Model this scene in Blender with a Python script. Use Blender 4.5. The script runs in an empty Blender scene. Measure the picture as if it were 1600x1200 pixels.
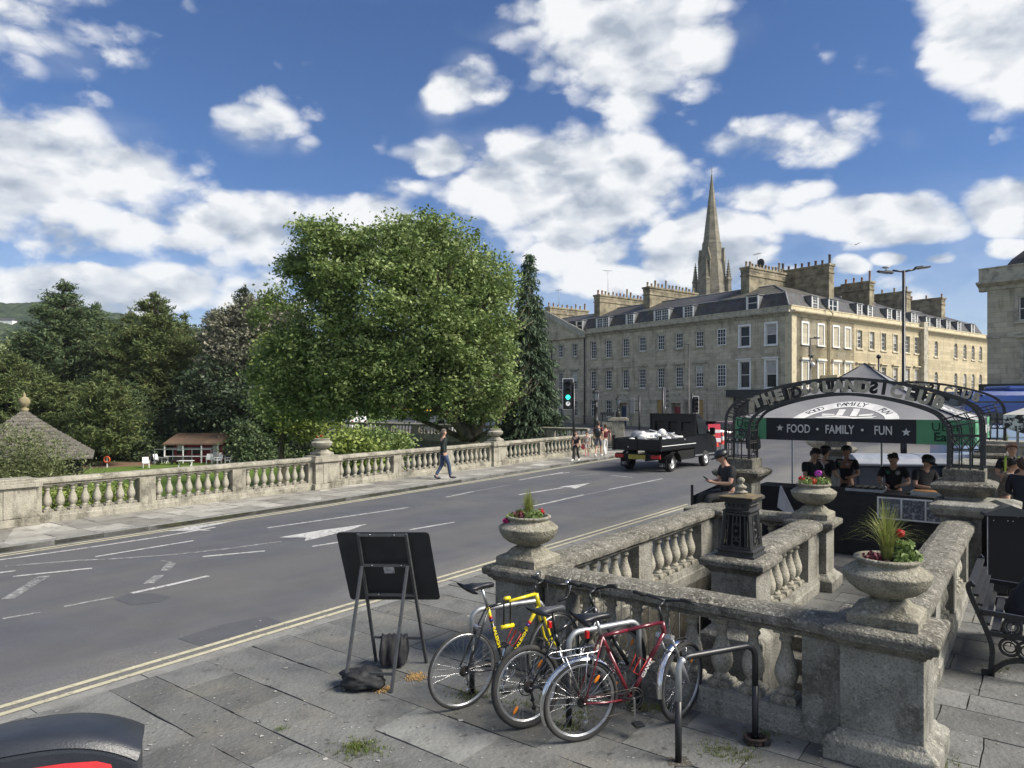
import bpy, bmesh, math, random
from mathutils import Vector, Matrix, noise
random.seed(7)
R = math.radians
scene = bpy.context.scene
COL = scene.collection

# ---------------------------------------------------------------- camera
CAMZ, F0, HOR = 2.7, 1100.0, 628.0
cd = bpy.data.cameras.new('camera'); cam = bpy.data.objects.new('camera', cd); COL.objects.link(cam)
cam.location = (0, 0, CAMZ); cam.rotation_euler = (R(90), 0, 0)
cd.lens = 36 * F0 / 1600; cd.sensor_width = 36; cd.shift_y = (HOR - 600) / 1600; cd.clip_end = 6000; cd.clip_start = .05
scene.camera = cam

# ---------------------------------------------------------------- light
SUN_EL, SUN_AZ = 42, 108          # degrees, azimuth clockwise from +Y
sd = bpy.data.lights.new('sun', 'SUN'); sun = bpy.data.objects.new('sun', sd); COL.objects.link(sun)
sd.energy = 3.6; sd.angle = R(28); sd.color = (1, .93, .82)
sdir = Vector((math.sin(R(SUN_AZ)) * math.cos(R(SUN_EL)), math.cos(R(SUN_AZ)) * math.cos(R(SUN_EL)), math.sin(R(SUN_EL))))
sun.rotation_euler = sdir.to_track_quat('Z', 'Y').to_euler(); sun.location = (20, -10, 40)
vs = scene.view_settings
vs.view_transform = 'Standard'; vs.look = 'None'; vs.exposure = 1.0; vs.gamma = 1

w = bpy.data.worlds.new('World'); scene.world = w; w.use_nodes = True
nt = w.node_tree; N = nt.nodes; L = nt.links; N.clear()
def nd(t, **k):
    n = N.new(t)
    for a, b in k.items(): setattr(n, a, b)
    return n
def mth(op, a, b=None, c=None, clamp=False):
    n = nd('ShaderNodeMath', operation=op); n.use_clamp = clamp
    for i, x in enumerate((a, b, c)):
        if x is None: continue
        if isinstance(x, (int, float)): n.inputs[i].default_value = x
        else: L.new(x, n.inputs[i])
    return n.outputs[0]
out = nd('ShaderNodeOutputWorld'); bg = nd('ShaderNodeBackground'); bg.inputs[1].default_value = .10
sky = nd('ShaderNodeTexSky', sky_type='NISHITA'); sky.sun_disc = False
sky.sun_elevation = R(SUN_EL); sky.sun_rotation = R(SUN_AZ); sky.air_density = 1.0; sky.dust_density = .35; sky.ozone_density = 2.2
tc = nd('ShaderNodeTexCoord'); sep = nd('ShaderNodeSeparateXYZ'); L.new(tc.outputs['Generated'], sep.inputs[0])
dx, dy, dz = sep.outputs
dyc = mth('MAXIMUM', dy, .04)
gx = mth('DIVIDE', dx, dyc); gz = mth('DIVIDE', dz, dyc)
# clouds: soft fields in directions of the sky, broken up with fractal noise
BL = [(980,50,175,120,1),(1060,20,90,70,.6),(735,128,62,44,.75),(690,150,34,34,.6),(420,190,80,48,.9),(482,228,36,22,.8),(700,245,72,34,.85),
      (890,290,195,92,1.1),(960,240,70,60,.5),(880,395,110,50,.75),(60,275,225,110,1.0),(160,350,230,60,.9),(400,350,210,46,.95),(560,335,130,36,.7),
      (30,40,190,90,.5),(1235,215,165,40,.7),(1350,215,50,34,.35),(1210,308,120,26,.6),(1110,392,112,62,1.15),(1375,345,150,42,1.1),(1580,325,80,48,1.1),
      (1560,60,110,110,1.05),(1575,388,48,18,.9),(1470,402,36,11,.7),(1390,403,32,12,.8),(1325,415,32,18,.9),(140,455,290,48,1.0),(520,400,300,80,.62),(930,440,110,30,.9),
      (1200,415,60,30,.7),(640,300,60,26,.4),(1700,250,60,60,.8),(-150,250,180,200,1.0),(1250,470,500,34,.4)]
fld = None
for (bx, by, rx, ry, st) in BL:
    a = mth('MULTIPLY', mth('SUBTRACT', gx, (bx - 800) / F0), F0 / rx)
    b = mth('MULTIPLY', mth('SUBTRACT', gz, (HOR - by) / F0), F0 / ry)
    rr = mth('ADD', mth('MULTIPLY', a, a), mth('MULTIPLY', b, b))
    v = mth('MULTIPLY', mth('SUBTRACT', 1.0, mth('MULTIPLY', rr, .55), clamp=True), st)
    fld = v if fld is None else mth('MAXIMUM', fld, v)
front = mth('GREATER_THAN', dy, .05)
fld = mth('ADD', mth('MULTIPLY', fld, front), mth('MULTIPLY', mth('SUBTRACT', 1, front), .45))
def cloudnoise(shift, sc, det):
    mp = nd('ShaderNodeMapping'); mp.inputs['Location'].default_value = shift; mp.inputs['Scale'].default_value = (1, 1, 1.7)
    L.new(tc.outputs['Generated'], mp.inputs[0])
    n = nd('ShaderNodeTexNoise'); n.inputs['Scale'].default_value = sc; n.inputs['Detail'].default_value = det; n.inputs['Roughness'].default_value = .56
    n.inputs['Distortion'].default_value = .1
    L.new(mp.outputs[0], n.inputs['Vector'])
    vo = nd('ShaderNodeTexVoronoi', feature='F1'); vo.inputs['Scale'].default_value = sc*1.6; vo.inputs['Detail'].default_value = 1; vo.inputs['Roughness'].default_value = .5
    wv = nd('ShaderNodeVectorMath', operation='SCALE'); wv.inputs[3].default_value = .10; L.new(n.outputs['Color'], wv.inputs[0])
    av = nd('ShaderNodeVectorMath', operation='ADD'); L.new(mp.outputs[0], av.inputs[0]); L.new(wv.outputs[0], av.inputs[1]); L.new(av.outputs[0], vo.inputs['Vector'])
    return mth('ADD', mth('MULTIPLY', n.outputs['Fac'], .68), mth('MULTIPLY', mth('SUBTRACT', 1.0, vo.outputs['Distance']), .30))
n1 = cloudnoise((0, 0, 0), 8.5, 10)
n2 = cloudnoise((-.03, 0, -.045), 8.5, 5)
n3 = cloudnoise((3, 1, 2), 3.2, 4)
dens = mth('ADD', mth('MULTIPLY', fld, .95), mth('MULTIPLY', mth('SUBTRACT', n1, .475), 1.9))
mr = nd('ShaderNodeMapRange', interpolation_type='SMOOTHSTEP'); L.new(dens, mr.inputs[0])
mr.inputs[1].default_value = .12; mr.inputs[2].default_value = .56
thin = mth('MULTIPLY', mr.outputs[0], .96)
wisp = nd('ShaderNodeMapRange', interpolation_type='SMOOTHSTEP'); L.new(mth('ADD', n3, mth('MULTIPLY', fld, .25)), wisp.inputs[0])
wisp.inputs[1].default_value = .50; wisp.inputs[2].default_value = .90; wisp.inputs[4].default_value = .62
cov = mth('MAXIMUM', thin, wisp.outputs[0])
# hazier toward the skyline
hz = nd('ShaderNodeMapRange'); L.new(dz, hz.inputs[0]); hz.inputs[1].default_value = 0; hz.inputs[2].default_value = .28; hz.inputs[3].default_value = .42; hz.inputs[4].default_value = 0
cov = mth('MAXIMUM', cov, hz.outputs[0])
sh = mth('MULTIPLY', mth('SUBTRACT', n1, n2), 3.6)
thick = nd('ShaderNodeMapRange'); L.new(dens, thick.inputs[0]); thick.inputs[1].default_value = .35; thick.inputs[2].default_value = 1.0; thick.inputs[3].default_value = 0; thick.inputs[4].default_value = .36
lum = mth('SUBTRACT', mth('ADD', .88, sh), thick.outputs[0], clamp=True)
cr = nd('ShaderNodeValToRGB'); L.new(lum, cr.inputs[0])
cr.color_ramp.elements[0].position = .15; cr.color_ramp.elements[0].color = (2.2, 2.5, 2.95, 1)
cr.color_ramp.elements[1].position = 1; cr.color_ramp.elements[1].color = (4.85, 4.9, 4.95, 1)
e = cr.color_ramp.elements.new(.55); e.color = (3.5, 3.7, 4.0, 1)
skyc = nd('ShaderNodeMix', data_type='RGBA', blend_type='MULTIPLY'); skyc.inputs[0].default_value = 1
L.new(sky.outputs[0], skyc.inputs[6]); skyc.inputs[7].default_value = (.315, .42, .585, 1)
mx = nd('ShaderNodeMix', data_type='RGBA'); L.new(cov, mx.inputs[0]); L.new(skyc.outputs[2], mx.inputs[6]); L.new(cr.outputs[0], mx.inputs[7])
L.new(mx.outputs[2], bg.inputs[0]); L.new(bg.outputs[0], out.inputs[0])

# ---------------------------------------------------------------- helpers
def G(px, py, z=0.0):
    Y = (CAMZ - z) * F0 / (py - HOR); return Vector(((px - 800) * Y / F0, Y, z))
def T(px, py, Y): return Vector(((px - 800) * Y / F0, Y, CAMZ - (py - HOR) * Y / F0))
rnd = random.random
def ru(a, b): return a + (b - a) * random.random()

class MB:
    def __init__(s): s.v = []; s.f = []; s.sm = []; s.mi = []; s.i = 0; s.m = None; s.c = None; s.col = []
    def add(s, vs, fs, smooth=False, col=None):
        o = len(s.v)
        if s.m is not None: vs = [s.m @ Vector(p) for p in vs]
        s.v.extend([tuple(p) for p in vs]); s.f.extend([tuple(i + o for i in f) for f in fs])
        s.sm.extend([smooth] * len(fs)); s.mi.extend([s.i] * len(fs)); s.col.extend([col] * len(fs)); return s
    def box(s, x0, x1, y0, y1, z0, z1, **k):
        return s.add([(x0,y0,z0),(x1,y0,z0),(x1,y1,z0),(x0,y1,z0),(x0,y0,z1),(x1,y0,z1),(x1,y1,z1),(x0,y1,z1)],
                     [(0,3,2,1),(4,5,6,7),(0,1,5,4),(1,2,6,5),(2,3,7,6),(3,0,4,7)], **k)
    def cbox(s, c, d, rot=None, **k):
        hx, hy, hz = d[0]/2, d[1]/2, d[2]/2
        pts = [Vector((x,y,z)) for z in (-hz,hz) for x,y in ((-hx,-hy),(hx,-hy),(hx,hy),(-hx,hy))]
        if rot is not None: pts = [rot @ p for p in pts]
        pts = [p + Vector(c) for p in pts]
        return s.add(pts, [(0,3,2,1),(4,5,6,7),(0,1,5,4),(1,2,6,5),(2,3,7,6),(3,0,4,7)], **k)
    def bar(s, p, q, wd, th, **k):
        p, q = Vector(p), Vector(q); d = (q - p); ln = d.length
        if ln < 1e-6: return s
        return s.cbox((p + q) / 2, (wd, th, ln), d.to_track_quat('Z', 'Y').to_matrix(), **k)
    def tube(s, pts, rad, n=8, cap=True, smooth=True, closed=False, **k):
        pts = [Vector(p) for p in pts]
        if not isinstance(rad, (list, tuple)): rad = [rad] * len(pts)
        vs = []; fs = []; up = None; m = len(pts)
        for i, p in enumerate(pts):
            if closed: d = pts[(i+1) % m] - pts[i-1]
            else: d = pts[min(i+1, m-1)] - pts[max(i-1, 0)]
            if d.length < 1e-9: d = Vector((0,0,1))
            d.normalize()
            if up is None: up = Vector((0,0,1)) if abs(d.z) < .9 else Vector((1,0,0))
            a = up - d * up.dot(d)
            if a.length < 1e-5: a = d.orthogonal()
            a.normalize(); up = a; b = d.cross(a)
            for j in range(n):
                t = 2*math.pi*j/n; vs.append(p + (a*math.cos(t) + b*math.sin(t)) * rad[i])
        for i in range(m if closed else m-1):
            for j in range(n):
                i2 = (i+1) % m
                fs.append((i*n+j, i*n+(j+1)%n, i2*n+(j+1)%n, i2*n+j))
        if cap and not closed: fs.append(tuple(range(n-1,-1,-1))); fs.append(tuple((m-1)*n+j for j in range(n)))
        return s.add(vs, fs, smooth, **k)
    def lathe(s, prof, n=20, c=(0,0,0), smooth=True, cap=True, ang=0, sx=1, sy=1, **k):
        vs = []; fs = []; m = len(prof)
        for r, z in prof:
            for j in range(n):
                t = 2*math.pi*j/n + ang; vs.append((c[0]+r*sx*math.cos(t), c[1]+r*sy*math.sin(t), c[2]+z))
        for i in range(m-1):
            for j in range(n): fs.append((i*n+j, i*n+(j+1)%n, (i+1)*n+(j+1)%n, (i+1)*n+j))
        if cap: fs.append(tuple(range(n-1,-1,-1))); fs.append(tuple((m-1)*n+j for j in range(n)))
        return s.add(vs, fs, smooth, **k)
    def sq(s, prof, c=(0,0,0), sx=1, sy=1, **k):
        return s.lathe([(r*math.sqrt(2), z) for r, z in prof], 4, c, False, True, math.pi/4, sx, sy, **k)
    def extr(s, prof, x0, x1, seg=1, jit=0, **k):
        vs = []; fs = []; m = len(prof)
        for i in range(seg+1):
            x = x0 + (x1-x0)*i/seg
            for (y, z) in prof:
                j1 = ru(-jit, jit); j2 = ru(-jit, jit); vs.append((x + (ru(-jit,jit) if 0<i<seg else 0), y + j1, z + j2))
        for i in range(seg):
            for j in range(m): fs.append((i*m+j, i*m+(j+1)%m, (i+1)*m+(j+1)%m, (i+1)*m+j))
        fs.append(tuple(range(m-1,-1,-1))); fs.append(tuple(seg*m+j for j in range(m)))
        # orient: caller's profile is clockwise or not; recalculated on build
        return s.add(vs, fs, **k)
    def prism(s, poly, z0, z1, **k):
        n = len(poly); vs = [(x,y,z0) for x,y in poly] + [(x,y,z1) for x,y in poly]
        return s.add(vs, [tuple(range(n-1,-1,-1)), tuple(range(n,2*n))] + [(i,(i+1)%n,n+(i+1)%n,n+i) for i in range(n)], **k)
    def sph(s, c, r, n=12, m=8, sc=(1,1,1), **k):
        prof = [(r*math.sin(math.pi*i/m), -r*math.cos(math.pi*i/m)) for i in range(m+1)]
        prof[0] = (1e-4*r, -r); prof[-1] = (1e-4*r, r)
        vs = []; fs = []
        for rr, z in prof:
            for j in range(n):
                t = 2*math.pi*j/n; vs.append((c[0]+rr*sc[0]*math.cos(t), c[1]+rr*sc[1]*math.sin(t), c[2]+z*sc[2]))
        for i in range(m):
            for j in range(n): fs.append((i*n+j, i*n+(j+1)%n, (i+1)*n+(j+1)%n, (i+1)*n+j))
        return s.add(vs, fs, True, **k)
    def mesh(s, name, mats, fix=False):
        me = bpy.data.meshes.new(name); me.from_pydata(s.v, [], s.f)
        if mats is not None:
            for m in (mats if isinstance(mats, (list, tuple)) else [mats]): me.materials.append(m)
        me.polygons.foreach_set('use_smooth', s.sm)
        if any(s.mi): me.polygons.foreach_set('material_index', s.mi)
        if s.col and s.col[0] is not None:
            at = me.attributes.new('tint', 'FLOAT', 'FACE'); at.data.foreach_set('value', [c if c is not None else .5 for c in s.col])
        if fix:
            bm = bmesh.new(); bm.from_mesh(me); bmesh.ops.recalc_face_normals(bm, faces=bm.faces); bm.to_mesh(me); bm.free()
        me.update(); return me
    def build(s, name, mats, parent=None, fix=False, bevel=0, loc=None, label=None):
        o = bpy.data.objects.new(name, s.mesh(name, mats, fix)); COL.objects.link(o)
        if parent is not None: o.parent = parent
        if loc is not None: o.location = loc
        if label: o['label'] = label
        if bevel:
            b = o.modifiers.new('bevel', 'BEVEL'); b.width = bevel; b.segments = 2; b.limit_method = 'ANGLE'; b.angle_limit = R(40)
        return o
def thing(name, label, cat, loc=(0,0,0), rz=0, group=None):
    o = bpy.data.objects.new(name, None); COL.objects.link(o); o.empty_display_size = .2
    o.location = loc; o.rotation_euler = (0,0,rz); o['label'] = label; o['category'] = cat
    if group: o['group'] = group
    return o
def tag(o, label, cat, group=None):
    o['label'] = label; o['category'] = cat
    if group: o['group'] = group
    return o
def struct(o, kind='structure'): o['kind'] = kind; return o
def dup(src, loc=None, rz=None, label=None, group=None, parent=None, scale=None):
    c = src.copy(); COL.objects.link(c)
    if parent is not None: c.parent = parent
    if loc is not None: c.location = loc
    if rz is not None: c.rotation_euler = (0,0,rz)
    if scale is not None: c.scale = scale
    if label: c['label'] = label
    if group: c['group'] = group
    for ch in list(src.children): dup(ch, parent=c)
    return c
def rotz(a): return Matrix.Rotation(a, 4, 'Z')
def frame(o, xd):
    xd = Vector((xd[0], xd[1], 0)).normalized(); yd = Vector((-xd.y, xd.x, 0))
    m = Matrix.Identity(4); m.col[0][:3] = xd; m.col[1][:3] = yd; m.col[3][:3] = o; return m
_tx = {}
def text_data(txt, size=1.0, ext=.01, off=0, sx=1):
    k = (txt, size, ext, off, sx)
    if k in _tx: return _tx[k]
    cu = bpy.data.curves.new('t', 'FONT'); cu.body = txt; cu.size = size; cu.extrude = ext; cu.offset = off; cu.align_x = 'CENTER'; cu.align_y = 'CENTER'; cu.resolution_u = 3
    o = bpy.data.objects.new('t', cu); COL.objects.link(o)
    dg = bpy.context.evaluated_depsgraph_get(); me = bpy.data.meshes.new_from_object(o.evaluated_get(dg))
    vs = [(v.co.x*sx, v.co.y, v.co.z) for v in me.vertices]; fs = [tuple(p.vertices) for p in me.polygons]
    bpy.data.objects.remove(o); bpy.data.curves.remove(cu); bpy.data.meshes.remove(me)
    _tx[k] = (vs, fs); return vs, fs
def put_text(mb, txt, size, mat, ext=.003, off=0, sx=1):
    vs, fs = text_data(txt, size, ext, off, sx); old = mb.m; mb.m = (old @ mat) if old is not None else mat; mb.add(vs, fs); mb.m = old
STAND = Matrix(((1,0,0,0),(0,0,-1,0),(0,1,0,0),(0,0,0,1)))   # text in XY -> upright, facing -Y

# ---------------------------------------------------------------- materials
_m = {}
def mat(name, col=(.5,.5,.5), rough=.6, metal=0, col2=None, ns=4, bump=0, bs=25, spec=.5, lo=.35, hi=.65, trans=0, emit=0, coat=0, extra=None):
    if name in _m: return _m[name]
    m = bpy.data.materials.new(name); m.use_nodes = True; t = m.node_tree; n = t.nodes; l = t.links
    p = n['Principled BSDF']; p.inputs['Base Color'].default_value = (*col, 1); p.inputs['Roughness'].default_value = rough
    p.inputs['Metallic'].default_value = metal; p.inputs['Specular IOR Level'].default_value = spec
    if coat: p.inputs['Coat Weight'].default_value = coat
    if emit: p.inputs['Emission Color'].default_value = (*col, 1); p.inputs['Emission Strength'].default_value = emit
    c = n.new('ShaderNodeTexCoord')
    src = None
    if col2 is None: col2 = tuple(x*.72 for x in col)
    nz = n.new('ShaderNodeTexNoise'); nz.inputs['Scale'].default_value = ns; nz.inputs['Detail'].default_value = 7; nz.inputs['Roughness'].default_value = .6
    l.new(c.outputs['Object'], nz.inputs['Vector'])
    mr = n.new('ShaderNodeMapRange'); l.new(nz.outputs['Fac'], mr.inputs[0]); mr.inputs[1].default_value = lo; mr.inputs[2].default_value = hi
    mx = n.new('ShaderNodeMix'); mx.data_type = 'RGBA'; l.new(mr.outputs[0], mx.inputs[0]); mx.inputs[6].default_value = (*col, 1); mx.inputs[7].default_value = (*col2, 1)
    src = mx.outputs[2]
    if extra: src = extra(t, c, src)
    l.new(src, p.inputs['Base Color'])
    if bump:
        b = n.new('ShaderNodeBump'); b.inputs['Distance'].default_value = .02; b.inputs['Strength'].default_value = bump
        z = n.new('ShaderNodeTexNoise'); z.inputs['Scale'].default_value = bs; z.inputs['Detail'].default_value = 6; l.new(c.outputs['Object'], z.inputs['Vector'])
        l.new(z.outputs['Fac'], b.inputs['Height']); l.new(b.outputs[0], p.inputs['Normal'])
    if trans:
        tr = n.new('ShaderNodeBsdfTranslucent'); l.new(src, tr.inputs[0]); ms = n.new('ShaderNodeMixShader'); ms.inputs[0].default_value = trans
        l.new(p.outputs[0], ms.inputs[1]); l.new(tr.outputs[0], ms.inputs[2]); l.new(ms.outputs[0], n['Material Output'].inputs[0])
    _m[name] = m; return m
def ramp_mask(t, vec, scale, lo, hi, detail=5, rough=.6, kind='noise', stretch=None):
    n = t.nodes; l = t.links
    if stretch:
        mp = n.new('ShaderNodeMapping'); mp.inputs['Scale'].default_value = stretch; l.new(vec, mp.inputs[0]); vec = mp.outputs[0]
    if kind == 'noise':
        z = n.new('ShaderNodeTexNoise'); z.inputs['Scale'].default_value = scale; z.inputs['Detail'].default_value = detail; z.inputs['Roughness'].default_value = rough; o = z.outputs['Fac']
    else:
        z = n.new('ShaderNodeTexVoronoi'); z.inputs['Scale'].default_value = scale; o = z.outputs['Distance']
    l.new(vec, z.inputs['Vector'])
    mr = n.new('ShaderNodeMapRange'); mr.interpolation_type = 'SMOOTHSTEP'; l.new(o, mr.inputs[0]); mr.inputs[1].default_value = lo; mr.inputs[2].default_value = hi
    return mr.outputs[0]
def mixc(t, fac, a, b, blend='MIX'):
    mx = t.nodes.new('ShaderNodeMix'); mx.data_type = 'RGBA'; mx.blend_type = blend
    if isinstance(fac, (int, float)): mx.inputs[0].default_value = fac
    else: t.links.new(fac, mx.inputs[0])
    for i, x in ((6, a), (7, b)):
        if isinstance(x, tuple): mx.inputs[i].default_value = (*x, 1)
        else: t.links.new(x, mx.inputs[i])
    return mx.outputs[2]
def fm(t, op, a, b):
    x = t.nodes.new('ShaderNodeMath'); x.operation = op
    for i, y in enumerate((a, b)):
        if isinstance(y, (int, float)): x.inputs[i].default_value = y
        else: t.links.new(y, x.inputs[i])
    return x.outputs[0]
def upmask(t, lo=.5, hi=.9):
    g = t.nodes.new('ShaderNodeNewGeometry'); s = t.nodes.new('ShaderNodeSeparateXYZ'); t.links.new(g.outputs['True Normal'], s.inputs[0])
    mr = t.nodes.new('ShaderNodeMapRange'); t.links.new(s.outputs[2], mr.inputs[0]); mr.inputs[1].default_value = lo; mr.inputs[2].default_value = hi
    return mr.outputs[0]
def lichen(dens=1.0, stain=(.05,.045,.035), pale=(.45,.43,.36)):
    def f(t, c, src):
        o = c.outputs['Object']
        a = ramp_mask(t, o, 2.2, .48, .68, 8, .7); src = mixc(t, fm(t, 'MULTIPLY', a, .7), src, stain)
        s = ramp_mask(t, o, 9, .52, .62, 6, .7, stretch=(1,1,.25)); src = mixc(t, fm(t, 'MULTIPLY', s, .35), src, stain)
        b = ramp_mask(t, o, 26, .60 - .04*dens, .66, 4, .65); up = upmask(t, -.2, .9)
        src = mixc(t, fm(t, 'MULTIPLY', b, fm(t, 'ADD', .25, fm(t, 'MULTIPLY', up, .6))), src, pale)
        d = ramp_mask(t, o, 60, .35, .5, 3, .6); src = mixc(t, fm(t, 'MULTIPLY', fm(t, 'SUBTRACT', 1, d), .45), src, (.035,.035,.025))
        v = ramp_mask(t, o, 4.0, .62, .75, 5, .6); src = mixc(t, fm(t, 'MULTIPLY', v, .4), src, (.13,.14,.05))
        return src
    return f
ST = mat('weathered_stone', (.315,.308,.27), .95, col2=(.205,.20,.172), ns=3, bump=.9, bs=40, spec=.2, extra=lichen(1))
STC = mat('coping_stone', (.225,.213,.182), .97, col2=(.125,.12,.10), ns=6, bump=1.0, bs=45, spec=.15, extra=lichen(2.2, pale=(.42,.40,.34)))
STP = mat('pale_baluster_stone', (.40,.38,.315), .93, col2=(.27,.255,.205), ns=5, bump=.7, bs=45, spec=.2, extra=lichen(.4))
STF = mat('parapet_stone', (.40,.375,.305), .95, col2=(.26,.245,.195), ns=3, bump=.6, bs=30, spec=.2, extra=lichen(.8))
STK = mat('dark_urn_stone', (.21,.20,.15), .95, col2=(.32,.30,.24), ns=5, bump=.8, bs=50, spec=.2, extra=lichen(1))
BLK = mat('black_paint', (.012,.013,.015), .38, col2=(.02,.021,.023), ns=12, spec=.5)
IRON = mat('cast_iron', (.018,.02,.02), .5, col2=(.035,.035,.034), ns=18, bump=.2, bs=60)
GALV = mat('galvanised_steel', (.40,.42,.43), .5, .7, col2=(.30,.32,.33), ns=14)
CHR = mat('bright_steel', (.62,.63,.64), .25, 1.0, col2=(.5,.5,.5), ns=20)
RUB = mat('tyre_rubber', (.022,.022,.022), .85, col2=(.035,.034,.032), ns=20)
WHT = mat('white_gloss_paint', (.78,.78,.76), .4, col2=(.66,.66,.63), ns=6)
CREAMSASH = mat('cream_sash_paint', (.84,.83,.79), .45, col2=(.76,.75,.71), ns=6)
GLS = mat('window_glass', (.012,.015,.018), .12, col2=(.03,.036,.04), ns=.8, spec=.28)
BLKCLOTH = mat('black_cloth', (.011,.011,.013), .8, col2=(.02,.02,.023), ns=6, bump=.35, bs=8)
SOIL = mat('soil', (.03,.022,.015), 1, bump=.6, bs=40)
# ================================================================ SETTING: ground, road, pavements
from mathutils.geometry import tessellate_polygon
U = Vector((.6, .8, 0)); V = Vector((.8, -.6, 0)); P0 = Vector((2.885, 5.415, 0)); AUV = math.atan2(-.6, .8)
def UV(u, v, z=0): return P0 + U*u + V*v + Vector((0,0,z))
HOLE = [UV(.2,-3.2), UV(5.0,-3.2), UV(5.0,-1.92), UV(3.2,-1.92), UV(3.2,-.2), UV(.2,-.2)]
EDGE = [(-32,-13.4),(-10.85,15.4),(-6,22),(2.9,35.4),(5,38.6),(5,45.8),(-2.8,52),(-15.4,62),(-19,72),(-20,230)]
def holed(name, outer, z, m, holes=()):
    loops = [[Vector((p[0],p[1],z)) for p in outer]] + [[Vector((p[0],p[1],z)) for p in h] for h in holes]
    vs = [p for lp in loops for p in lp]; mb = MB()
    for t in tessellate_polygon(loops):
        a, b, c = (vs[i] for i in t)
        mb.add([a,b,c] if (b-a).cross(c-a).z > 0 else [a,c,b], [(0,1,2)])
    return mb
def asph(t, c, src):
    o = c.outputs['Object']
    mp = t.nodes.new('ShaderNodeMapping'); mp.vector_type = 'POINT'; mp.inputs['Rotation'].default_value = (0,0,-math.atan2(.8,.6)); mp.inputs['Scale'].default_value = (1,1,1)
    t.links.new(o, mp.inputs[0])
    a = ramp_mask(t, mp.outputs[0], .55, .4, .62, 6, .6, stretch=(.16,1,1)); src = mixc(t, fm(t,'MULTIPLY',a,.55), src, (.125,.122,.116))
    b = ramp_mask(t, o, 130, .60, .68, 2, .5); src = mixc(t, fm(t,'MULTIPLY',b,.6), src, (.26,.25,.23))
    d = ramp_mask(t, o, 90, .62, .7, 2, .5); src = mixc(t, fm(t,'MULTIPLY',d,.5), src, (.02,.02,.02))
    vm = t.nodes.new('ShaderNodeVectorMath'); vm.operation = 'DOT_PRODUCT'; t.links.new(o, vm.inputs[0]); vm.inputs[1].default_value = (.803,-.5957,0)
    kd = t.nodes.new('ShaderNodeMapRange'); kd.interpolation_type = 'SMOOTHSTEP'; t.links.new(fm(t,'ADD',vm.outputs['Value'],fm(t,'MULTIPLY',ramp_mask(t,mp.outputs[0],.8,.3,.7,5,.6,stretch=(.3,1,1)),.9)), kd.inputs[0]); k0 = .803*-4.48-.5957*6.24
    kd.inputs[1].default_value = k0-1.1; kd.inputs[2].default_value = k0+.6; g2 = ramp_mask(t, o, 45, .42, .62, 4, .6)
    src = mixc(t, fm(t,'MULTIPLY',kd.outputs[0],fm(t,'ADD',.30,fm(t,'MULTIPLY',g2,.6))), src, (.215,.207,.185))
    e = ramp_mask(t, o, .35, .48, .66, 4, .6); src = mixc(t, fm(t,'MULTIPLY',e,.3), src, (.15,.146,.13))
    return src
ASP = mat('asphalt', (.096,.101,.115), .9, col2=(.078,.082,.094), ns=1.2, bump=.5, bs=160, spec=.25, extra=asph)
ASP2 = mat('asphalt_patch', (.084,.087,.097), .92, col2=(.094,.097,.106), ns=3, bump=.5, bs=120, spec=.2)
deck = holed('road', EDGE + [(190,230),(190,-30),(-32,-30)], -.1, ASP, [HOLE])
struct(deck.build('road', ASP))
# retaining wall under the parapet and the raised street
mb = MB()
for a, b in zip(EDGE[:-1], EDGE[1:]):
    mb.add([(a[0],a[1],-5.5),(b[0],b[1],-5.5),(b[0],b[1],-.1),(a[0],a[1],-.1)], [(0,1,2,3)])
RW = mat('river_wall_stone', (.20,.19,.16), .95, col2=(.10,.10,.085), ns=2, bump=.8, bs=12, spec=.1)
tag(mb.build('retaining_wall', RW), 'dark stone retaining wall dropping from the street to the garden', 'wall')
GRS = mat('lawn', (.11,.165,.035), .95, col2=(.075,.125,.025), ns=.6, bump=.6, bs=40, spec=.1)
mb = MB(); mb.add([(-3000,-400,-4.5),(3000,-400,-4.5),(3000,4500,-4.5),(-3000,4500,-4.5)], [(0,1,2,3)])
struct(mb.build('garden_lawn', GRS))

# ---- flagstones
def slabtone(t, c, src):
    o = c.outputs['Object']; at = t.nodes.new('ShaderNodeAttribute'); at.attribute_name = 'tint'
    k = fm(t, 'ADD', .66, fm(t, 'MULTIPLY', at.outputs['Fac'], .68))
    cc = t.nodes.new('ShaderNodeCombineXYZ')
    t.links.new(k, cc.inputs[0]); t.links.new(k, cc.inputs[1]); t.links.new(fm(t,'MULTIPLY',k,.98), cc.inputs[2])
    src = mixc(t, 1.0, src, cc.outputs[0], 'MULTIPLY')
    a = ramp_mask(t, o, 3.2, .52, .66, 7, .7); src = mixc(t, fm(t,'MULTIPLY',a,.55), src, (.085,.085,.08))
    b = ramp_mask(t, o, 1.1, .5, .68, 5, .65); src = mixc(t, fm(t,'MULTIPLY',b,.5), src, (.19,.178,.145))
    g = ramp_mask(t, o, 22, .685, .72, 3, .6); src = mixc(t, fm(t,'MULTIPLY',g,.8), src, (.42,.41,.38))
    d = ramp_mask(t, o, 9, .66, .70, 3, .5); src = mixc(t, fm(t,'MULTIPLY',d,.6), src, (.03,.03,.03))
    f = ramp_mask(t, o, 110, .58, .68, 2, .5); src = mixc(t, fm(t,'MULTIPLY',f,.35), src, (.22,.215,.20))
    return src
FLAG = mat('flagstone', (.150,.153,.148), .85, col2=(.105,.108,.106), ns=1.6, bump=.75, bs=22, spec=.3, extra=slabtone)
FLAG2 = mat('concrete_flag', (.30,.29,.265), .9, col2=(.22,.212,.19), ns=1.6, bump=.4, bs=30, spec=.2, extra=slabtone)
JNT = mat('joint_earth', (.028,.027,.02), 1, col2=(.05,.055,.025), ns=4)
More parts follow.
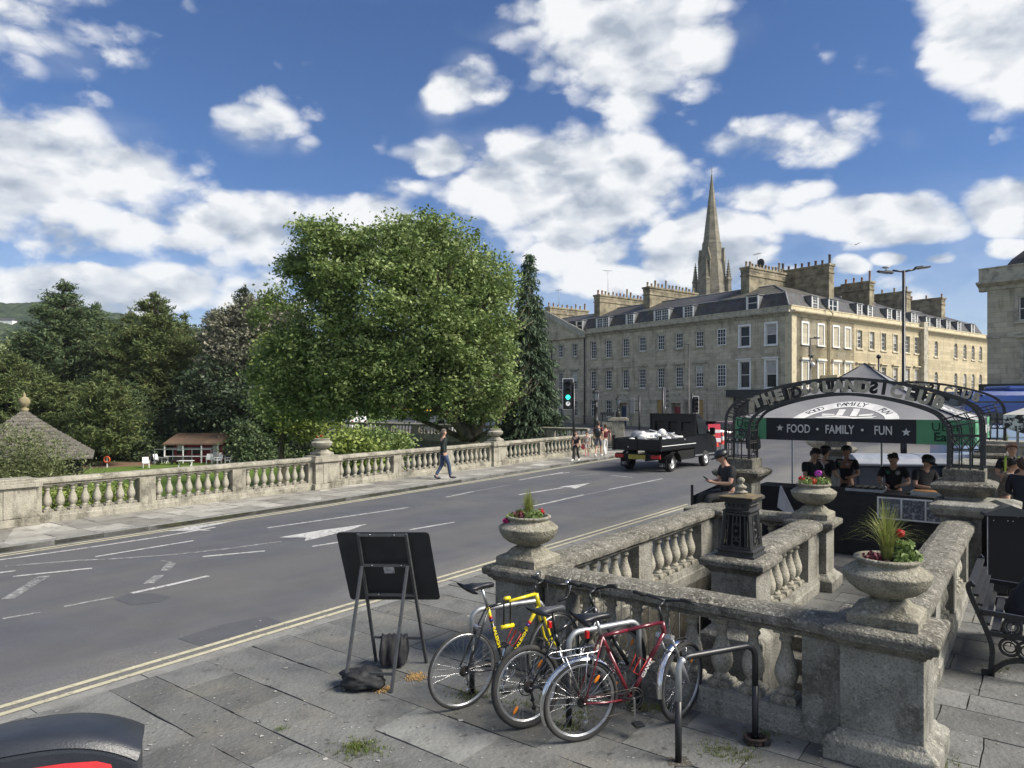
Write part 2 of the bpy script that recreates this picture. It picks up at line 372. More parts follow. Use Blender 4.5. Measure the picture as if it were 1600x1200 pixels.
def clip(poly, conv):
    out = poly
    n = len(conv)
    for i in range(n):
        a, b = conv[i], conv[(i+1) % n]; e = (b[0]-a[0], b[1]-a[1]); res = []
        sd_ = lambda p: e[0]*(p[1]-a[1]) - e[1]*(p[0]-a[0])
        for j in range(len(out)):
            p, q = out[j], out[(j+1) % len(out)]; sp, sq_ = sd_(p), sd_(q)
            if sp >= 0: res.append(p)
            if (sp >= 0) != (sq_ >= 0):
                t = sp/(sp-sq_); res.append((p[0]+(q[0]-p[0])*t, p[1]+(q[1]-p[1])*t))
        out = res
        if len(out) < 3: return []
    return out
def ccw(poly):
    a = sum(poly[i][0]*poly[(i+1)%len(poly)][1]-poly[(i+1)%len(poly)][0]*poly[i][1] for i in range(len(poly)))
    return poly if a > 0 else poly[::-1]
def slabs(mb, org, du, dv, u0, u1, v0, v1, ru_, rv_, pieces, z=0, gap=.006, jit=.012, tones=(0,1), zj=.003):
    pieces = [ccw(p) for p in pieces]
    u = u0
    while u < u1:
        hu = ru(*ru_); v = v0 - ru(0, rv_[1])
        while v < v1:
            hv = ru(*rv_)
            q = [(u+gap,v+gap),(u+hu-gap,v+gap),(u+hu-gap,v+hv-gap),(u+gap,v+hv-gap)]
            # rough edges: extra points on every side
            pts = []
            for i in range(4):
                a, b = q[i], q[(i+1)%4]; pts.append((a[0]+ru(-jit,jit)*.4, a[1]+ru(-jit,jit)*.4))
                for k in (.33,.66): pts.append((a[0]+(b[0]-a[0])*k+ru(-jit,jit)*.5, a[1]+(b[1]-a[1])*k+ru(-jit,jit)*.5))
            wp = [(org[0]+du[0]*a+dv[0]*b, org[1]+du[1]*a+dv[1]*b) for a,b in pts]; wp = ccw(wp)
            cx = sum(p[0] for p in wp)/len(wp); cy = sum(p[1] for p in wp)/len(wp)
            tx, ty, dz_ = ru(-.005,.005), ru(-.005,.005), ru(-zj,zj); tone = ru(*tones)
            if rnd() < .12: tone = min(1.5, tone + .5)
            for pc in pieces:
                c = clip(wp, pc)
                if len(c) < 3: continue
                n = len(c); top = [(x,y,z+dz_+(x-cx)*tx+(y-cy)*ty) for x,y in c]; bot = [(x,y,z-.03) for x,y in c]
                mb.add(top+bot, [tuple(range(n))] + [(i,n+i,n+(i+1)%n,(i+1)%n) for i in range(n)], col=tone)
            v += hv
        u += hu
def xy(p): return (p[0], p[1])
KA = Vector((-4.48, 6.24, 0)); KD = Vector((.5957, .803, 0)); KN = Vector((.803, -.5957, 0))
def K(t, o=0): return KA + KD*t + KN*o
far_l = K(16.4); far_r = UV(11.5, 14)
isl = [K(-14), far_l, K(17.2,.9), xy(UV(9.3,1.5)), (30,2), (30,-12), (-10,-12)]
isl = [xy(p) for p in isl]
# convex pieces around the stair hole
pieces = [[xy(K(-14)), xy(K(-8)), xy(UV(.2,-14)), xy(UV(.2,14)), (25,-12), (-8,-12)],
          [xy(UV(.2,-14)), xy(UV(.2,-3.2)), xy(UV(9,-3.2)), xy(UV(9,-14))]]
def island_pieces():
    k0, k1 = K(-14,.36), K(16.4,.36)
    half = [xy(k0), xy(k1), xy(K(17.2,1.0)), xy(UV(9.3,1.5)), xy(UV(4,16)), (16,-9), (-6,-9)]
    half = ccw(half)
    rects = [[xy(UV(-14,-14)), xy(UV(.2,-14)), xy(UV(.2,16)), xy(UV(-14,16))],
             [xy(UV(.2,-14)), xy(UV(12,-14)), xy(UV(12,-3.2)), xy(UV(.2,-3.2))],
             [xy(UV(.2,-.2)), xy(UV(12,-.2)), xy(UV(12,16)), xy(UV(.2,16))],
             [xy(UV(5,-3.2)), xy(UV(12,-3.2)), xy(UV(12,-1.92)), xy(UV(5,-1.92))],
             [xy(UV(3.2,-1.92)), xy(UV(12,-1.92)), xy(UV(12,-.2)), xy(UV(3.2,-.2))]]
    return half, [clip(ccw(r), half) for r in rects]
half, pcs = island_pieces()
pm = MB(); slabs(pm, UV(0,0), U, V, -13, 11, -9, 15, (.42,.78), (.5,1.0), pcs, tones=(.12,.82))
struct(pm.build('pavement', FLAG))
struct(holed('x', half, -.016, JNT, [HOLE]).build('pavement_bed', JNT))
# kerb stones along the near pavement
KRB = mat('kerb_stone', (.24,.24,.225), .9, col2=(.17,.17,.16), ns=5, bump=.5, bs=30, spec=.2)
mb = MB(); t = -14
while t < 16.4:
    l_ = min(ru(.8,1.0), 16.4-t); a, b, c, d = K(t+.004,.2), K(t+l_-.004,.2), K(t+l_-.004,.355), K(t+.004,.355)
    mb.prism([xy(a), xy(d), xy(c), xy(b)], -.12, ru(-.004,.003)); t += l_
kk = [K(16.4,.2), K(17.2,1.1), UV(9.3,1.5), UV(4,16)]
for a, b in zip(kk[:-1], kk[1:]):
    d = (b-a).normalized(); nrm = Vector((-d.y, d.x, 0)) * -.15
    mb.prism([xy(a), xy(a+nrm), xy(b+nrm), xy(b)], -.12, .004)
struct(mb.build('kerb', KRB, fix=True))
# grass tufts and moss in the joints
def blades(mb, c, n, r, h, w_, droop=.4, col=None):
    for _ in range(n):
        a = ru(0, 2*math.pi); rr = r*math.sqrt(rnd()); b = Vector((c[0]+rr*math.cos(a), c[1]+rr*math.sin(a), c[2])); hh = h*ru(.5,1)
        o = Vector((math.cos(a+ru(-1,1)), math.sin(a+ru(-1,1)), 0)) * hh * droop * ru(.3,1.3); s = Vector((-o.y, o.x, 0)); s = s.normalized()*w_ if s.length > 0 else Vector((w_,0,0))
        m = b + o*.35 + Vector((0,0,hh*.62)); tp = b + o + Vector((0,0,hh))
        mb.add([b-s, b+s, m+s*.7, m-s*.7, tp], [(0,1,2,3),(3,2,4)], col=col)
WEED = mat('joint_weed', (.10,.16,.03), .9, col2=(.16,.17,.05), ns=20, trans=.3)
mb = MB()
for px, py, n, r in [(562,1172,140,.10),(1035,1108,60,.05),(737,1088,90,.09),(893,1136,70,.07),(1000,1105,90,.08),(1190,1150,80,.08),(1140,1180,120,.10),(905,1118,60,.08),(1470,1195,80,.07),
                     (1310,905,60,.10),(440,1140,20,.03),(1125,1170,60,.1),(560,1168,90,.06),(1560,1045,40,.06),(820,1100,50,.12),(770,1085,50,.12)]:
    g = G(px, py)
    for _ in range(n): blades(mb, (g.x+random.gauss(0,r), g.y+random.gauss(0,r*.8), 0), 3, .012, .035, .0025, .8)
o = mb.build('joint_weeds', WEED); struct(o, 'stuff'); o['label'] = 'small green weeds growing in the pavement joints'; o['category'] = 'weeds'
# litter flecks, spilt sand
mb = MB()
for _ in range(420):
    px, py = ru(200,1600), ru(960,1195); g = G(px, py)
    if 0 < (g-P0).dot(U) < 5 and -3.3 < (g-P0).dot(V) < .3: continue
    r = ru(.004,.012) if rnd() < .9 else ru(.012,.028); n = 7
    mb.add([(g.x+r*ru(.5,1.2)*math.cos(i*2*math.pi/n), g.y+r*ru(.5,1.2)*math.sin(i*2*math.pi/n), .006) for i in range(n)], [tuple(range(n))])
o = mb.build('litter_flecks', mat('gum_spots', (.42,.41,.38), .9, col2=(.25,.25,.22), ns=.9)); struct(o, 'stuff'); o['label'] = 'pale chewing gum spots and flecks on the flagstones'; o['category'] = 'litter'
mb = MB()
for px, py, n, r in [(650,1058,260,.05),(600,1078,160,.04)]:
    g = G(px, py)
    for _ in range(n):
        q = (g.x+random.gauss(0,r), g.y+random.gauss(0,r), .006); mb.sph(q, ru(.003,.009), 5, 3)
o = mb.build('spilt_sand', mat('sand', (.42,.27,.11), 1, col2=(.30,.19,.08), ns=40)); struct(o, 'stuff'); o['label'] = 'orange sand spilt from the sandbags on the flags'; o['category'] = 'sand'
# fallen twigs / cigarette ends
# ---- far pavement
fk = [Vector((-30.5,-15.6,0)), Vector((-9.5,13.08,0)), Vector((-5.2,19.2,0)), Vector((5.15,35.4,0)), Vector((7.6,39.0,0))]
pe = [Vector((-32,-13.4,0)), Vector((-10.85,15.4,0)), Vector((-6,22,0)), Vector((2.9,35.4,0)), Vector((5,38.6,0))]
mb = MB(); jb = MB(); kb = MB()
for i in range(4):
    a, b, c, d = fk[i], fk[i+1], pe[i+1], pe[i]
    poly = ccw([xy(a), xy(b), xy(c), xy(d)]); dr = (b-a).normalized(); nr = Vector((-dr.y, dr.x, 0)); ln = (b-a).length
    st = 0 if i else max(0, ln-16)
    slabs(mb, a+nr*.15, nr, dr, 0, 3.2, st-.5, ln+1.5, (.66,.72), (.55,.95), [poly], tones=(.1,1.0))
    jb.prism([xy(p) for p in (a,b,c,d)], -.11, -.016)
    t = st
    while t < ln:
        l_ = min(.91, ln-t); kb.prism([xy(a+dr*(t+.004)), xy(a+dr*(t+l_-.004)), xy(a+dr*(t+l_-.004)+nr*.14), xy(a+dr*(t+.004)+nr*.14)], -.12, .006+ru(-.004,.004)); t += .91
struct(mb.build('far_pavement', FLAG2)); struct(jb.build('far_pavement_bed', JNT, fix=True)); struct(kb.build('far_kerb', KRB, fix=True))
# pavement in front of the terraces
# ---- road paint
def worn(name, col, lo, hi):
    def f(t, c, src):
        o = c.outputs['Object']; a = ramp_mask(t, o, 14, lo, hi, 7, .75); b = ramp_mask(t, o, 1.4, .35, .7, 3, .5)
        return mixc(t, fm(t, 'MULTIPLY', a, fm(t, 'ADD', .55, fm(t,'MULTIPLY', b, .45))), src, (.105,.106,.11))
    return mat(name, col, .8, col2=tuple(x*.8 for x in col), ns=3, spec=.2, extra=f)
PW = worn('worn_white_paint', (.52,.52,.50), .46, .62); PWF = worn('faded_white_paint', (.36,.36,.35), .40, .52); PY = worn('worn_yellow_paint', (.50,.47,.33), .50, .70)
def stripe(mb, pts, wd, z=-.096):
    pts = [Vector((p[0], p[1], 0)) for p in pts]; n = len(pts); vs = []
    for i, p in enumerate(pts):
        d = (pts[min(i+1,n-1)] - pts[max(i-1,0)]).normalized(); s = Vector((-d.y, d.x, 0)) * wd/2
        vs += [(p.x+s.x, p.y+s.y, z), (p.x-s.x, p.y-s.y, z)]
    mb.add(vs, [(2*i, 2*i+1, 2*i+3, 2*i+2) for i in range(n-1)])
def gp(*l): return [G(x, y, -.1) for x, y in l]
yl = MB()
stripe(yl, [K(t, -.115) for t in range(-14, 17)], .075); stripe(yl, [K(t, -.30) for t in range(-14, 17)], .075)
struct(yl.build('kerbside_yellow_lines', PY))
yl = MB(); foff = lambda i, o: fk[i] + Vector(((fk[min(i+1,4)]-fk[max(i-1,0)]).normalized().y, -(fk[min(i+1,4)]-fk[max(i-1,0)]).normalized().x, 0))*o
for o_ in (.2,.38): stripe(yl, [foff(i, o_) for i in range(5)], .085)
struct(yl.build('far_yellow_lines', PY))
wl = MB(); wf = MB()
for l_, wd in [([(0,875),(130,857),(250,839),(336,824)],.11),([(149,870),(302,845)],.10),([(316,870),(414,861)],.10),([(488,854),(600,836)],.10),([(640,828),(710,816)],.10),([(418,825),(530,809),(638,793)],.10),
               ([(0,895),(24,892)],.10),([(20,901),(144,888)],.10),([(206,927),(266,914),(326,900)],.12),([(812,750),(880,738)],.12),([(811,773),(880,762)],.13),([(828,792),(910,774)],.11),
               ([(951,765),(1035,748)],.11),([(860,742),(890,738)],.10),([(956,743),(988,746)],.10),([(880,780),(912,773)],.10),([(697,777),(740,768)],.10)]: stripe(wl, gp(*l_), wd*.8)
for l_, wd in [([(8,885),(120,876),(200,872),(280,866),(360,857),(440,846)],.13),([(12,936),(70,900)],.22),([(268,880),(258,892)],.20),([(249,899),(232,912)],.20),([(250,876),(268,879)],.10),
               ([(100,948),(178,933)],.10),([(4,967),(64,957)],.10),([(892,745),(936,740)],.10),([(740,768),(800,757)],.08),([(910,774),(950,766)],.08)]: stripe(wf, gp(*l_), wd*.75)
def poly(mb, pts, z=-.095): mb.add([(p[0],p[1],z) for p in ccw([xy(q) for q in pts])], [tuple(range(len(pts)))])
poly(wl, gp((436,840),(500,829),(574,819),(545,829),(476,846),(478,840))); poly(wl, gp((262,830),(300,822),(363,815),(310,826),(330,829)))
poly(wl, gp((873,761),(922,755),(899,763.5),(890,761.5)))
struct(wl.build('lane_markings', PW)); struct(wf.build('faded_lane_markings', PWF))
pt = MB(); poly(pt, gp((278,998),(318,1011),(444,973),(412,963),(345,977)), -.0965); poly(pt, gp((178,937),(205,946),(250,941),(268,933),(240,927),(200,928)), -.0965)
struct(pt.build('road_patches', ASP2))

# ================================================================ BALUSTRADES
def rough(mb_): return mb_
BAL_PROF = [(.062,.0),(.070,.010),(.072,.03),(.060,.045),(.050,.055),(.062,.075),(.082,.11),(.094,.155),(.093,.20),(.080,.255),(.060,.31),(.046,.36),(.041,.40),(.043,.43),(.056,.437),(.060,.452),(.050,.465),(.050,.48),(.062,.50),(.070,.51)]
def baluster_mesh(name, m, n=18, jit=0):
    mb = MB(); mb.sq([(.10,0),(.102,.035),(.09,.055),(.085,.06)]); mb.lathe([(r,z+.055) for r,z in BAL_PROF], n); mb.sq([(.078,.562),(.085,.57),(.085,.60)]); return mb.mesh(name, m)
balA = baluster_mesh('baluster', STP, 22); balB = baluster_mesh('baluster', STF, 12)
COP = [(-.14,.80),(-.14,.83),(-.18,.845),(-.205,.86),(-.21,.90),(-.20,.935),(-.12,.965),(0,.975),(.12,.965),(.20,.935),(.21,.90),(.205,.86),(.18,.845),(.14,.83),(.14,.80)]
def balustrade(name, label, org, ang, L_, items, cat='balustrade', H=1.0, near=True, deep=0, group=None, bot=0):
    """local x along the wall; items: ('b', x0, x1, n) a bay of balusters, ('d', x0, x1) a solid block"""
    t = thing(name, label, cat, org, ang, group)
    cp, bs_, bl = (STC, ST, balA) if near else (STF, STF, balB)
    k = H/.975
    m_ = MB(); m_.extr([(y*(1 if near else .8), z*k if z > .9 else z*k) for y, z in COP], 0, L_, max(2, int(L_/(.12 if near else .5))), .004 if near else .003); m_.build('coping', cp, t, fix=True)
    m_ = MB(); m_.extr([(-.17,bot),(-.17,.13),(-.155,.15),(-.15,.22),(.15,.22),(.155,.15),(.17,.13),(.17,bot)], 0, L_, max(2, int(L_/.25)), .004); m_.build('base', bs_, t, fix=True)
    z0, z1 = .22, .80*k
    for it in items:
        if it[0] == 'd': m_ = MB(); m_.extr([(-.135,z0-.003),(-.135,z1+.003),(.135,z1+.003),(.135,z0-.003)], it[1], it[2], 3, .003); m_.build('end_block', bs_, t, fix=True)
        else:
            n = it[3]
            for i in range(n):
                o = bpy.data.objects.new('baluster', bl); COL.objects.link(o); o.parent = t
                o.location = (it[1] + (it[2]-it[1])*(i+.5)/n, 0, z0-.002); o.scale = (1,1,(z1-z0+.004)/.60); o.rotation_euler = (0,0,ru(-.06,.06))
    return t
def pedestal(t, c, w_, H, m_, zb=0, pl=.10, jit=.004):
    mb = MB(); mb.sq([(w_/2+pl-.005,zb),(w_/2+pl,zb+.01),(w_/2+pl,.15),(w_/2+pl-.03,.18),(w_/2+.03,.205),(w_/2+.012,.235)], c); mb.build('plinth', m_[1], t, bevel=.01)
    mb = MB(); mb.sq([(w_/2,.23),(w_/2,H-.17)], c); mb.build('die', m_[1], t, bevel=.008)
    mb = MB(); mb.sq([(w_/2+.015,H-.172),(w_/2+.02,H-.15),(w_/2+.05,H-.135),(w_/2+.065,H-.11),(w_/2+.10,H-.095),(w_/2+.105,H-.04),(w_/2+.09,H-.02),(w_/2+.02,H)], c); mb.build('cap', m_[0], t, bevel=.008)
m3 = (STC, ST)
# front wall with its two urn pedestals
t = balustrade('stone_balustrade', 'weathered balustrade behind the parked bicycles running between two urn pedestals', UV(0,-3.39), AUV, 3.39,
               [('d',.30,.55), ('b',.58,2.78,8), ('d',2.80,3.09)])
pedestal(t, (0,0,0), .50, 1.0, m3); pedestal(t, (3.39,0,0), .56, 1.02, m3)
aU = math.atan2(.8,.6)
balustrade('stone_balustrade', 'lichened balustrade along the road kerb on the left side of the stairwell', UV(.3,-3.39), aU, 4.62,
           [('d',.0,.35),('b',.38,1.98,6),('d',2.0,2.4),('b',2.42,4.1,6),('d',4.12,4.6)], bot=-.02)
t = balustrade('stone_balustrade', 'middle balustrade dividing the stairwell, carrying the iron lamp base', UV(1.76,-1.73), aU, 3.15, [('d',.3,.5),('b',.52,2.3,6),('d',2.32,2.9)], bot=-.01)
pedestal(t, (0,0,0), .5, 1.0, m3, zb=-3); pedestal(t, (3.15,0,0), .46, 1.0, m3)
balustrade('stone_balustrade', 'long lichened balustrade on the right side of the enclosure beside the bench', UV(.3,0), aU, 6.0,
           [('d',.0,.25),('b',.27,1.55,5),('d',1.57,1.95),('b',1.97,3.3,5),('d',3.32,3.7),('b',3.72,5.1,5),('d',5.12,6.0)])
balustrade('stone_balustrade', 'short cross balustrade closing the far end of the dark stairwell', UV(5.12,-3.22), AUV, 1.35, [('b',.1,1.25,4)])
t = balustrade('stone_balustrade', 'low wall behind the stairwell where the man in black sits', UV(4.9,-3.39), aU, 1.5, [('d',.02,.55),('b',.57,1.35,3)])
pedestal(t, (.22,0,0), .44, 1.0, m3)
# stair pit: walls, floor and steps
def duct(t, c, src): return src
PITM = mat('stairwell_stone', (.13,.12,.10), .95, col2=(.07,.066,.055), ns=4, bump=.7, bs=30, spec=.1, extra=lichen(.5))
mb = MB(); hp = [p.copy() for p in HOLE]
for i in range(6):
    a, b = hp[i], hp[(i+1)%6]; mb.add([(a.x,a.y,-3.2),(b.x,b.y,-3.2),(b.x,b.y,-.002),(a.x,a.y,-.002)], [(3,2,1,0)])
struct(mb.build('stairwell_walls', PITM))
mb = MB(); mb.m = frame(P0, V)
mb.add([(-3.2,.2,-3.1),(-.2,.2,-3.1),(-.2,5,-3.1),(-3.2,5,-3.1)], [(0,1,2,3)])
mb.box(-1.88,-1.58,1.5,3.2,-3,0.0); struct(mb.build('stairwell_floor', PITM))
mb = MB(); mb.m = frame(P0, V)
for i in range(9): mb.box(-1.56,-.2, 3.2-.29*(i+1), 3.2-.29*i, -3.0, -.17*(i+1))
for i in range(9): mb.box(-3.2,-1.9, 1.5+.3*i, 1.5+.3*(i+1), -3.05, -1.6-.15*i)
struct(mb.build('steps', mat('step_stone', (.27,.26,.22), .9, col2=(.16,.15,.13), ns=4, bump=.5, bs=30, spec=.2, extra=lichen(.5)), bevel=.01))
# handrail spikes seen through the front balusters
t = thing('iron_railing', 'thin black iron railing inside the stairwell behind the front balusters', 'railing', UV(.62,-3.1), AUV)
mb = MB(); mb.bar((0,0,.72),(1.4,0,.72),.03,.012); mb.bar((0,0,.05),(1.4,0,.05),.03,.012); mb.build('rail', IRON, t)
mb = MB()
for i in range(13): mb.tube([(.05+i*.108,0,-1.2),(.05+i*.108,0,.8)], .007, 6)
mb.build('uprights', IRON, t)

# ---- arch piers
def arch_pier(label, org):
    t = thing('stone_pier', label, 'pier', org, AUV, 'stone piers carrying the iron arches')
    mb = MB(); mb.sq([(.36,0),(.36,.2),(.30,.26)]); mb.sq([(.27,.255),(.27,.95)]); mb.sq([(.31,.948),(.31,1.0),(.26,1.04)]); mb.sq([(.25,1.035),(.25,1.28)]); mb.build('shaft', ST, t, bevel=.01)
    mb = MB(); mb.sq([(.27,1.278),(.29,1.31),(.35,1.36),(.40,1.40),(.42,1.46),(.38,1.49),(.29,1.52)]); mb.build('cap', STC, t, bevel=.01)
    mb = MB(); mb.sq([(.27,1.518),(.27,1.69)]); mb.build('block', STC, t, bevel=.01); return t
A1L, A1R = UV(6.6,-3.36), UV(6.6,.03)
arch_pier('stone pier left of the gazebo under the near iron arch', A1L)
arch_pier('stone pier right of the gazebo under the near iron arch', A1R)
A2R = Vector((11.35,16.6,0)); A2L = A2R - V*3.4
arch_pier('stone pier under the right end of the far iron arch', A2R)
arch_pier('stone pier behind the gazebo under the left end of the far arch', A2L)

# ---- urns
def urn(org, label, m_, s=1.0, n=36, grp='stone flower urns'):
    t = thing('stone_urn', label, 'urn', org, AUV, grp)
    mb = MB(); mb.sq([(.245*s,0),(.245*s,.075*s),(.225*s,.09*s),(.17*s,.115*s),(.125*s,.165*s),(.105*s,.18*s)]); mb.build('foot', m_, t, bevel=.004)
    mb = MB(); pr = [(.10,.178),(.105,.185),(.10,.195),(.15,.205),(.22,.235),(.275,.28),(.305,.33),(.312,.365),(.316,.372),(.316,.382),(.308,.388),(.30,.395),(.26,.425),(.225,.44),(.215,.45),(.215,.462),(.235,.475),(.242,.487),(.238,.497),(.215,.503),(.20,.495),(.19,.46),(.001,.455)]
    mb.lathe([(r*s, z*s) for r,z in pr], n); mb.build('bowl', m_, t)
    mb = MB(); mb.lathe([(.001,.0),(.185*s,.0)], 20, (0,0,.474*s), cap=False)
    for _ in range(30): a = ru(0,6.28); r = ru(0,.17)*s; mb.sph((r*math.cos(a), r*math.sin(a), .474*s), ru(.01,.022), 6, 4)
    mb.build('soil', SOIL, t); return t
urn(UV(0,-3.39,1.0), 'stone urn on the pedestal left of the bicycles beside the road', STK)
urn(UV(0,0,1.02), 'large shallow stone urn on the nearest corner pedestal', STK, .98)
urn(UV(4.91,-1.73,1.0), 'stone urn in front of the black stall cloth', STK)
# ================================================================ street parapet beyond the road
def onl(px, a, b):
    k = (px-800)/F0; d = b-a; s = (k*a.y - a.x)/(d.x - k*d.y); return a + d*s
PA, PB, PC, PD = pe[1], pe[2], pe[3], pe[4]
off = Vector((.803,-.59,0)) * -.0
pier_pts = [onl(12,PA,PB), onl(503,PB-(PB-PA)*.0,PC) , onl(774,PB,PC)]
ends = [PA + (PA-PB).normalized()*9.2] + pier_pts + [PD + Vector((.1,.1,0))]
labs = ['pale parapet balustrade at the left edge of the photo beyond the road', 'pale parapet balustrade in front of the lawn, left of the first flower urn',
        'pale parapet balustrade behind the walking man between the two flower urns', 'pale parapet balustrade below the dark spruce running to the lamp post']
pz = Vector((0,0,0))
for i in range(4):
    a, b = ends[i], ends[i+1]; d = b-a; L_ = d.length; ang = math.atan2(d.y, d.x)
    hw = .48; nb = 3; inner = L_ - 2*hw; die = .42; bay = (inner - die*(nb-1) - .3)/nb; items = []; x = hw + .15
    items.append(('d', hw-.05, x-.02))
    for j in range(nb):
        items.append(('b', x, x+bay, 8)); x += bay
        if j < nb-1: items.append(('d', x+.01, x+die-.01)); x += die
    items.append(('d', x+.02, L_-hw+.05))
    t = balustrade('parapet_balustrade', labs[i], a, ang, L_, items, near=False, H=1.0)
    mb = MB(); mb.box(-.52,.52,-.30,.30,0,.17); mb.box(-.46,.46,-.25,.25,.168,.80); mb.box(-.17,.17,-.27,.27,.18,.79)
    mb.box(-.50,.50,-.28,.28,.798,.84); mb.box(-.56,.56,-.33,.33,.838,.93); mb.box(-.52,.52,-.30,.30,.928,.985); mb.box(-.47,.47,-.26,.26,.983,1.03)
    mb.build('pier', STF, t, bevel=.012)
urn(pier_pts[1]+Vector((0,0,1.03)), 'stone urn on the parapet pier left of the walking man', STF, 1.05, 24)
urn(pier_pts[2]+Vector((0,0,1.03)), 'stone urn on the parapet pier right of the walking man', STF, 1.05, 24)

# ---- plants in the urns
def leafcloud(mb, c, r, n, sz, flat=.6, col=None):
    for _ in range(n):
        p = Vector((random.gauss(0,1), random.gauss(0,1), random.gauss(0,1)*flat)); p = p.normalized()*r*(rnd()**.4); p.z *= flat; p += Vector(c)
        d = Vector((ru(-1,1), ru(-1,1), ru(-.4,1))).normalized(); a = d.orthogonal().normalized(); q = Matrix.Rotation(ru(0,6.3), 3, d); a = q @ a; b = d.cross(a); s = sz*ru(.6,1.2)
        mb.add([p-a*s, p-b*s*.75-a*s*.2, p+a*s*.7-b*s*.45, p+a*s, p+a*s*.7+b*s*.45, p+b*s*.75-a*s*.2], [(0,1,2,3,4,5)], col=col)
def flower(mb, c, r, n=40):
    for _ in range(n):
        d = Vector((random.gauss(0,1), random.gauss(0,1), random.gauss(0,1))).normalized(); p = Vector(c) + d*r*ru(.6,1); a = d.orthogonal().normalized(); b = d.cross(a); s = r*ru(.3,.45)
        mb.add([p-a*s, p-b*s, p+a*s, p+b*s], [(0,1,2,3)])
GRT = mat('grass_blade', (.16,.22,.035), .6, col2=(.30,.30,.10), ns=25, trans=.35)
LEF = mat('geranium_leaf', (.14,.22,.05), .6, col2=(.26,.33,.12), ns=30, trans=.3)
DRK = mat('dark_red_leaf', (.09,.012,.025), .6, col2=(.16,.03,.05), ns=30)
def longblades(mb, c, n, h, spread, w_=.0028):
    for _ in range(n):
        a = ru(0,6.283); r0 = ru(0,.045); hh = h*ru(.55,1.05); sp = spread*(rnd()**1.3)*ru(.8,1.3); o = Vector((math.cos(a), math.sin(a), 0)); b = Vector(c)+o*r0; s = Vector((-o.y,o.x,0))*w_
        pts = [b + o*sp*(k**2.1) + Vector((0,0,hh*(k - .38*(k**3)*min(1.8,sp/spread*1.6)))) for k in (0,.25,.5,.75,1)]
        vs = []
        for k, p in enumerate(pts[:-1]): vs += [p-s*(1-.18*k), p+s*(1-.18*k)]
        vs.append(pts[-1]); mb.add(vs, [(0,1,3,2),(2,3,5,4),(4,5,7,6),(6,7,8)])
def planter(org, gl, fl, blooms, grass=True, gh=.33, gs=.22, gn=170, dark=True, leaves=[(.1,0,.02,.1,110)]):
    o3 = Vector(org)
    if grass:
        mb = MB(); longblades(mb, (0,0,0), gn, gh, gs); mb.build('grass_tuft', GRT, loc=o3); o = bpy.context.scene.objects[-1] if False else [x for x in COL.objects if x.name.startswith('grass_tuft')][-1]
        tag(o, gl, 'plant')
    t = thing('flowering_plant', fl, 'plant', o3)
    mb = MB()
    for x, y, z, r, n in leaves: leafcloud(mb, (x,y,z), r, n, .022)
    mb.build('leaves', LEF, t)
    if dark:
        mb = MB(); leafcloud(mb, dark, .07, 90, .018); mb.build('dark_leaves', DRK, t)
    for i, (x, y, z, r, c, cn) in enumerate(blooms):
        mb = MB(); mb.tube([(x*.5,y*.5,0),(x,y,z)], .003, 5); mb.build('stem', LEF, t)
        mb = MB(); flower(mb, (x,y,z), r); mb.build('bloom', mat(cn, c, .6, col2=tuple(k*.6 for k in c), ns=30, trans=.2), t)
RED = (.62,.02,.035); PNK = (.62,.03,.22); MAG = (.50,.06,.50); ORG = (.60,.08,.03)
def last(pref):
    c = [x for x in COL.objects if x.name.startswith(pref)]; return c[-1]
planter(UV(0,-3.39,1.49), 'fine grass tuft in the urn left of the bicycles', 'small plant with crimson and pink blooms in the urn left of the bicycles',
        [(-.24,-.08,-.035,.034,PNK,'pink_bloom'),(.13,-.06,.07,.03,RED,'red_bloom'),(.15,-.03,.05,.025,RED,'red_bloom')], gh=.34, gs=.15, gn=240, dark=(-.10,-.04,.03), leaves=[(-.17,-.06,.01,.07,60),(.05,-.1,.03,.10,150),(-.06,.0,.05,.06,50)])
planter(UV(0,0,1.495), 'arching green grass tuft in the large corner urn', 'plant with one red bloom and dark red leaves in the large corner urn',
        [(.09,-.02,.20,.034,RED,'red_bloom')], gh=.52, gs=.34, gn=260, dark=(-.13,-.03,.02), leaves=[(.12,-.08,.03,.10,150),(.13,-.02,.11,.06,60),(.05,-.14,.0,.06,50)])
planter(UV(4.91,-1.73,1.49), '', 'plant with red, orange and purple blooms in the urn before the stall', [(-.20,-.05,.09,.045,RED,'red_bloom'),(-.05,-.10,.05,.05,ORG,'orange_bloom'),(.06,-.02,.16,.055,MAG,'magenta_bloom')], grass=False, dark=None,
        leaves=[(-.12,-.05,.04,.13,150),(.10,-.05,.05,.12,150)])
planter(pier_pts[1]+Vector((0,0,1.54)), 'sparse grass in the left parapet urn', 'orange flowered plant in the left parapet urn', [(0,-.05,.1,.05,ORG,'orange_bloom'),(-.12,-.05,.06,.04,ORG,'orange_bloom')], gh=.3, gs=.2, gn=50, dark=None, leaves=[(0,0,.03,.16,160)])
planter(pier_pts[2]+Vector((0,0,1.54)), 'short grass in the right parapet urn', 'low green plant in the right parapet urn', [], gh=.25, gs=.2, gn=60, dark=None, leaves=[(0,0,.04,.17,180)])

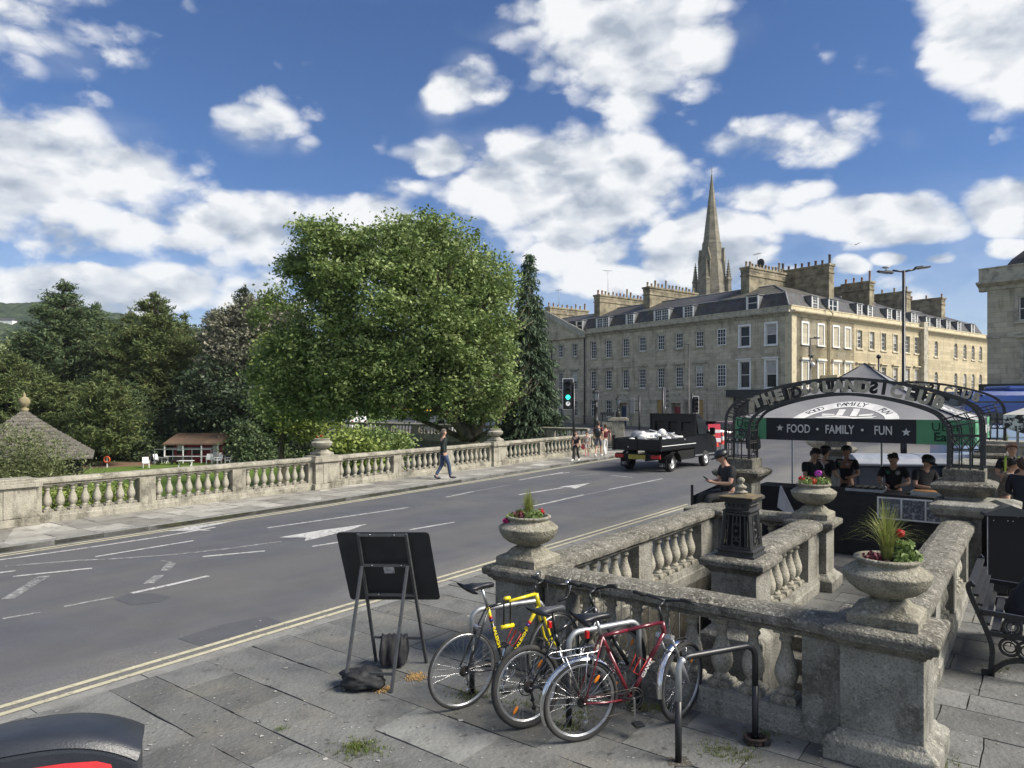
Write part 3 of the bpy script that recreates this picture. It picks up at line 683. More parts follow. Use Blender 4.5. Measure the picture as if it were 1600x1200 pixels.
# ---- iron lamp base on the middle balustrade
t = thing('iron_pedestal', 'pierced black cast iron lamp pedestal standing on the middle balustrade', 'pedestal', UV(1.76,-1.73,1.0), AUV)
mb = MB(); mb.sq([(.215,0),(.215,.022),(.195,.03),(.195,.05),(.205,.06),(.205,.075),(.17,.09)]); mb.build('foot', IRON, t, bevel=.003)
mb = MB(); hb, ht, H = .165, .135, .40
def pr(s, k, f, z0=.088):   # point on face f, s in -1..1 across, k height 0..1
    h = hb+(ht-hb)*k; q = Vector((s*h, -h, z0+k*H)); return Matrix.Rotation(f*math.pi/2, 3, 'Z') @ q
for f in range(4):
    for s in (-1,): mb.bar(pr(s,0,f), pr(s,1,f), .03, .03)
    for s in (-.62,-.28,.28,.62): mb.bar(pr(s,.03,f), pr(s,.93,f), .014, .014)
    for k in (.03,.93): mb.bar(pr(-1,k,f), pr(1,k,f), .026, .022)
    for k in (.25,.72): mb.bar(pr(-1,k,f), pr(-.62,k,f), .014, .012); mb.bar(pr(.62,k,f), pr(1,k,f), .014, .012)
    ring = [pr(.30*math.cos(a)*1.0, .48+.10*math.sin(a)*2.2, f) for a in [i*math.pi/7 for i in range(14)]]; mb.tube(ring, .008, 6, closed=True)
    ring = [pr(.28*math.cos(a), .14+.08*math.sin(a), f) for a in [i*math.pi/5 for i in range(10)]]; mb.tube(ring, .007, 6, closed=True)
    mb.sph(pr(0,.48,f), .022, 8, 6); mb.bar(pr(0,.2,f), pr(0,.36,f), .012,.012); mb.bar(pr(0,.6,f), pr(0,.9,f), .012,.012)
mb.build('lattice', IRON, t)
mb = MB(); mb.sq([(.155,.485),(.16,.50),(.13,.515),(.135,.60),(.175,.61),(.18,.635),(.14,.645)]); 
for f in range(4):
    for i in range(5): mb.sph(Matrix.Rotation(f*math.pi/2,3,'Z') @ Vector((-.1+.05*i,-.137,.56)), .018, 7, 5)
mb.build('top_box', IRON, t)
mb = MB(); mb.sq([(.19,.643),(.19,.655),(.10,.672),(.06,.68)]); mb.build('lid', mat('rusty_lid', (.16,.12,.05), .8, col2=(.07,.06,.05), ns=14), t)
mb = MB(); mb.m = Matrix.Translation((0,0,.678*.3)) @ Matrix.Diagonal((.72,.72,.70,1)); mb.lathe([(.06,.678),(.10,.69),(.10,.71),(.05,.73),(.045,.75),(.085,.77),(.088,.79),(.05,.815),(.03,.83),(.03,.845),(.055,.865),(.06,.90),(.035,.93),(.001,.94)], 16); mb.build('finial', STK, t)
mb = MB(); mb.box(-.10,.10,-.10,.10,.10,.44); mb.build('core', mat('dark_void', (.012,.013,.013), .9), t)  # solid dark box painting in the shade of the hollow behind the lattice

# ---- iron arches with lettering
def cat_curve(pts, n=6):
    o = []; P = [pts[0]] + pts + [pts[-1]]
    for i in range(1, len(P)-2):
        for k in range(n):
            t_ = k/n; p0,p1,p2,p3 = (Vector(q) for q in P[i-1:i+3])
            o.append(.5*((2*p1)+(-p0+p2)*t_+(2*p0-5*p1+4*p2-p3)*t_*t_+(-p0+3*p1-3*p2+p3)*t_**3))
    o.append(Vector(pts[-1])); return o
OUT = [(-1.92,0,0),(-1.92,0,.62),(-1.86,0,.86),(-1.66,0,1.04),(-1.2,0,1.21),(-.6,0,1.34),(0,0,1.39)]
INN = [(-1.50,0,0),(-1.50,0,.55),(-1.43,0,.72),(-1.28,0,.86),(-.9,0,1.00),(-.45,0,1.10),(0,0,1.14)]
def arch(label, org):
    t = thing('iron_arch', label, 'arch', org, AUV, 'iron arches reading THE ISLAND CLUB')
    full = lambda P: cat_curve(P + [(-x,y,z) for x,y,z in P[-2::-1]], 7)
    oc, ic = full(OUT), full(INN); n = len(oc)
    lerp = lambda k: [a*(1-k)+b*k for a, b in zip(oc, ic)]
    for y in (-.21,.21):
        mb = MB(); sh = Vector((0,y,0))
        for c in (oc, ic):
            for i in range(n-1):
                a, b = c[i]+sh, c[i+1]+sh; mb.bar(a, b, .018, .05)
        q = 16
        for k in (.35,.68):
            c = lerp(k); mb.tube([p+sh for p in c[:q]], .008, 6); mb.tube([p+sh for p in c[-q:]], .008, 6)
        for i in list(range(10,q,3)) + list(range(n-q,n-9,3)): mb.tube([oc[i]+sh, ic[i]+sh], .008, 6)
        for z in (.03,.28,.50):
            for s in (-1,1): mb.bar((s*1.92,y,z),(s*1.50,y,z), .02, .02)
        for s in (-1,1):
            for k in range(3):
                x0 = 1.50+.14*k
                mb.tube([(s*x0,y,.28),(s*(x0+.14),y,.50)], .006, 5); mb.tube([(s*(x0+.14),y,.28),(s*x0,y,.50)], .006, 5)
        mb.build('frame', IRON, t)
        mb = MB(); mk_ = MB(); txt = "THE ISLAND CLUB"; wds = {' ':1.5,'I':.6}; tot = sum(wds.get(c,1) for c in txt); x = -1.46; sp = 2.92/tot
        mid = lerp(.5)
        for ch in txt:
            w0 = wds.get(ch,1)*sp; xc = x+w0/2; x += w0
            if ch == ' ': continue
            j = min(range(5,n-5), key=lambda i: abs(mid[i].x-xc)); tg = (mid[j+1]-mid[j-1]); a = math.atan2(tg.z, tg.x); zc = mid[j].z + (xc-mid[j].x)*math.tan(a)
            M_ = Matrix.Translation((xc, y, zc)) @ Matrix.Rotation(-a, 4, 'Y') @ STAND
            if y > 0: M_ = Matrix.Translation((-xc, y, zc)) @ Matrix.Rotation(a, 4, 'Y') @ Matrix.Rotation(math.pi, 4, 'Z') @ STAND
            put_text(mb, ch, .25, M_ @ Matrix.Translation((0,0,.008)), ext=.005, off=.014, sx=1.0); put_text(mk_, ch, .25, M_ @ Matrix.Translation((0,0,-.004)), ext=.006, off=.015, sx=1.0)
            if ch in 'THILNDU' : pass
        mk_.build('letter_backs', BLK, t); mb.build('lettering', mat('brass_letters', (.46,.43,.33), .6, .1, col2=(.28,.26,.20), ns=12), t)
    mb = MB()
    for i in range(0, n, 2):
        if oc[i].z < .05: continue
        mb.tube([oc[i]+Vector((0,-.21,0)), oc[i]+Vector((0,.21,0))], .009, 6)
        if i < 18 or i > n-19: mb.tube([ic[i]+Vector((0,-.21,0)), ic[i]+Vector((0,.21,0))], .008, 6)
    for s in (-1,1):
        for xx in (1.92,1.78,1.64,1.50):
            for y in ((-.21,.21) if xx in (1.92,1.50) else (-.21,.21)): mb.bar((s*xx,y,0),(s*xx,y,.62), .014,.014)
        for y in (-.07,.07): mb.bar((s*1.92,y,0),(s*1.92,y,.62), .012,.012); mb.bar((s*1.50,y,0),(s*1.50,y,.56), .012,.012)
        for z in (.03,.28,.50):
            for xx in (1.92,1.50): mb.bar((s*xx,-.21,z),(s*xx,.21,z), .02,.02)
    mb.build('cage', IRON, t)
    return t
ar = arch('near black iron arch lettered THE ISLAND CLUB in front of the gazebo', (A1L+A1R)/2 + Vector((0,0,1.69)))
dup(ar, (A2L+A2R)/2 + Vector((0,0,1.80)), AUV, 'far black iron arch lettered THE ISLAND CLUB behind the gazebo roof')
# ================================================================ BUILDINGS
def ashlar(rowh, dirt, mort=(.20,.18,.12), soot=.5):
    def f(t, c, src):
        o = c.outputs['Object']; n = t.nodes; l = t.links
        sp_ = n.new('ShaderNodeSeparateXYZ'); l.new(o, sp_.inputs[0])
        row = fm(t, 'FRACT', fm(t, 'DIVIDE', sp_.outputs[2], rowh), 0)
        ln = n.new('ShaderNodeMapRange'); l.new(row, ln.inputs[0]); ln.inputs[1].default_value = .04; ln.inputs[2].default_value = .07; ln.inputs[3].default_value = .35; ln.inputs[4].default_value = 0
        src = mixc(t, ln.outputs[0], src, mort)
        cb = n.new('ShaderNodeCombineXYZ'); l.new(fm(t,'SUBTRACT',sp_.outputs[0],sp_.outputs[1]), cb.inputs[0]); l.new(sp_.outputs[2], cb.inputs[1])
        br = n.new('ShaderNodeTexBrick'); l.new(cb.outputs[0], br.inputs['Vector']); br.inputs['Scale'].default_value = 1; br.inputs['Brick Width'].default_value = rowh*3.2; br.inputs['Row Height'].default_value = rowh
        br.inputs['Mortar Size'].default_value = .008; br.inputs['Color1'].default_value = (.72,.71,.68,1); br.inputs['Color2'].default_value = (1.12,1.11,1.08,1); br.inputs['Mortar'].default_value = (.62,.60,.55,1)
        src = mixc(t, .75, src, br.outputs['Color'], 'MULTIPLY')
        a = ramp_mask(t, o, .55, .5, .7, 7, .65); src = mixc(t, fm(t,'MULTIPLY',a,.55), src, dirt)
        b = ramp_mask(t, o, 1.6, .52, .66, 6, .7, stretch=(1,1,.14)); src = mixc(t, fm(t,'MULTIPLY',b,soot), src, (.10,.09,.07))
        b = ramp_mask(t, o, .9, .42, .7, 4, .6, stretch=(1,1,3)); src = mixc(t, fm(t,'MULTIPLY',b,.35), src, (.40,.35,.23))
        return src
    return f
W_SH = mat('grey_bath_stone', (.52,.485,.385), .95, col2=(.43,.40,.315), ns=1.3, bump=.25, bs=10, spec=.1, extra=ashlar(.36, (.21,.195,.15)))  # shaded copy of the Bath stone, the shade put into a greyer colour
W_SUN = mat('golden_bath_stone', (.55,.48,.33), .95, col2=(.46,.40,.28), ns=1.3, bump=.25, bs=10, spec=.1, extra=ashlar(.36, (.33,.28,.18), soot=.3))  # sunlit copy of the same stone, warm sun put into the colour
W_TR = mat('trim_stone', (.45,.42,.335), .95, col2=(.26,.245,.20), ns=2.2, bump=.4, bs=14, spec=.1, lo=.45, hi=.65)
W_TRS = mat('sunny_trim_stone', (.55,.49,.345), .95, col2=(.34,.30,.22), ns=2.2, bump=.4, bs=14, spec=.1, lo=.5, hi=.7)  # sunlit copy of the trim stone, sun warmth put into its colour
W_CH = mat('chimney_stone', (.36,.32,.235), .95, col2=(.15,.135,.10), ns=1.5, bump=.5, bs=9, spec=.1, extra=ashlar(.42, (.12,.11,.085), soot=.7))
W_SP = mat('spire_stone', (.26,.245,.205), .95, col2=(.17,.16,.135), ns=.6, bump=.6, bs=4, spec=.1, extra=ashlar(.9, (.17,.16,.13), soot=.5))
def slatef(t, c, src):
    o = c.outputs['Object']; n = t.nodes; l = t.links; sp_ = n.new('ShaderNodeSeparateXYZ'); l.new(o, sp_.inputs[0])
    row = fm(t, 'FRACT', fm(t, 'DIVIDE', sp_.outputs[2], .17), 0); ln = n.new('ShaderNodeMapRange'); l.new(row, ln.inputs[0]); ln.inputs[1].default_value = .0; ln.inputs[2].default_value = .25; ln.inputs[3].default_value = .4; ln.inputs[4].default_value = 0
    src = mixc(t, ln.outputs[0], src, (.02,.02,.022))
    v = n.new('ShaderNodeTexVoronoi'); v.inputs['Scale'].default_value = 3.5; l.new(o, v.inputs['Vector']); src = mixc(t, .35, src, v.outputs['Color'], 'OVERLAY')
    src2 = n.new('ShaderNodeHueSaturation'); src2.inputs['Saturation'].default_value = .45; l.new(src, src2.inputs['Color']); src = src2.outputs[0]
    a = ramp_mask(t, o, .7, .55, .72, 6, .65); src = mixc(t, fm(t,'MULTIPLY',a,.6), src, (.13,.115,.05))
    return src
SLT = mat('slate', (.065,.065,.072), .65, col2=(.04,.04,.045), ns=2, bump=.4, bs=12, spec=.3, extra=slatef)
SLT2 = mat('mossy_stone_tile', (.115,.10,.075), .9, col2=(.065,.06,.05), ns=1.5, bump=.6, bs=8, spec=.1, extra=slatef)
LEAD = mat('lead', (.20,.21,.22), .6, .2, col2=(.14,.145,.15), ns=5)
POT = mat('terracotta_pot', (.36,.20,.12), .9, col2=(.20,.13,.09), ns=8); POT2 = mat('buff_pot', (.40,.33,.22), .9, col2=(.2,.17,.12), ns=8)
PIPE = mat('painted_pipe', (.36,.31,.20), .6, col2=(.25,.22,.15), ns=4)
BLIND = mat('pale_blind', (.45,.45,.42), .8)
_w = {}
def win_mesh(w_, h, nx, ny, fw=.06, m=None, bar=.03):
    k = (w_,h,nx,ny,fw,m.name)
    if k in _w: return _w[k]
    mb = MB(); d = .05
    mb.box(-w_/2,-w_/2+fw,0,d,0,h); mb.box(w_/2-fw,w_/2,0,d,0,h); mb.box(-w_/2+fw,w_/2-fw,.001,d,0,fw*1.2); mb.box(-w_/2+fw,w_/2-fw,.001,d,h-fw,h); mb.box(-w_/2+fw,w_/2-fw,.002,d,h/2-.025,h/2+.025)
    for i in range(1, nx): x = -w_/2+fw+(w_-2*fw)*i/nx; mb.box(x-bar/2,x+bar/2,.008,d-.006,fw*1.2,h-fw)
    for half in (0,1):
        a, b = (fw*1.2, h/2-.025) if not half else (h/2+.025, h-fw)
        for i in range(1, ny): z = a+(b-a)*i/ny; mb.box(-w_/2+fw,w_/2-fw,.010,d-.008,z-bar/2,z+bar/2)
    g = MB(); g.add([(-w_/2+.01,d-.01,.01),(w_/2-.01,d-.01,.01),(w_/2-.01,d-.01,h-.01),(-w_/2+.01,d-.01,h-.01)], [(0,1,2,3)])
    _w[k] = (mb.mesh('window', m), g.mesh('pane', GLS)); return _w[k]
def add_window(root, Fm, x, z, w_, h, nx=3, ny=2, y=.12, m=None, curtain=0, fw=.06, name='window'):
    a, b = win_mesh(w_, h, nx, ny, fw, m or WHT)
    o = bpy.data.objects.new(name, a); COL.objects.link(o); o.parent = root; o.matrix_local = Fm @ Matrix.Translation((x, y, z))
    p = bpy.data.objects.new('pane', b); COL.objects.link(p); p.parent = o
    if curtain:
        mb = MB(); hh = h*curtain; mb.add([(-w_/2+.07,.036,h-.06-hh),(w_/2-.07,.036,h-.06-hh),(w_/2-.07,.036,h-.06),(-w_/2+.07,.036,h-.06)], [(0,1,2,3)]); mb.build('blind', BLIND, o)
    return o
def wall_face(mb, x0, x1, z0, z1, ops, rev=.17):
    xs = sorted({x0, x1, *[a for o in ops for a in (o[0], o[1])]}); zs = sorted({z0, z1, *[a for o in ops for a in (o[2], o[3])]})
    for i in range(len(xs)-1):
        for j in range(len(zs)-1):
            cx, cz = (xs[i]+xs[i+1])/2, (zs[j]+zs[j+1])/2
            if any(o[0] < cx < o[1] and o[2] < cz < o[3] for o in ops): continue
            mb.add([(xs[i],0,zs[j]),(xs[i+1],0,zs[j]),(xs[i+1],0,zs[j+1]),(xs[i],0,zs[j+1])], [(0,1,2,3)])
    for a, b, c, d in ops:
        mb.add([(a,0,c),(b,0,c),(b,0,d),(a,0,d),(a,rev,c),(b,rev,c),(b,rev,d),(a,rev,d)], [(0,4,5,1),(1,5,6,2),(2,6,7,3),(3,7,4,0)])
def extr_y(mb, prof, x0, x1): mb.extr(prof, x0, x1)
CORN = [(.0,10.45),(-.06,10.47),(-.08,10.62),(-.20,10.70),(-.42,10.78),(-.46,10.86),(-.46,10.93),(-.10,10.97),(-.06,11.0),(-.06,11.30),(-.10,11.32),(-.10,11.40),(.28,11.40),(.28,10.45)]
def chimney(root, Fm, x, y0, y1, w_, zb, zt, npots, potm=None, lean=0):
    mb = MB(); mb.m = Fm; mb.box(x-w_/2, x+w_/2, y0, y1, zb, zt-.5); mb.box(x-w_/2-.08,x+w_/2+.08,y0-.08,y1+.08,zt-.95,zt-.82); mb.box(x-w_/2-.03,x+w_/2+.03,y0-.03,y1+.03,zt-.502,zt-.2); mb.box(x-w_/2-.12,x+w_/2+.12,y0-.12,y1+.12,zt-.203,zt)
    st = mb.build('chimney_stack', W_CH, root, bevel=.02)
    for i in range(npots):
        y = y0+.2 + (y1-y0-.4)*i/max(1,npots-1); h = ru(.45,.62) if rnd() > .12 else ru(.8,1.2); r = ru(.11,.14); p = MB(); p.m = Fm @ Matrix.Translation((x+ru(-.06,.06), y, zt-.01))
        p.lathe([(r*1.1,0),(r*1.1,.06),(r*.92,.1),(r*.86,h-.09),(r*1.06,h-.07),(r*1.06,h),(r*.75,h),(r*.75,h-.1)], 10); p.build('chimney_pot', potm or (POT if rnd() < .6 else POT2), st)
    return st
def mansard(root, Fm, x0, x1, m1=SLT, m2=SLT, zt=14.3, back=11, e0=0, e1=0, ze=12.85):
    """roof over x0..x1; e0/e1 add a hipped end"""
    mb = MB(); mb.m = Fm; h0, h1 = (1.5 if e0 else 0), (1.5 if e1 else 0); r0, r1 = (5.0 if e0 else 0), (5.0 if e1 else 0)
    a = [(x0+(.35 if e0 else 0),.35,11.0),(x1-(.35 if e1 else 0),.35,11.0),(x1-h1,1.5,ze),(x0+h0,1.5,ze)]
    mb.add(a, [(0,1,2,3)])
    if e1: mb.add([(x1-.35,.35,11.0),(x1-.35,back,11.0),(x1-h1,back,ze),(x1-h1,1.5,ze)], [(0,1,2,3)])
    if e0: mb.add([(x0+.35,back,11.0),(x0+.35,.35,11.0),(x0+h0,1.5,ze),(x0+h0,back,ze)], [(0,1,2,3)])
    mb.build('steep_roof', m1, root)
    mb = MB(); mb.m = Fm
    mb.add([(x0+h0,1.5,ze),(x1-h1,1.5,ze),(x1-r1,5.2,zt),(x0+r0,5.2,zt)], [(0,1,2,3)]); mb.add([(x0+r0,5.2,zt),(x1-r1,5.2,zt),(x1-(r1 if e1 else 0),back,11.2),(x0+(r0 if e0 else 0),back,11.2)], [(0,1,2,3)])
    if e1: mb.add([(x1-h1,1.5,ze),(x1-h1,back,ze),(x1-r1,back,zt),(x1-r1,5.2,zt)], [(0,1,2,3)])
    mb.build('upper_roof', m2, root)
    mb = MB(); mb.m = Fm; mb.tube([(x0+r0,5.2,zt+.02),(x1-r1,5.2,zt+.02)], .09, 6); mb.tube([(x0+h0,1.5,ze+.01),(x1-h1,1.5,ze+.01)], .05, 6)
    if e1: mb.tube([(x1-.35,.35,11.02),(x1-h1,1.5,ze+.02),(x1-r1,5.2,zt+.02)], .08, 6)
    mb.build('ridge', LEAD, root)
def dormer(root, Fm, x, w_=.95, h=1.15, z=11.45, nx=3, ny=2, pair=False, m=None, y=.62):
    W_ = w_*2.0 if pair else w_; mb = MB(); mb.m = Fm @ Matrix.Translation((x, y, z))
    mb.box(-W_/2-.12,-W_/2,0,1.3,-.25,h+.05); mb.box(W_/2,W_/2+.12,0,1.3,-.25,h+.05); mb.box(-W_/2-.2,W_/2+.2,-.08,1.6,h+.05,h+.13); mb.box(-W_/2,W_/2,.1,.2,-.25,0)
    d = mb.build('dormer', LEAD, root)
    mb = MB(); mb.m = Fm @ Matrix.Translation((x, y, z)); mb.box(-W_/2-.125,-W_/2+.02,-.03,.02,-.05,h+.048); mb.box(W_/2-.02,W_/2+.125,-.03,.02,-.05,h+.048); mb.box(-W_/2-.15,W_/2+.15,-.06,.03,-.12,-.052); mb.build('casing', WHT, d)
    for s in ((-.5,.5) if pair else (0,)): add_window(d, Fm, x+s*w_, z, w_, h, nx, ny, y=y+.03, m=m or WHT)
C0 = Vector((25.0, 63.0, 0)); BH = Vector((.798,.6025,0)); AH = Vector((-.6025,.798,0))
FL = frame((0,0,0), -AH); FR = frame((0,0,0), BH)     # frames relative to the corner

def row_windows(root, Fm, xs, mb, tr, w1=.98, floors=None, m=None, nx=3, hood=True, surround=True):
    pass
def house(name, label, org, Fm, x0, x1, cols, wallm, trm, roof=(SLT,SLT), parts=None, cornice=True, dent=False, z0=-.1, f1=(4.2,6.35), f2=(8.25,9.85), ground=(.95,2.9), gcols=None, ghide=False, e0=0, e1=0, hood=True,
          dorm=(), group='honey stone terraced houses', tall2=(), boarded=(), depth=11, ww=1.0, sashm=None, nx=3, roofz=14.3, arched=False, cat='house'):
    """Fm is the facade frame in world; x0..x1 along the facade; cols = window centre positions"""
    o = Fm @ Vector((x0,0,0)); root = thing(name, label, cat, (o.x,o.y,0), 0, group); F = Matrix.Translation(-o) @ Fm
    ops = []; wins = []
    for c in cols:
        z2 = f2[0] - (.45 if c in tall2 else 0); ops.append((c-ww/2,c+ww/2,z2,f2[1])); wins.append((c,z2,f2[1]-z2,2 if z2 == f2[0] else 3)); ops.append((c-ww/2,c+ww/2,*f1)); wins.append((c,f1[0],f1[1]-f1[0],3))
    for c in (gcols if gcols is not None else cols): ops.append((c-ww/2,c+ww/2,*ground)); wins.append((c,ground[0],ground[1]-ground[0],2))
    mb = MB(); mb.m = F; wall_face(mb, x0, x1, z0, 10.47, ops)
    mb.add([(x0,0,z0),(x0,depth,z0),(x0,depth,11.3),(x0,0,11.3)], [(0,1,2,3)]); mb.add([(x1,0,z0),(x1,0,11.3),(x1,depth,11.3),(x1,depth,z0)], [(0,1,2,3)]); mb.add([(x0,depth,z0),(x1,depth,z0),(x1,depth,11.3),(x0,depth,11.3)], [(0,3,2,1)])
    mb.build('wall', wallm, root)
    mb = MB(); mb.m = F
    if cornice: mb.extr(CORN, x0+.003, x1-.003)
    if dent:
        n = int((x1-x0)/.28)
        for i in range(n): x = x0+.1+(x1-x0-.2)*i/(n-1); mb.box(x-.07,x+.07,-.22,-.02,10.54,10.66)
    mb.box(x0+.005,x1-.005,-.05,.02,3.42,3.60); mb.box(x0+.005,x1-.005,-.03,.02,3.86,3.94)
    for a,b,c,d in ops:
        if c > 1.5 or c < 1.5:
            if not arched: mb.box(a-.14,a-.002,-.035,.02,c-.0,d); mb.box(b+.002,b+.14,-.035,.02,c,d); mb.box(a-.14,b+.14,-.036,.02,d+.002,d+.15)
            mb.box(a-.18,b+.18,-.10,.03,c-.14,c-.002)
        if hood and abs(c-f1[0]) < .01: mb.box(a-.2,b+.2,-.06,.02,d+.152,d+.24); mb.box(a-.30,b+.30,-.22,.02,d+.24,d+.36)
    mb.build('stone_trim', trm, root, fix=True)
    for i,(c,z,h,ny) in enumerate(wins):
        if z < 2 and c in boarded:
            b = MB(); b.m = F; b.box(c-ww/2,c+ww/2,.06,.09,z,z+h); b.build('boarding', mat('plywood', (.42,.27,.10), .8, col2=(.30,.19,.07), ns=5), root); continue
        add_window(root, F, c, z+.002, ww-.01, h-.006, nx, ny if nx > 1 else 1, fw=.075, m=sashm or CREAMSASH, curtain=random.choice([0,0,0,.3,.5]) )
    if arched:
        b = MB(); b.m = F
        for c in cols:
            for z in (f1[1], f2[1]):
                for s in (-1,1): b.add([(c+s*ww/2,.0,z),(c+s*ww/2,.0,z-.35),(c+s*ww*.36,.0,z-.13),(c+s*ww*.14,.0,z)], [(0,1,2,3) if s < 0 else (0,3,2,1)]); 
        b.build('arch_heads', wallm, root)
    mansard(root, F, x0, x1, roof[0], roof[1], zt=roofz, back=depth, e0=e0, e1=e1)
    for d in dorm: dormer(root, F, d[0], pair=d[1], **(d[2] if len(d) > 2 else {}))
    return root, F
FLw = Matrix.Translation(C0) @ FL; FRw = Matrix.Translation(C0) @ FR
S = lambda *a: [-x for x in a]
# main shaded terrace, x negative = left of corner
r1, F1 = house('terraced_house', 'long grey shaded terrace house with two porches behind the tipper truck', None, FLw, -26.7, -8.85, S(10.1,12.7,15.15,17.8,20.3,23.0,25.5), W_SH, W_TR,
     dorm=[(-24.6,True),(-20.2,False,dict(w_=1.0)),(-15.6,True),(-12.0,False,dict(w_=1.1))], dent=True, tall2=S(20.3,23.0,25.5), gcols=S(10.1,15.15,23.0,25.5), boarded=S(10.1,15.15))
chimney(r1, F1, -27.6, 2.6, 12.0, 1.0, 11, 15.9, 15); chimney(r1, F1, -19.9, 3.0, 11.5, 1.0, 11, 15.9, 14, POT2)
for px_ in (12.7, 20.3):
    b = MB(); b.m = F1 @ Matrix.Translation((-px_,0,0)); b.box(-.95,-.62,-.5,.0,-.1,2.6); b.box(.62,.95,-.5,.0,-.1,2.6); b.box(-1.1,1.1,-.65,0,2.6,2.85); b.prism([(-1.15,-.7),(1.15,-.7),(1.15,0),(-1.15,0)], 2.852, 2.93)
    b.add([(-1.1,-.62,2.93),(1.1,-.62,2.93),(0,-.62,3.4),(-1.1,0,2.93),(1.1,0,2.93),(0,0,3.4)], [(0,1,2),(0,2,5,3),(1,4,5,2)]); b.build('porch', W_TR, r1, fix=True)
    b = MB(); b.m = F1 @ Matrix.Translation((-px_,0,0)); b.box(-.5,.5,-.06,-.01,-.05,2.2); b.build('door', mat('blue_door', (.015,.04,.10), .4) if px_ > 15 else mat('red_door', (.28,.02,.03), .4), r1)
# corner house with white window surrounds and a cafe below
r2, F2 = house('corner_house', 'corner house with plain white framed sash windows above the black cafe front', None, FLw, -8.85, 0, S(2.0,4.8), W_SH, W_TR, sashm=WHT, nx=1, ww=1.15, f1=(4.0,6.55), f2=(7.95,9.9), gcols=[], e1=1, hood=True,
     dorm=[(-4.4,False,dict(w_=1.1,nx=1,ny=1,h=1.3))], roof=(SLT,SLT2), depth=11.1, dent=True)
add_window(r2, F2, -7.4, 4.2, 1.0, 2.15, 3, 3, y=-.045, m=CREAMSASH); add_window(r2, F2, -7.4, 8.25, 1.0, 1.6, 3, 2, y=-.045, m=CREAMSASH)
F2R = F2 @ FL.inverted() @ FR
def white_lining(root, F, cs, zs, ww):
    for c in cs:
        for z0_, z1_ in zs:
            b = MB(); b.m = F; a, d = c-ww/2, c+ww/2
            b.box(a-.13,a+.03,-.07,.12,z0_,z1_); b.box(d-.03,d+.13,-.07,.12,z0_,z1_); b.box(a-.13,d+.13,-.072,.12,z1_-.02,z1_+.16); b.box(a-.16,d+.16,-.12,.12,z0_-.12,z0_+.002)
            if z0_ < 5: b.box(a-.28,d+.28,-.24,.0,z1_+.155,z1_+.26)
            b.build('window_surround', WHT, root)
white_lining(r2, F2, S(2.0,4.8), ((4.0,6.55),(7.95,9.9)), 1.15)
# its sunny side
c_r = [2.2,4.9,7.6,9.8]
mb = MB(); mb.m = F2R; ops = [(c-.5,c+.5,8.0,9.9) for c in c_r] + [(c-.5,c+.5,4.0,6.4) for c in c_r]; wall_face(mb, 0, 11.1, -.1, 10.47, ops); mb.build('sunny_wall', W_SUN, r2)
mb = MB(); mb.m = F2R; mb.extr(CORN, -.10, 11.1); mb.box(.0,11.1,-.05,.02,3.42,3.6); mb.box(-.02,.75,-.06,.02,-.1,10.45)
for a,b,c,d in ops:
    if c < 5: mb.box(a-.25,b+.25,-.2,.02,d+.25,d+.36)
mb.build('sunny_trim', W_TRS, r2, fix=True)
mb = MB(); mb.m = F2; mb.box(-.6,.0,-.05,.02,-.1,10.45); mb.build('corner_pilaster', W_TRS, r2)
for c in c_r: add_window(r2, F2R, c, 8.0, .99, 1.9, 3 if c < 3 else 1, 2 if c < 3 else 1, m=WHT); add_window(r2, F2R, c, 4.0, .99, 2.4, 1, 1, m=WHT)
white_lining(r2, F2R, c_r, ((4.0,6.4),(8.0,9.9)), 1.0)
dormer(r2, F2R, 5.0, w_=.9); dormer(r2, F2R, 8.3, w_=.75, pair=True, nx=1, ny=1)
mb = MB(); mb.m = F2R; mb.tube([(6.2,-.12,3.9),(6.2,-.12,10.3),(6.2,-.3,10.6),(6.2,-.5,11.0),(5.6,-.3,11.6)], .06, 8); mb.build('downpipe', PIPE, r2)
chimney(r2, F2, -7.2, 3.5, 16, 1.0, 11, 16.3, 22, POT2); chimney(r2, F2R, 10.9, 2.2, 8.6, .95, 11, 16.7, 9, mat('dark_pot', (.12,.09,.07), .9))
# satellite bowl and aerial on the stack
b = MB(); b.m = F2; b.sph((-7.2,6.2,17.0), .45, 14, 8, (1,.35,1)); b.build('satellite_dish', mat('dish_black', (.03,.03,.035), .6), r2)
# cafe front
b = MB(); b.m = F2; b.box(-6.4,.3,-.75,.0,3.15,3.75); b.box(-6.5,.35,-.8,.0,3.75,3.83); b.build('shop_fascia', BLK, r2)
b = MB(); b.m = F2R; b.box(-.3,11.1,-.5,.0,3.15,3.75); b.build('shop_fascia', BLK, r2)
for x in (-6.2,-3.9,-1.6,-.2):
    b = MB(); b.m = F2; b.box(x-.28,x+.28,-.28,-.002,-.1,3.15); b.build('shop_pilaster', W_TRS, r2)
for a, d in ((-5.9,-4.2),(-3.6,-1.9)):
    b = MB(); b.m = F2; b.box(a,d,-.12,-.01,-.1,3.14); b.build('shop_window', GLS, r2)
    b = MB(); b.m = F2; b.box(a,a+.1,-.18,-.12,-.1,3.14); b.box(d-.1,d,-.18,-.12,-.1,3.14); b.box(a+.1,d-.1,-.18,-.12,-.1,.5); b.build('shop_frame', BLK, r2)
b = MB(); b.m = F2R
for x in (1.2,4.0,6.8,9.4): b.box(x-.3,x+.3,-.2,-.002,-.1,3.14)
b.build('shop_pilasters', W_TRS, r2)
b = MB(); b.m = F2R; b.box(1.55,3.65,-.1,-.01,.5,3.1); b.box(4.35,6.45,-.1,-.01,.5,3.1); b.box(7.15,9.05,-.1,-.01,.5,3.1); b.build('shop_glazing', GLS, r2)
b = MB(); b.m = F2; b.box(-1.35,.25,-.34,-.30,2.35,3.12); b.build('cafe_board', BLK, r2)
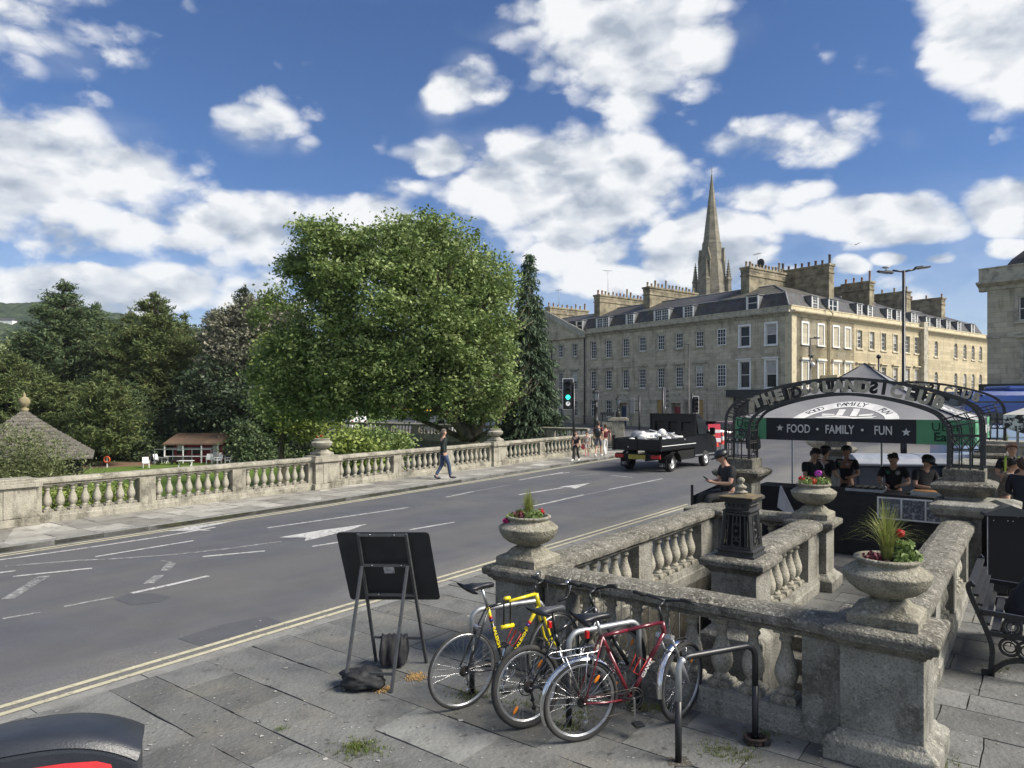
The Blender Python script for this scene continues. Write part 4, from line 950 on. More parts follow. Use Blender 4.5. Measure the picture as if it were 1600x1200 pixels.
b = MB(); b.m = F2; put_text(b, 'Café', .62, Matrix.Translation((-.5,-.36,2.72)) @ STAND, .01); b.build('cafe_lettering', WHT, r2)
# porch roof balcony on the sunny side
b = MB(); b.m = F2R; b.box(5.0,9.2,-1.5,-.51,4.35,4.5); b.box(4.8,9.4,-1.7,-.01,4.5,4.72); b.box(4.9,9.3,-1.6,-.02,4.72,5.2); b.box(5.0,5.5,-1.5,-.9,-.1,4.35); b.box(8.7,9.2,-1.5,-.9,-.1,4.35); b.build('stone_porch', W_TRS, r2, bevel=.02)
# pedimented house
r3, F3 = house('pedimented_house', 'grey stone house with a wide pediment and black downpipe beside the dark spruce', None, FLw, -42.5, -26.75, S(28.8,31.4,34.1,36.8,39.4), W_SH, W_TR, gcols=S(28.8,31.4,36.8,39.4), cornice=False, dorm=[], roofz=14.0)
b = MB(); b.m = F3; xm = -34.6
b.extr([(.0,10.3),(-.1,10.35),(-.3,10.5),(-.3,10.62),(0,10.62)], -42.5, -26.8)
b.add([(-42.5,-.02,10.6),(-26.8,-.02,10.6),(xm,-.02,14.1),(-42.5,.4,10.6),(-26.8,.4,10.6),(xm,.4,14.1)], [(0,1,2),(3,5,4),(0,2,5,3),(1,4,5,2)]); b.build('pediment', W_SH, r3, fix=True)
b = MB(); b.m = F3
for s in (-42.7,-26.6): b.bar((s,-.2,10.62),(xm,-.2,14.25), .30,.55); b.bar((s,-.36,10.95),(xm,-.36,14.5), .10,.30)
b.build('raking_cornice', mat('pale_cornice', (.46,.44,.38), .8, col2=(.30,.28,.22), ns=2), r3)
dormer(r3, F3, -28.6, w_=1.0, nx=1, ny=1)
b = MB(); b.m = F3; b.tube([(-26.9,-.15,-.1),(-26.9,-.15,10.6)], .07, 8); b.build('downpipe', BLK, r3); b = MB(); b.m = F3; b.tube([(-33.0,-.15,-.1),(-33.0,-.15,10.6)], .07, 8); b.build('downpipe', BLK, r3)
chimney(r3, F3, -37.5, 3.0, 10, 1.0, 11, 15.5, 9)
# hidden part of that street seen through the plane tree
r4, F4 = house('terraced_house', 'pale cream terrace glimpsed through the branches of the plane tree', None, FLw, -74, -42.6, S(45,48,51,54,57,60,63,66,69,72), mat('cream_render', (.62,.58,.46), .9, col2=(.5,.46,.36), ns=1), W_TRS, dorm=[], boarded=())
# sunny side street
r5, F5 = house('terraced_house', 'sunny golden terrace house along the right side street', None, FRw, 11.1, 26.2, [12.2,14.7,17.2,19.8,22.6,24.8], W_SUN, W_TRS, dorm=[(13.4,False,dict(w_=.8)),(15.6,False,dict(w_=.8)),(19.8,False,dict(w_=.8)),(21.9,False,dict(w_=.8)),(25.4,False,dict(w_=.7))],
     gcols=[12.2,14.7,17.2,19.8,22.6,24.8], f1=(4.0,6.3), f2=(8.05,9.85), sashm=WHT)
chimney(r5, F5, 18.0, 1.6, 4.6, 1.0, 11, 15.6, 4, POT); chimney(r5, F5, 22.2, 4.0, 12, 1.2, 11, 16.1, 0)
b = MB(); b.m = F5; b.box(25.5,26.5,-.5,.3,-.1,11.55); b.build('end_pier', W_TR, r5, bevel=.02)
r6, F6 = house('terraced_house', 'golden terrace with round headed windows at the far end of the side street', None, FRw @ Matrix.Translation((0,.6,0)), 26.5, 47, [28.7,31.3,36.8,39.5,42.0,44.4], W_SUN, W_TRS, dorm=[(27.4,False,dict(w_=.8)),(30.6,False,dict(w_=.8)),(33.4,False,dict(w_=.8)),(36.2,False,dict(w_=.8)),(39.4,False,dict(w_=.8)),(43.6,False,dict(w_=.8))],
     f1=(3.9,6.2), f2=(8.0,9.8), sashm=WHT, arched=True, ww=.95, hood=False)
chimney(r6, F6, 30.2, 2.6, 13, 1.1, 11, 15.9, 8, POT2); chimney(r6, F6, 41.4, 3.2, 11, 1.1, 11, 16.2, 5, POT)
# building at the right edge
C7 = Vector((33.75,50,0)); F7w = frame(C7, -AH)
o7 = C7; r7 = thing('corner_building', 'grey stone corner building with curved slate roof at the right edge of the photo', 'building', (C7.x,C7.y,0)); F7 = Matrix.Translation(-C7) @ F7w
mb = MB(); mb.m = F7; ops = [(2.1,3.35,8.35,10.0-.0),(2.2,3.55,4.15,6.65),(6.5,7.9,8.35,10.0),(6.5,7.9,4.15,6.65)]; ops[0] = (1.9,3.1,8.3,9.95)
wall_face(mb, 0, 14, -.1, 10.6, ops); mb.add([(0,0,-.1),(0,12,-.1),(0,12,12.1),(0,0,12.1)], [(0,1,2,3)]); mb.add([(0,12,-.1),(14,12,-.1),(14,12,12),(0,12,12)], [(0,3,2,1)]); mb.build('wall', W_SH, r7)
mb = MB(); mb.m = F7; pr_ = [(0,10.55),(-.1,10.6),(-.15,10.8),(-.5,10.95),(-.65,11.05),(-.65,11.18),(-.15,11.25),(-.12,11.3),(-.12,12.1),(-.18,12.12),(-.18,12.2),(.35,12.2),(.35,10.55)]
mb.extr(pr_, -.5, 14); mb.box(-.04,14,-.06,.02,7.2,7.42)
for a,b_,c,d in ops: mb.box(a-.22,a-.002,-.06,.02,c,d); mb.box(b_+.002,b_+.22,-.06,.02,c,d); mb.box(a-.22,b_+.22,-.061,.02,d+.002,d+.2); mb.box(a-.28,b_+.28,-.12,.02,c-.2,c-.002)
for a,b_,c,d in ops[1::2]: mb.box(a-.45,b_+.45,-.3,.02,d+.45,d+.6)
mb.build('stone_trim', W_TR, r7, fix=True)
for a,b_,c,d in ops: add_window(r7, F7, (a+b_)/2, c, b_-a, d-c, 1, 1, m=WHT, curtain=.0)
mb = MB(); mb.m = F7; n = 7
prf = [(.7,12.0),(1.15,12.8),(1.8,13.5),(2.6,14.05),(3.6,14.5),(5.0,14.9),(5.9,15.0)]
for (y0,z0),(y1,z1) in zip(prf[:-1],prf[1:]): mb.add([(y0,y0,z0),(14,y0,z0),(14,y1,z1),(y1,y1,z1)], [(0,1,2,3)]); mb.add([(y0,12,z0),(y0,y0,z0),(y1,y1,z1),(y1,12,z1)], [(0,1,2,3)])
mb.build('curved_roof', SLT, r7); dormer(r7, F7, 3.8, w_=1.1, h=1.4, z=12.5, nx=1, ny=1, y=.5)
b = MB(); b.m = F7; b.box(2.45,3.2,.09,.1,5.3,6.0); sg = b.build('to_let_sign', WHT, r7); b = MB(); b.m = F7
for i, tx_ in enumerate(('','FOR SALE','')): tx_ and put_text(b, tx_, .17, Matrix.Translation((2.83,.085,5.85-.24*i)) @ STAND, .002)
b.box(2.52,3.12,.083,.0885,5.78,5.93); b.box(2.52,3.10,.083,.0885,5.34,5.44); b.build('sign_text', BLK, sg)
b = MB(); b.m = F7; b.box(4.15,5.6,-.08,-.01,4.75+.5,6.0-.35); sn = b.build('street_nameplate', WHT, r7); b = MB(); b.m = F7; put_text(b, 'NORTH', .2, Matrix.Translation((4.9,-.085,5.54)) @ STAND, .002); put_text(b, 'PARADE', .2, Matrix.Translation((4.9,-.085,5.34)) @ STAND, .002); b.build('plate_text', BLK, sn)
b = MB(); b.m = F7; b.box(-.3,14,-.7,0,3.3,3.95); b.build('shop_fascia', BLK, r7)
b = MB(); b.m = F7; b.box(.6,13,-.1,-.01,.4,3.29); b.build('shop_glazing', GLS, r7)
# pavement along the terraces
mb = MB(); mb.m = FLw; mb.box(-90,0.0,-3.0,.0,-.11,.02); mb.m = FRw; mb.box(-3.0,50,-3.0,.59,-.11,.021); mb.m = F7w; mb.box(-3,20,-3,0,-.11,.02); struct(mb.build('terrace_pavement', FLAG2))
# area railings before the shaded terrace
for nm, a, d in (('black railings in front of the pedimented house', -42, -27.5), ('black railings in front of the long shaded terrace', -26, -21.8)):
    t = thing('area_railing', nm, 'railing', FLw @ Vector((a,-1.4,.02)), math.atan2(-AH.y,-AH.x)); Lr = d-a
    mb = MB(); mb.bar((0,0,1.0),(Lr,0,1.0),.04,.03); mb.bar((0,0,.12),(Lr,0,.12),.04,.03); mb.build('rail', IRON, t)
    mb = MB(); n = int(Lr/.14)
    for i in range(n+1): mb.tube([(Lr*i/n,0,0),(Lr*i/n,0,1.12)], .011, 5)
    mb.build('uprights', IRON, t)
# church spire
SY = 185.0; SX = (1112-800)*SY/F0
t = thing('church_spire', 'tall tapering stone church spire with corner pinnacles rising behind the terrace roofs', 'church spire', (SX,SY,0), R(12))
zt = CAMZ + 366*SY/F0; zb = CAMZ + (628-455)*SY/F0; k = SY/F0
mb = MB(); mb.lathe([(25*k,zb-14),(24.5*k,zb),(17.2*k,zb+55*k),(17.0*k,zb+56*k),(15.2*k,zb+72*k),(15.2*k,zb+75*k),(13.6*k,zb+76*k),(1.3*k,zt-16*k),(1.6*k,zt-15*k),(1.0*k,zt-12*k)], 8, smooth=False); mb.build('spire', W_SP, t)
mb = MB(); mb.sq([(19*k,-1),(19*k,zb-13)]); mb.sq([(21*k,zb-14),(21*k,zb-12)]); mb.build('tower', W_SP, t)
mb = MB(); mb.tube([(0,0,zt-13*k),(0,0,zt)], .35*k, 6); mb.bar((-2*k,0,zt-6*k),(2*k,0,zt-6*k),.6*k,.6*k); mb.sph((0,0,zt-12*k), 1.3*k, 8, 6); mb.bar((-1.5*k,0,zt-1*k),(1.5*k,0,zt-.6*k),.5*k,.9*k); mb.build('cross', W_SP, t)
for a in range(4):
    an = R(45+90*a+ -12+12); x, y = 26*k*math.cos(an)*1.0, 26*k*math.sin(an)
    mb = MB(); mb.lathe([(5.5*k,zb-16*k),(5.2*k,zb+14*k),(6.0*k,zb+15*k),(6.0*k,zb+17*k),(4.2*k,zb+18*k),(.5*k,zb+44*k),(.9*k,zb+45*k),(.1*k,zb+47*k)], 6, (x,y,0), False)
    for i in range(6):
        for q in range(6): h = zb+20*k+i*4*k; r = (4.4-3.5*i/6.5)*k; mb.sph((x+r*math.cos(q*1.047),y+r*math.sin(q*1.047),h), .75*k, 5, 4)
    mb.build('pinnacle', W_SP, t)
for a in range(4):
    an = R(90*a+22.5*0+45)
    mb = MB(); x, y = 19.5*k*math.cos(an), 19.5*k*math.sin(an); x2, y2 = 14*k*math.cos(an), 14*k*math.sin(an)
    mb.m = Matrix.Rotation(an, 4, 'Z'); mb.box(10*k,20.5*k,-4*k,4*k,zb+22*k,zb+46*k); mb.add([(20.5*k,-5*k,zb+46*k),(20.5*k,5*k,zb+46*k),(20*k,0,zb+66*k),(8*k,-5*k,zb+46*k),(8*k,5*k,zb+46*k),(9*k,0,zb+66*k)], [(0,1,2),(0,2,5,3),(1,4,5,2)]); l_ = mb.build('lucarne', W_SP, t, fix=True)
    mb = MB(); mb.m = Matrix.Rotation(an, 4, 'Z'); mb.box(20.5*k,20.65*k,-1.6*k,1.6*k,zb+26*k,zb+44*k); mb.build('louvre', mat('louvre_dark', (.02,.02,.02), .9), l_)
mb = MB()
for q in range(8):
    for i in range(16):
        f = i/16; r = (13.9*(1-f)+1.4*f)*k*1.0; h = zb+78*k+(zt-16*k-zb-78*k)*f; an = q*math.pi/4; mb.sph((r*math.cos(an),r*math.sin(an),h), .42*k, 4, 3)
mb.build('crockets', W_SP, t)
# TV aerials
def aerial(label, p, h=2.4):
    t = thing('tv_aerial', label, 'aerial', p, ru(0,3)); mb = MB(); mb.tube([(0,0,0),(0,0,h)], .03, 5); mb.build('mast', GALV, t)
    mb = MB(); mb.tube([(-.6,0,h-.05),(.6,0,h-.05)], .02, 5)
    for i in range(7): mb.tube([(-.5+i*.16,-.3,h-.05),(-.5+i*.16,.3,h-.05)], .012, 4)
    mb.build('elements', GALV, t)
aerial('thin TV aerial on the chimney above the long shaded terrace', F1_ if False else Matrix.Translation(Vector((0,0,0))) @ (FLw @ Vector((-27.6,4.5,15.9))), 3.2)
aerial('small TV aerial above the pedimented house by the spruce tip', FLw @ Vector((-37.5,5,15.8)), 2.2)
aerial('TV aerial above the long corner chimney stack', FLw @ Vector((-7.2,5.6,16.6)), 1.3)
# ================================================================ TREES AND GARDEN
import numpy as np
RG = np.random.default_rng(5)
def leaf_mat(name, c1, c2, c3, trans=.25, rough=.55):
    if name in _m: return _m[name]
    m = bpy.data.materials.new(name); m.use_nodes = True; t = m.node_tree; n = t.nodes; l = t.links; p = n['Principled BSDF']
    at = n.new('ShaderNodeAttribute'); at.attribute_name = 'tint'; cr = n.new('ShaderNodeValToRGB'); l.new(at.outputs['Fac'], cr.inputs[0])
    e = cr.color_ramp.elements; e[0].position = 0; e[0].color = (*c1,1); e[1].position = 1; e[1].color = (*c3,1); k = e.new(.5); k.color = (*c2,1)
    l.new(cr.outputs[0], p.inputs['Base Color']); p.inputs['Roughness'].default_value = rough; p.inputs['Specular IOR Level'].default_value = .35
    tr = n.new('ShaderNodeBsdfTranslucent'); l.new(cr.outputs[0], tr.inputs[0]); ms = n.new('ShaderNodeMixShader'); ms.inputs[0].default_value = trans
    l.new(p.outputs[0], ms.inputs[1]); l.new(tr.outputs[0], ms.inputs[2]); l.new(ms.outputs[0], n['Material Output'].inputs[0]); _m[name] = m; return m
BARK = mat('bark', (.13,.115,.08), .95, col2=(.06,.055,.04), ns=3, bump=.8, bs=8, spec=.1)
BARKP = mat('pine_bark', (.15,.075,.045), .95, col2=(.07,.045,.03), ns=3, bump=.8, bs=6, spec=.1)
def leaves_obj(name, ctr, axis, size, tint, m, parent=None, aspect=.55, loc=None):
    """rhombic leaves: ctr Nx3, axis Nx3 (long direction)"""
    n = len(ctr); a = axis/np.linalg.norm(axis, axis=1, keepdims=True); r = RG.normal(size=(n,3)); b = np.cross(a, r); b /= np.linalg.norm(b, axis=1, keepdims=True)
    s = size[:,None]; c = np.cross(a, b)
    v = np.empty((n,4,3)); v[:,0] = ctr - a*s; v[:,1] = ctr + b*s*aspect + c*s*.12; v[:,2] = ctr + a*s; v[:,3] = ctr - b*s*aspect + c*s*.12
    me = bpy.data.meshes.new(name); me.vertices.add(4*n); me.vertices.foreach_set('co', v.ravel()); me.loops.add(4*n); me.loops.foreach_set('vertex_index', np.arange(4*n, dtype=np.int32))
    me.polygons.add(n); me.polygons.foreach_set('loop_start', np.arange(0,4*n,4,dtype=np.int32)); me.polygons.foreach_set('loop_total', np.full(n,4,dtype=np.int32))
    at = me.attributes.new('tint','FLOAT','FACE'); at.data.foreach_set('value', tint.astype(np.float32)); me.materials.append(m); me.update(calc_edges=True)
    o = bpy.data.objects.new(name, me); COL.objects.link(o)
    if parent is not None: o.parent = parent
    return o
def blob_clumps(blobs, n, inner=.25, rough_=.12):
    w_ = np.array([b[3]*b[5]+b[4]*b[5] for b in blobs]); w_ = w_/w_.sum(); idx = RG.choice(len(blobs), n, p=w_); B = np.array([b[:6] for b in blobs])[idx]
    d = RG.normal(size=(n,3)); d /= np.linalg.norm(d, axis=1, keepdims=True)
    r = np.where(RG.random(n) < inner, RG.random(n)**.5*.8, 1 + RG.normal(size=n)*rough_)
    # big lobes on the surface
    lob = np.array([noise.noise(Vector((float(x)*2.3+i*7.1, float(y)*2.3, float(z)*2.3))) for x,y,z,i in zip(d[:,0],d[:,1],d[:,2],idx)])
    r = r*(1+.28*lob); p = B[:,:3] + d*B[:,3:6]*r[:,None]; return p, d
def tree(name, label, base, blobs, n, per, cr, ls, m, trunk=None, bark=BARK, group=None, inner=.25, rough_=.12, flat=.7, droop=0, cat='tree', limbs=14, tw=.35, spread_up=0, aspect=.55, zmin=None):
    """blobs are world coordinates"""
    base = Vector(base); root = thing(name, label, cat, base, 0, group); rb = [(b[0]-base.x, b[1]-base.y, b[2]-base.z, b[3], b[4], b[5]) for b in blobs]
    cl, dd = blob_clumps(rb, n, inner, rough_)
    if zmin is not None: k = cl[:,2] > zmin - base.z; cl, dd = cl[k], dd[k]
    n = len(cl); tc_ = np.clip(RG.normal(.5,.22,n), 0, 1)
    c = np.repeat(cl, per, axis=0); dn = np.repeat(dd, per, axis=0); g = RG.normal(size=(n*per,3)); g[:,2] *= flat; crs = np.repeat(cr*RG.uniform(.6,1.3,n), per)
    c = c + g*crs[:,None]*.6; ax = RG.normal(size=(n*per,3)); ax[:,2] = ax[:,2]*.6 - droop + spread_up; ax += dn*.4
    leaves_obj('crown', c, ax, ls*RG.uniform(.55,1.25,n*per), np.clip(np.repeat(tc_, per)+RG.normal(0,.16,n*per),0,1), m, root, aspect)
    mb = MB()
    if trunk:
        h, r0, r1 = trunk; wob = [Vector((ru(-.03,.03)*h*k, ru(-.03,.03)*h*k, h*k)) for k in (0,.08,.25,.5,.75,1)]
        mb.tube(wob, [r0*1.5,r0*1.1,r0,r0*.8,r0*.6,r1], 10)
        for _ in range(limbs):
            k = int(RG.integers(0, n)); q = Vector(cl[k]); s = wob[int(RG.integers(2,6))] if q.z > h*.5 else wob[2]; mdl = s.lerp(q,.5) + Vector((0,0,ru(.0,.08)*h))
            mb.tube([s, s.lerp(mdl,.5)+Vector((ru(-.3,.3),ru(-.3,.3),.1)), mdl, q], [r0*tw, r0*tw*.75, r0*tw*.5, .02], 6)
        mb.build('trunk', bark, root)
    return root
def pb(Y, lst, dk=.9):
    k = Y/F0; return [((x-800)*k, Y+(d[0] if d else 0), CAMZ-(y-HOR)*k, rx*k, rx*k*dk, ry*k) for x,y,rx,ry,*d in lst]
LPL = leaf_mat('plane_leaves', (.085,.135,.038), (.175,.245,.072), (.34,.41,.16))
LPLY = leaf_mat('yellow_green_leaves', (.12,.17,.035), (.20,.26,.06), (.32,.38,.10))
LPN = leaf_mat('pine_needles', (.035,.060,.026), (.068,.104,.042), (.12,.16,.062), .1, .7)
LPN2 = leaf_mat('olive_pine_needles', (.045,.068,.022), (.085,.115,.034), (.145,.175,.055), .1, .7)
LDK = leaf_mat('dark_evergreen_leaves', (.016,.03,.016), (.035,.056,.026), (.075,.105,.048), .1)
LBR = leaf_mat('brownish_oak_leaves', (.075,.085,.05), (.17,.17,.115), (.33,.31,.23), .15)
LSP = leaf_mat('spruce_needles', (.035,.06,.034), (.07,.108,.058), (.13,.18,.10), .08, .75)
LLT = leaf_mat('pale_green_leaves', (.10,.13,.05), (.20,.24,.10), (.34,.38,.19), .25)
LOL = leaf_mat('olive_shrub_leaves', (.06,.075,.03), (.13,.155,.06), (.24,.27,.12), .25)
def pine(label, base, H, prof, m, name='pine_tree', nl=26, tuft=.55, per=20, ls=.3, tr=.5, z0=.12, bark=None, lean=0, dens=1.0):
    """layered pads of needles on horizontal limbs; prof = [(height fraction, radius)]"""
    base = Vector(base); root = thing(name, label, 'tree', base, 0, 'trees in the riverside garden'); C_, A_, S_, T_ = [], [], [], []; mb = MB()
    mb.tube([(0,0,-.3),(.1,0,H*.3),(lean*.5,0,H*.65),(lean,0,H*.99)], [tr*1.2,tr,tr*.6,.05], 9)
    def rad(f):
        for (a,r0),(b,r1) in zip(prof[:-1],prof[1:]):
            if f <= b: return r0+(r1-r0)*(f-a)/(b-a)
        return prof[-1][1]
    for i in range(nl):
        f = z0+(1-z0)*(i+ru(0,.8))/nl; r0 = rad(f); nb = max(3, int((4+r0*1.5)*dens)); h = H*f
        for b in range(nb):
            a = ru(0,6.283); rr = r0*ru(.45,1.15); d = Vector((math.cos(a), math.sin(a), 0)); rise = ru(.02,.28)*rr
            tip = d*rr + Vector((lean*f,0,h+rise)); st = Vector((lean*f*.9,0,h-.15*rr)); mb.tube([st, st.lerp(tip,.5)+Vector((0,0,-.05*rr)), tip], [tr*.22*(1-f*.6),tr*.14*(1-f*.6),.02], 5)
            k = max(1, int(rr/(tuft*.9)))
            for j in range(k):
                q = st.lerp(tip, .35+.65*(j+.7)/k) + Vector((ru(-.4,.4),ru(-.4,.4),ru(-.1,.3)))*tuft; tn = min(1,max(0,random.gauss(.5,.2))); tr_ = tuft*ru(.7,1.35)*(1.0 if f < .9 else .7)
                for _ in range(per):
                    C_.append((q.x+random.gauss(0,tr_*.62), q.y+random.gauss(0,tr_*.62), q.z+random.gauss(0,tr_*.30))); A_.append((random.gauss(0,.7)+d.x*.5, random.gauss(0,.7)+d.y*.5, random.gauss(.35,.5))); S_.append(ls*ru(.6,1.25)); T_.append(min(1,max(0,tn+random.gauss(0,.15))))
    for _ in range(per*3): C_.append((lean+random.gauss(0,.25), random.gauss(0,.25), H-ru(-.5,1.8))); A_.append((random.gauss(0,.4),random.gauss(0,.4),1)); S_.append(ls); T_.append(.5)
    leaves_obj('crown', np.array(C_), np.array(A_), np.array(S_), np.array(T_), m, root, .26); mb.build('trunk', bark or BARKP, root); return root
# the big plane tree
Yp = 46
bl = pb(Yp, [(640,480,125,105),(665,385,62,48),(585,405,60,50),(512,425,52,48),(492,385,26,18),(455,560,46,52),(515,515,75,70),(700,490,100,105),(750,440,50,58),(600,600,105,52),(705,610,88,50),(545,630,70,42),(470,618,50,46),(775,560,30,70),(440,545,28,28),(700,365,30,30),(620,370,35,25),(660,345,18,16),(560,560,80,60)])
ex = []
for (cx, cy, rx, ry) in ((640,470,128,112),(510,520,85,80),(560,420,95,60),(700,480,105,110),(590,610,120,45),(455,580,42,62),(740,580,60,75),(500,400,48,34)):
    for _ in range(9): a = ru(0,6.283); ex.append((cx+rx*math.cos(a)*ru(.85,1.02), cy-ry*math.sin(a)*ru(.85,1.02), ru(13,27), ru(11,22), ru(-3,3)))
bl = [(x,y,z,a*.90,b*.90,c*.90) for x,y,z,a,b,c in bl] + pb(Yp, [e_ for e_ in ex if not (405 < e_[0] < 815 and e_[1] > 655) and e_[0] < 800])
pt_ = tree('plane_tree', 'huge spreading plane tree with a forked trunk in the middle of the photo', (-2.9,Yp,-4.5), bl, 5000, 30, .56, .135, LPL, None, inner=.16, rough_=.15, zmin=1.6)
mb = MB(); base = Vector((-2.9,Yp,-4.5)); tp = lambda x, y, dy_=0: T(x, y, Yp+dy_) - base
mb.tube([(0,0,-.3),(.05,0,.8),(.1,0,3.2),tp(735,690)], [.95,.7,.6,.62], 12)
fork = tp(735,690)
for pts, r in [([(710,662),(675,625),(630,590),(580,545),(530,500)],.34),([(728,650),(715,590),(700,520),(690,450),(680,390)],.36),([(752,660),(765,625),(785,590),(790,520)],.30),([(722,655),(690,600),(655,540),(640,460)],.3),([(690,670),(640,650),(580,625),(500,600)],.2),
               ([(740,640),(745,560),(750,480),(745,420)],.26),([(770,665),(790,640),(800,600)],.16)]:
    q = [fork] + [tp(x+ru(-4,4), y+ru(-4,4), ru(-1.5,1.5)) for x,y in pts]; n_ = len(q); mb.tube(q, [r*(1-.8*i/(n_-1)) for i in range(n_)], 8)
    for i in range(2, n_):
        for _ in range(6): e_ = q[i] + Vector((ru(-2.2,2.2), ru(-2,2), ru(0,2.2))); mb.tube([q[i], q[i].lerp(e_,.5)+Vector((0,0,-.2)), e_], [r*.28, r*.18, .02], 5)
mb.build('trunk', BARK, pt_)
# the dark spruce
def spruce(label, base, H, Rr, n_lvl, m, ls=.2, z0=.0, per=9):
    root = thing('spruce_tree', label, 'tree', base); C_, A_, S_ = [], [], []
    for i in range(n_lvl):
        f = (i+.5)/n_lvl; h = H*(1-f**.9) if False else H*f; rad = Rr*(1-f)**.80*(1+.12*math.sin(i*1.9))+.12
        nb = max(5, int(7+16*(1-f)))
        for b in range(nb):
            a = ru(0,6.283); rr = rad*ru(.75,1.12); d = np.array([math.cos(a), math.sin(a), 0]); m_ = max(3, int(rr/.16))
            for j in range(m_):
                t_ = (j+.6)/m_
                if t_ < .25: continue
                p = d*rr*t_ + np.array([0,0,h + z0 + .12*rr*t_ - .42*rr*t_**2])
                for _ in range(per//2 if t_ < .55 else per): C_.append(p + RG.normal(size=3)*np.array([.12,.12,.09])); A_.append(d*.7 + RG.normal(size=3)*.45 + np.array([0,0,-.75])); S_.append(ls*ru(.6,1.25))
    C_, A_, S_ = map(np.array, (C_, A_, S_)); leaves_obj('crown', C_, A_, S_, np.clip(RG.normal(.5,.27,len(C_)),0,1), m, root, .22)
    mb = MB(); mb.tube([(0,0,-.3),(0,0,H*.98)], [.32,.03], 8); mb.build('trunk', BARK, root); return root
Ys = 50; topz = T(823,398,Ys).z
spruce('tall narrow dark spruce between the plane tree and the terrace', ((827-800)/F0*Ys, Ys, -4.5), topz+4.5, 3.15, 64, LSP, .21)
# pines and evergreens along the garden
mk = lambda name, label, Y, lst, n, per, cr, ls, m, **k: tree(name, label, ((lst[0][0]-800)*Y/F0, Y, -4.5), pb(Y, lst), n, per, cr, ls, m, group='trees in the riverside garden', **k)
pine('tallest dark green pine with a pointed top left of the red hut', ((100-800)/F0*98,98,-4.5), T(100,442,98).z+4.5, [(0,7.0),(.25,8.2),(.45,7.8),(.62,6.2),(.72,3.6),(.80,3.9),(.88,2.5),(.95,1.5),(1,.3)], LPN, nl=30, tuft=.75, per=22, ls=.32, tr=.6, dens=1.5)
pine('broad dark pine with a double tip right behind the tallest pine', ((152-800)/F0*104,104,-4.5), T(146,478,104).z+4.5, [(0,5.5),(.4,6.5),(.7,4.6),(.85,2.4),(1,.3)], LPN, nl=24, tuft=.75, per=22, ls=.32, tr=.5, dens=1.4)
pine('olive green pine with a thick reddish trunk in the middle of the garden', ((243-800)/F0*94,94,-4.5), T(250,462,94).z+4.5, [(0,2.5),(.24,2.5),(.3,4.8),(.5,5.6),(.66,6.4),(.74,4.2),(.84,2.8),(.92,2.2),(1,.4)], LPN2, nl=26, tuft=.7, per=22, ls=.30, tr=.8, z0=.27, dens=1.3)
pine('thin olive pine just left of the reddish trunked pine', ((205-800)/F0*97,97,-4.5), T(200,486,97).z+4.5, [(0,3),(.4,4),(.75,3.2),(.9,1.9),(1,.4)], LPN2, nl=20, tuft=.7, per=20, ls=.30, tr=.4, dens=1.2)
pine('narrow pine tip right of the reddish trunked pine', ((290-800)/F0*100,100,-4.5), T(288,492,100).z+4.5, [(0,2.5),(.4,3.2),(.75,2.6),(.9,1.6),(1,.4)], LPN2, nl=18, tuft=.7, per=20, ls=.30, tr=.35, dens=1.2)
pine('black green fir with the highest tip behind the brownish oak', ((382-800)/F0*110,110,-4.5), T(378,450,110).z+4.5, [(0,4.5),(.5,5),(.75,3.6),(.9,2.0),(1,.3)], LDK, 'fir_tree', nl=24, tuft=.75, per=22, ls=.34, tr=.5, dens=1.4)
pine('black green fir tip nearest the plane tree', ((420-800)/F0*112,112,-4.5), T(418,458,112).z+4.5, [(0,4.5),(.5,5),(.75,3.6),(.9,2.2),(1,.3)], LDK, 'fir_tree', nl=24, tuft=.75, per=22, ls=.34, tr=.5, dens=1.4)
pine('black green fir sloping down on the left of the brownish oak', ((335-800)/F0*108,108,-4.5), T(335,488,108).z+4.5, [(0,4),(.5,4.5),(.75,3.2),(.9,1.8),(1,.3)], LDK, 'fir_tree', nl=22, tuft=.75, per=22, ls=.34, tr=.5, dens=1.4)
mk('oak_tree', 'brownish grey evergreen oak above the red hut', 92, [(400,560,62,60),(365,520,42,34),(430,500,40,26),(400,490,36,22),(370,580,52,50),(430,560,44,50),(455,530,24,40)], 2200, 20, .8, .24, LBR, trunk=(10,.6,.2), inner=.2, rough_=.1)
mk('evergreen_tree', 'very dark evergreen shading the back of the red hut', 89, [(345,620,62,50),(310,650,40,40),(400,640,80,50),(450,660,60,45),(300,690,40,25),(480,690,60,30)], 2000, 20, .8, .24, LDK, trunk=(7,.5,.2), inner=.2)
pine('dense mid green pine at the left edge of the garden', ((15-800)/F0*86,86,-4.5), T(25,555,86).z+4.5, [(0,5.2),(.3,5.8),(.6,5.0),(.85,2.8),(1,.6)], LPN2, nl=22, tuft=.7, per=22, ls=.28, tr=.45, z0=.05, dens=1.4)
pine('bushy pine standing right behind the kiosk finial', ((75-800)/F0*84,84,-4.5), T(70,590,84).z+4.5, [(0,4.6),(.4,5.2),(.75,3.8),(1,.8)], LPN2, nl=20, tuft=.7, per=22, ls=.28, tr=.4, z0=.05, dens=1.4)
pine('slender olive pine beside the lawn right of the kiosk roof', ((165-800)/F0*80,80,-4.5), T(170,585,80).z+4.5, [(0,3.4),(.16,3.6),(.4,4.2),(.75,2.9),(1,.6)], LPN2, nl=20, tuft=.65, per=22, ls=.27, tr=.25, z0=.14, dens=1.4)
pine('bushy pine between the slender pine and the reddish trunk', ((200-800)/F0*88,88,-4.5), T(205,600,88).z+4.5, [(0,3.2),(.4,3.8),(.75,2.9),(1,.6)], LPN, nl=18, tuft=.65, per=22, ls=.27, tr=.25, z0=.12, dens=1.3)
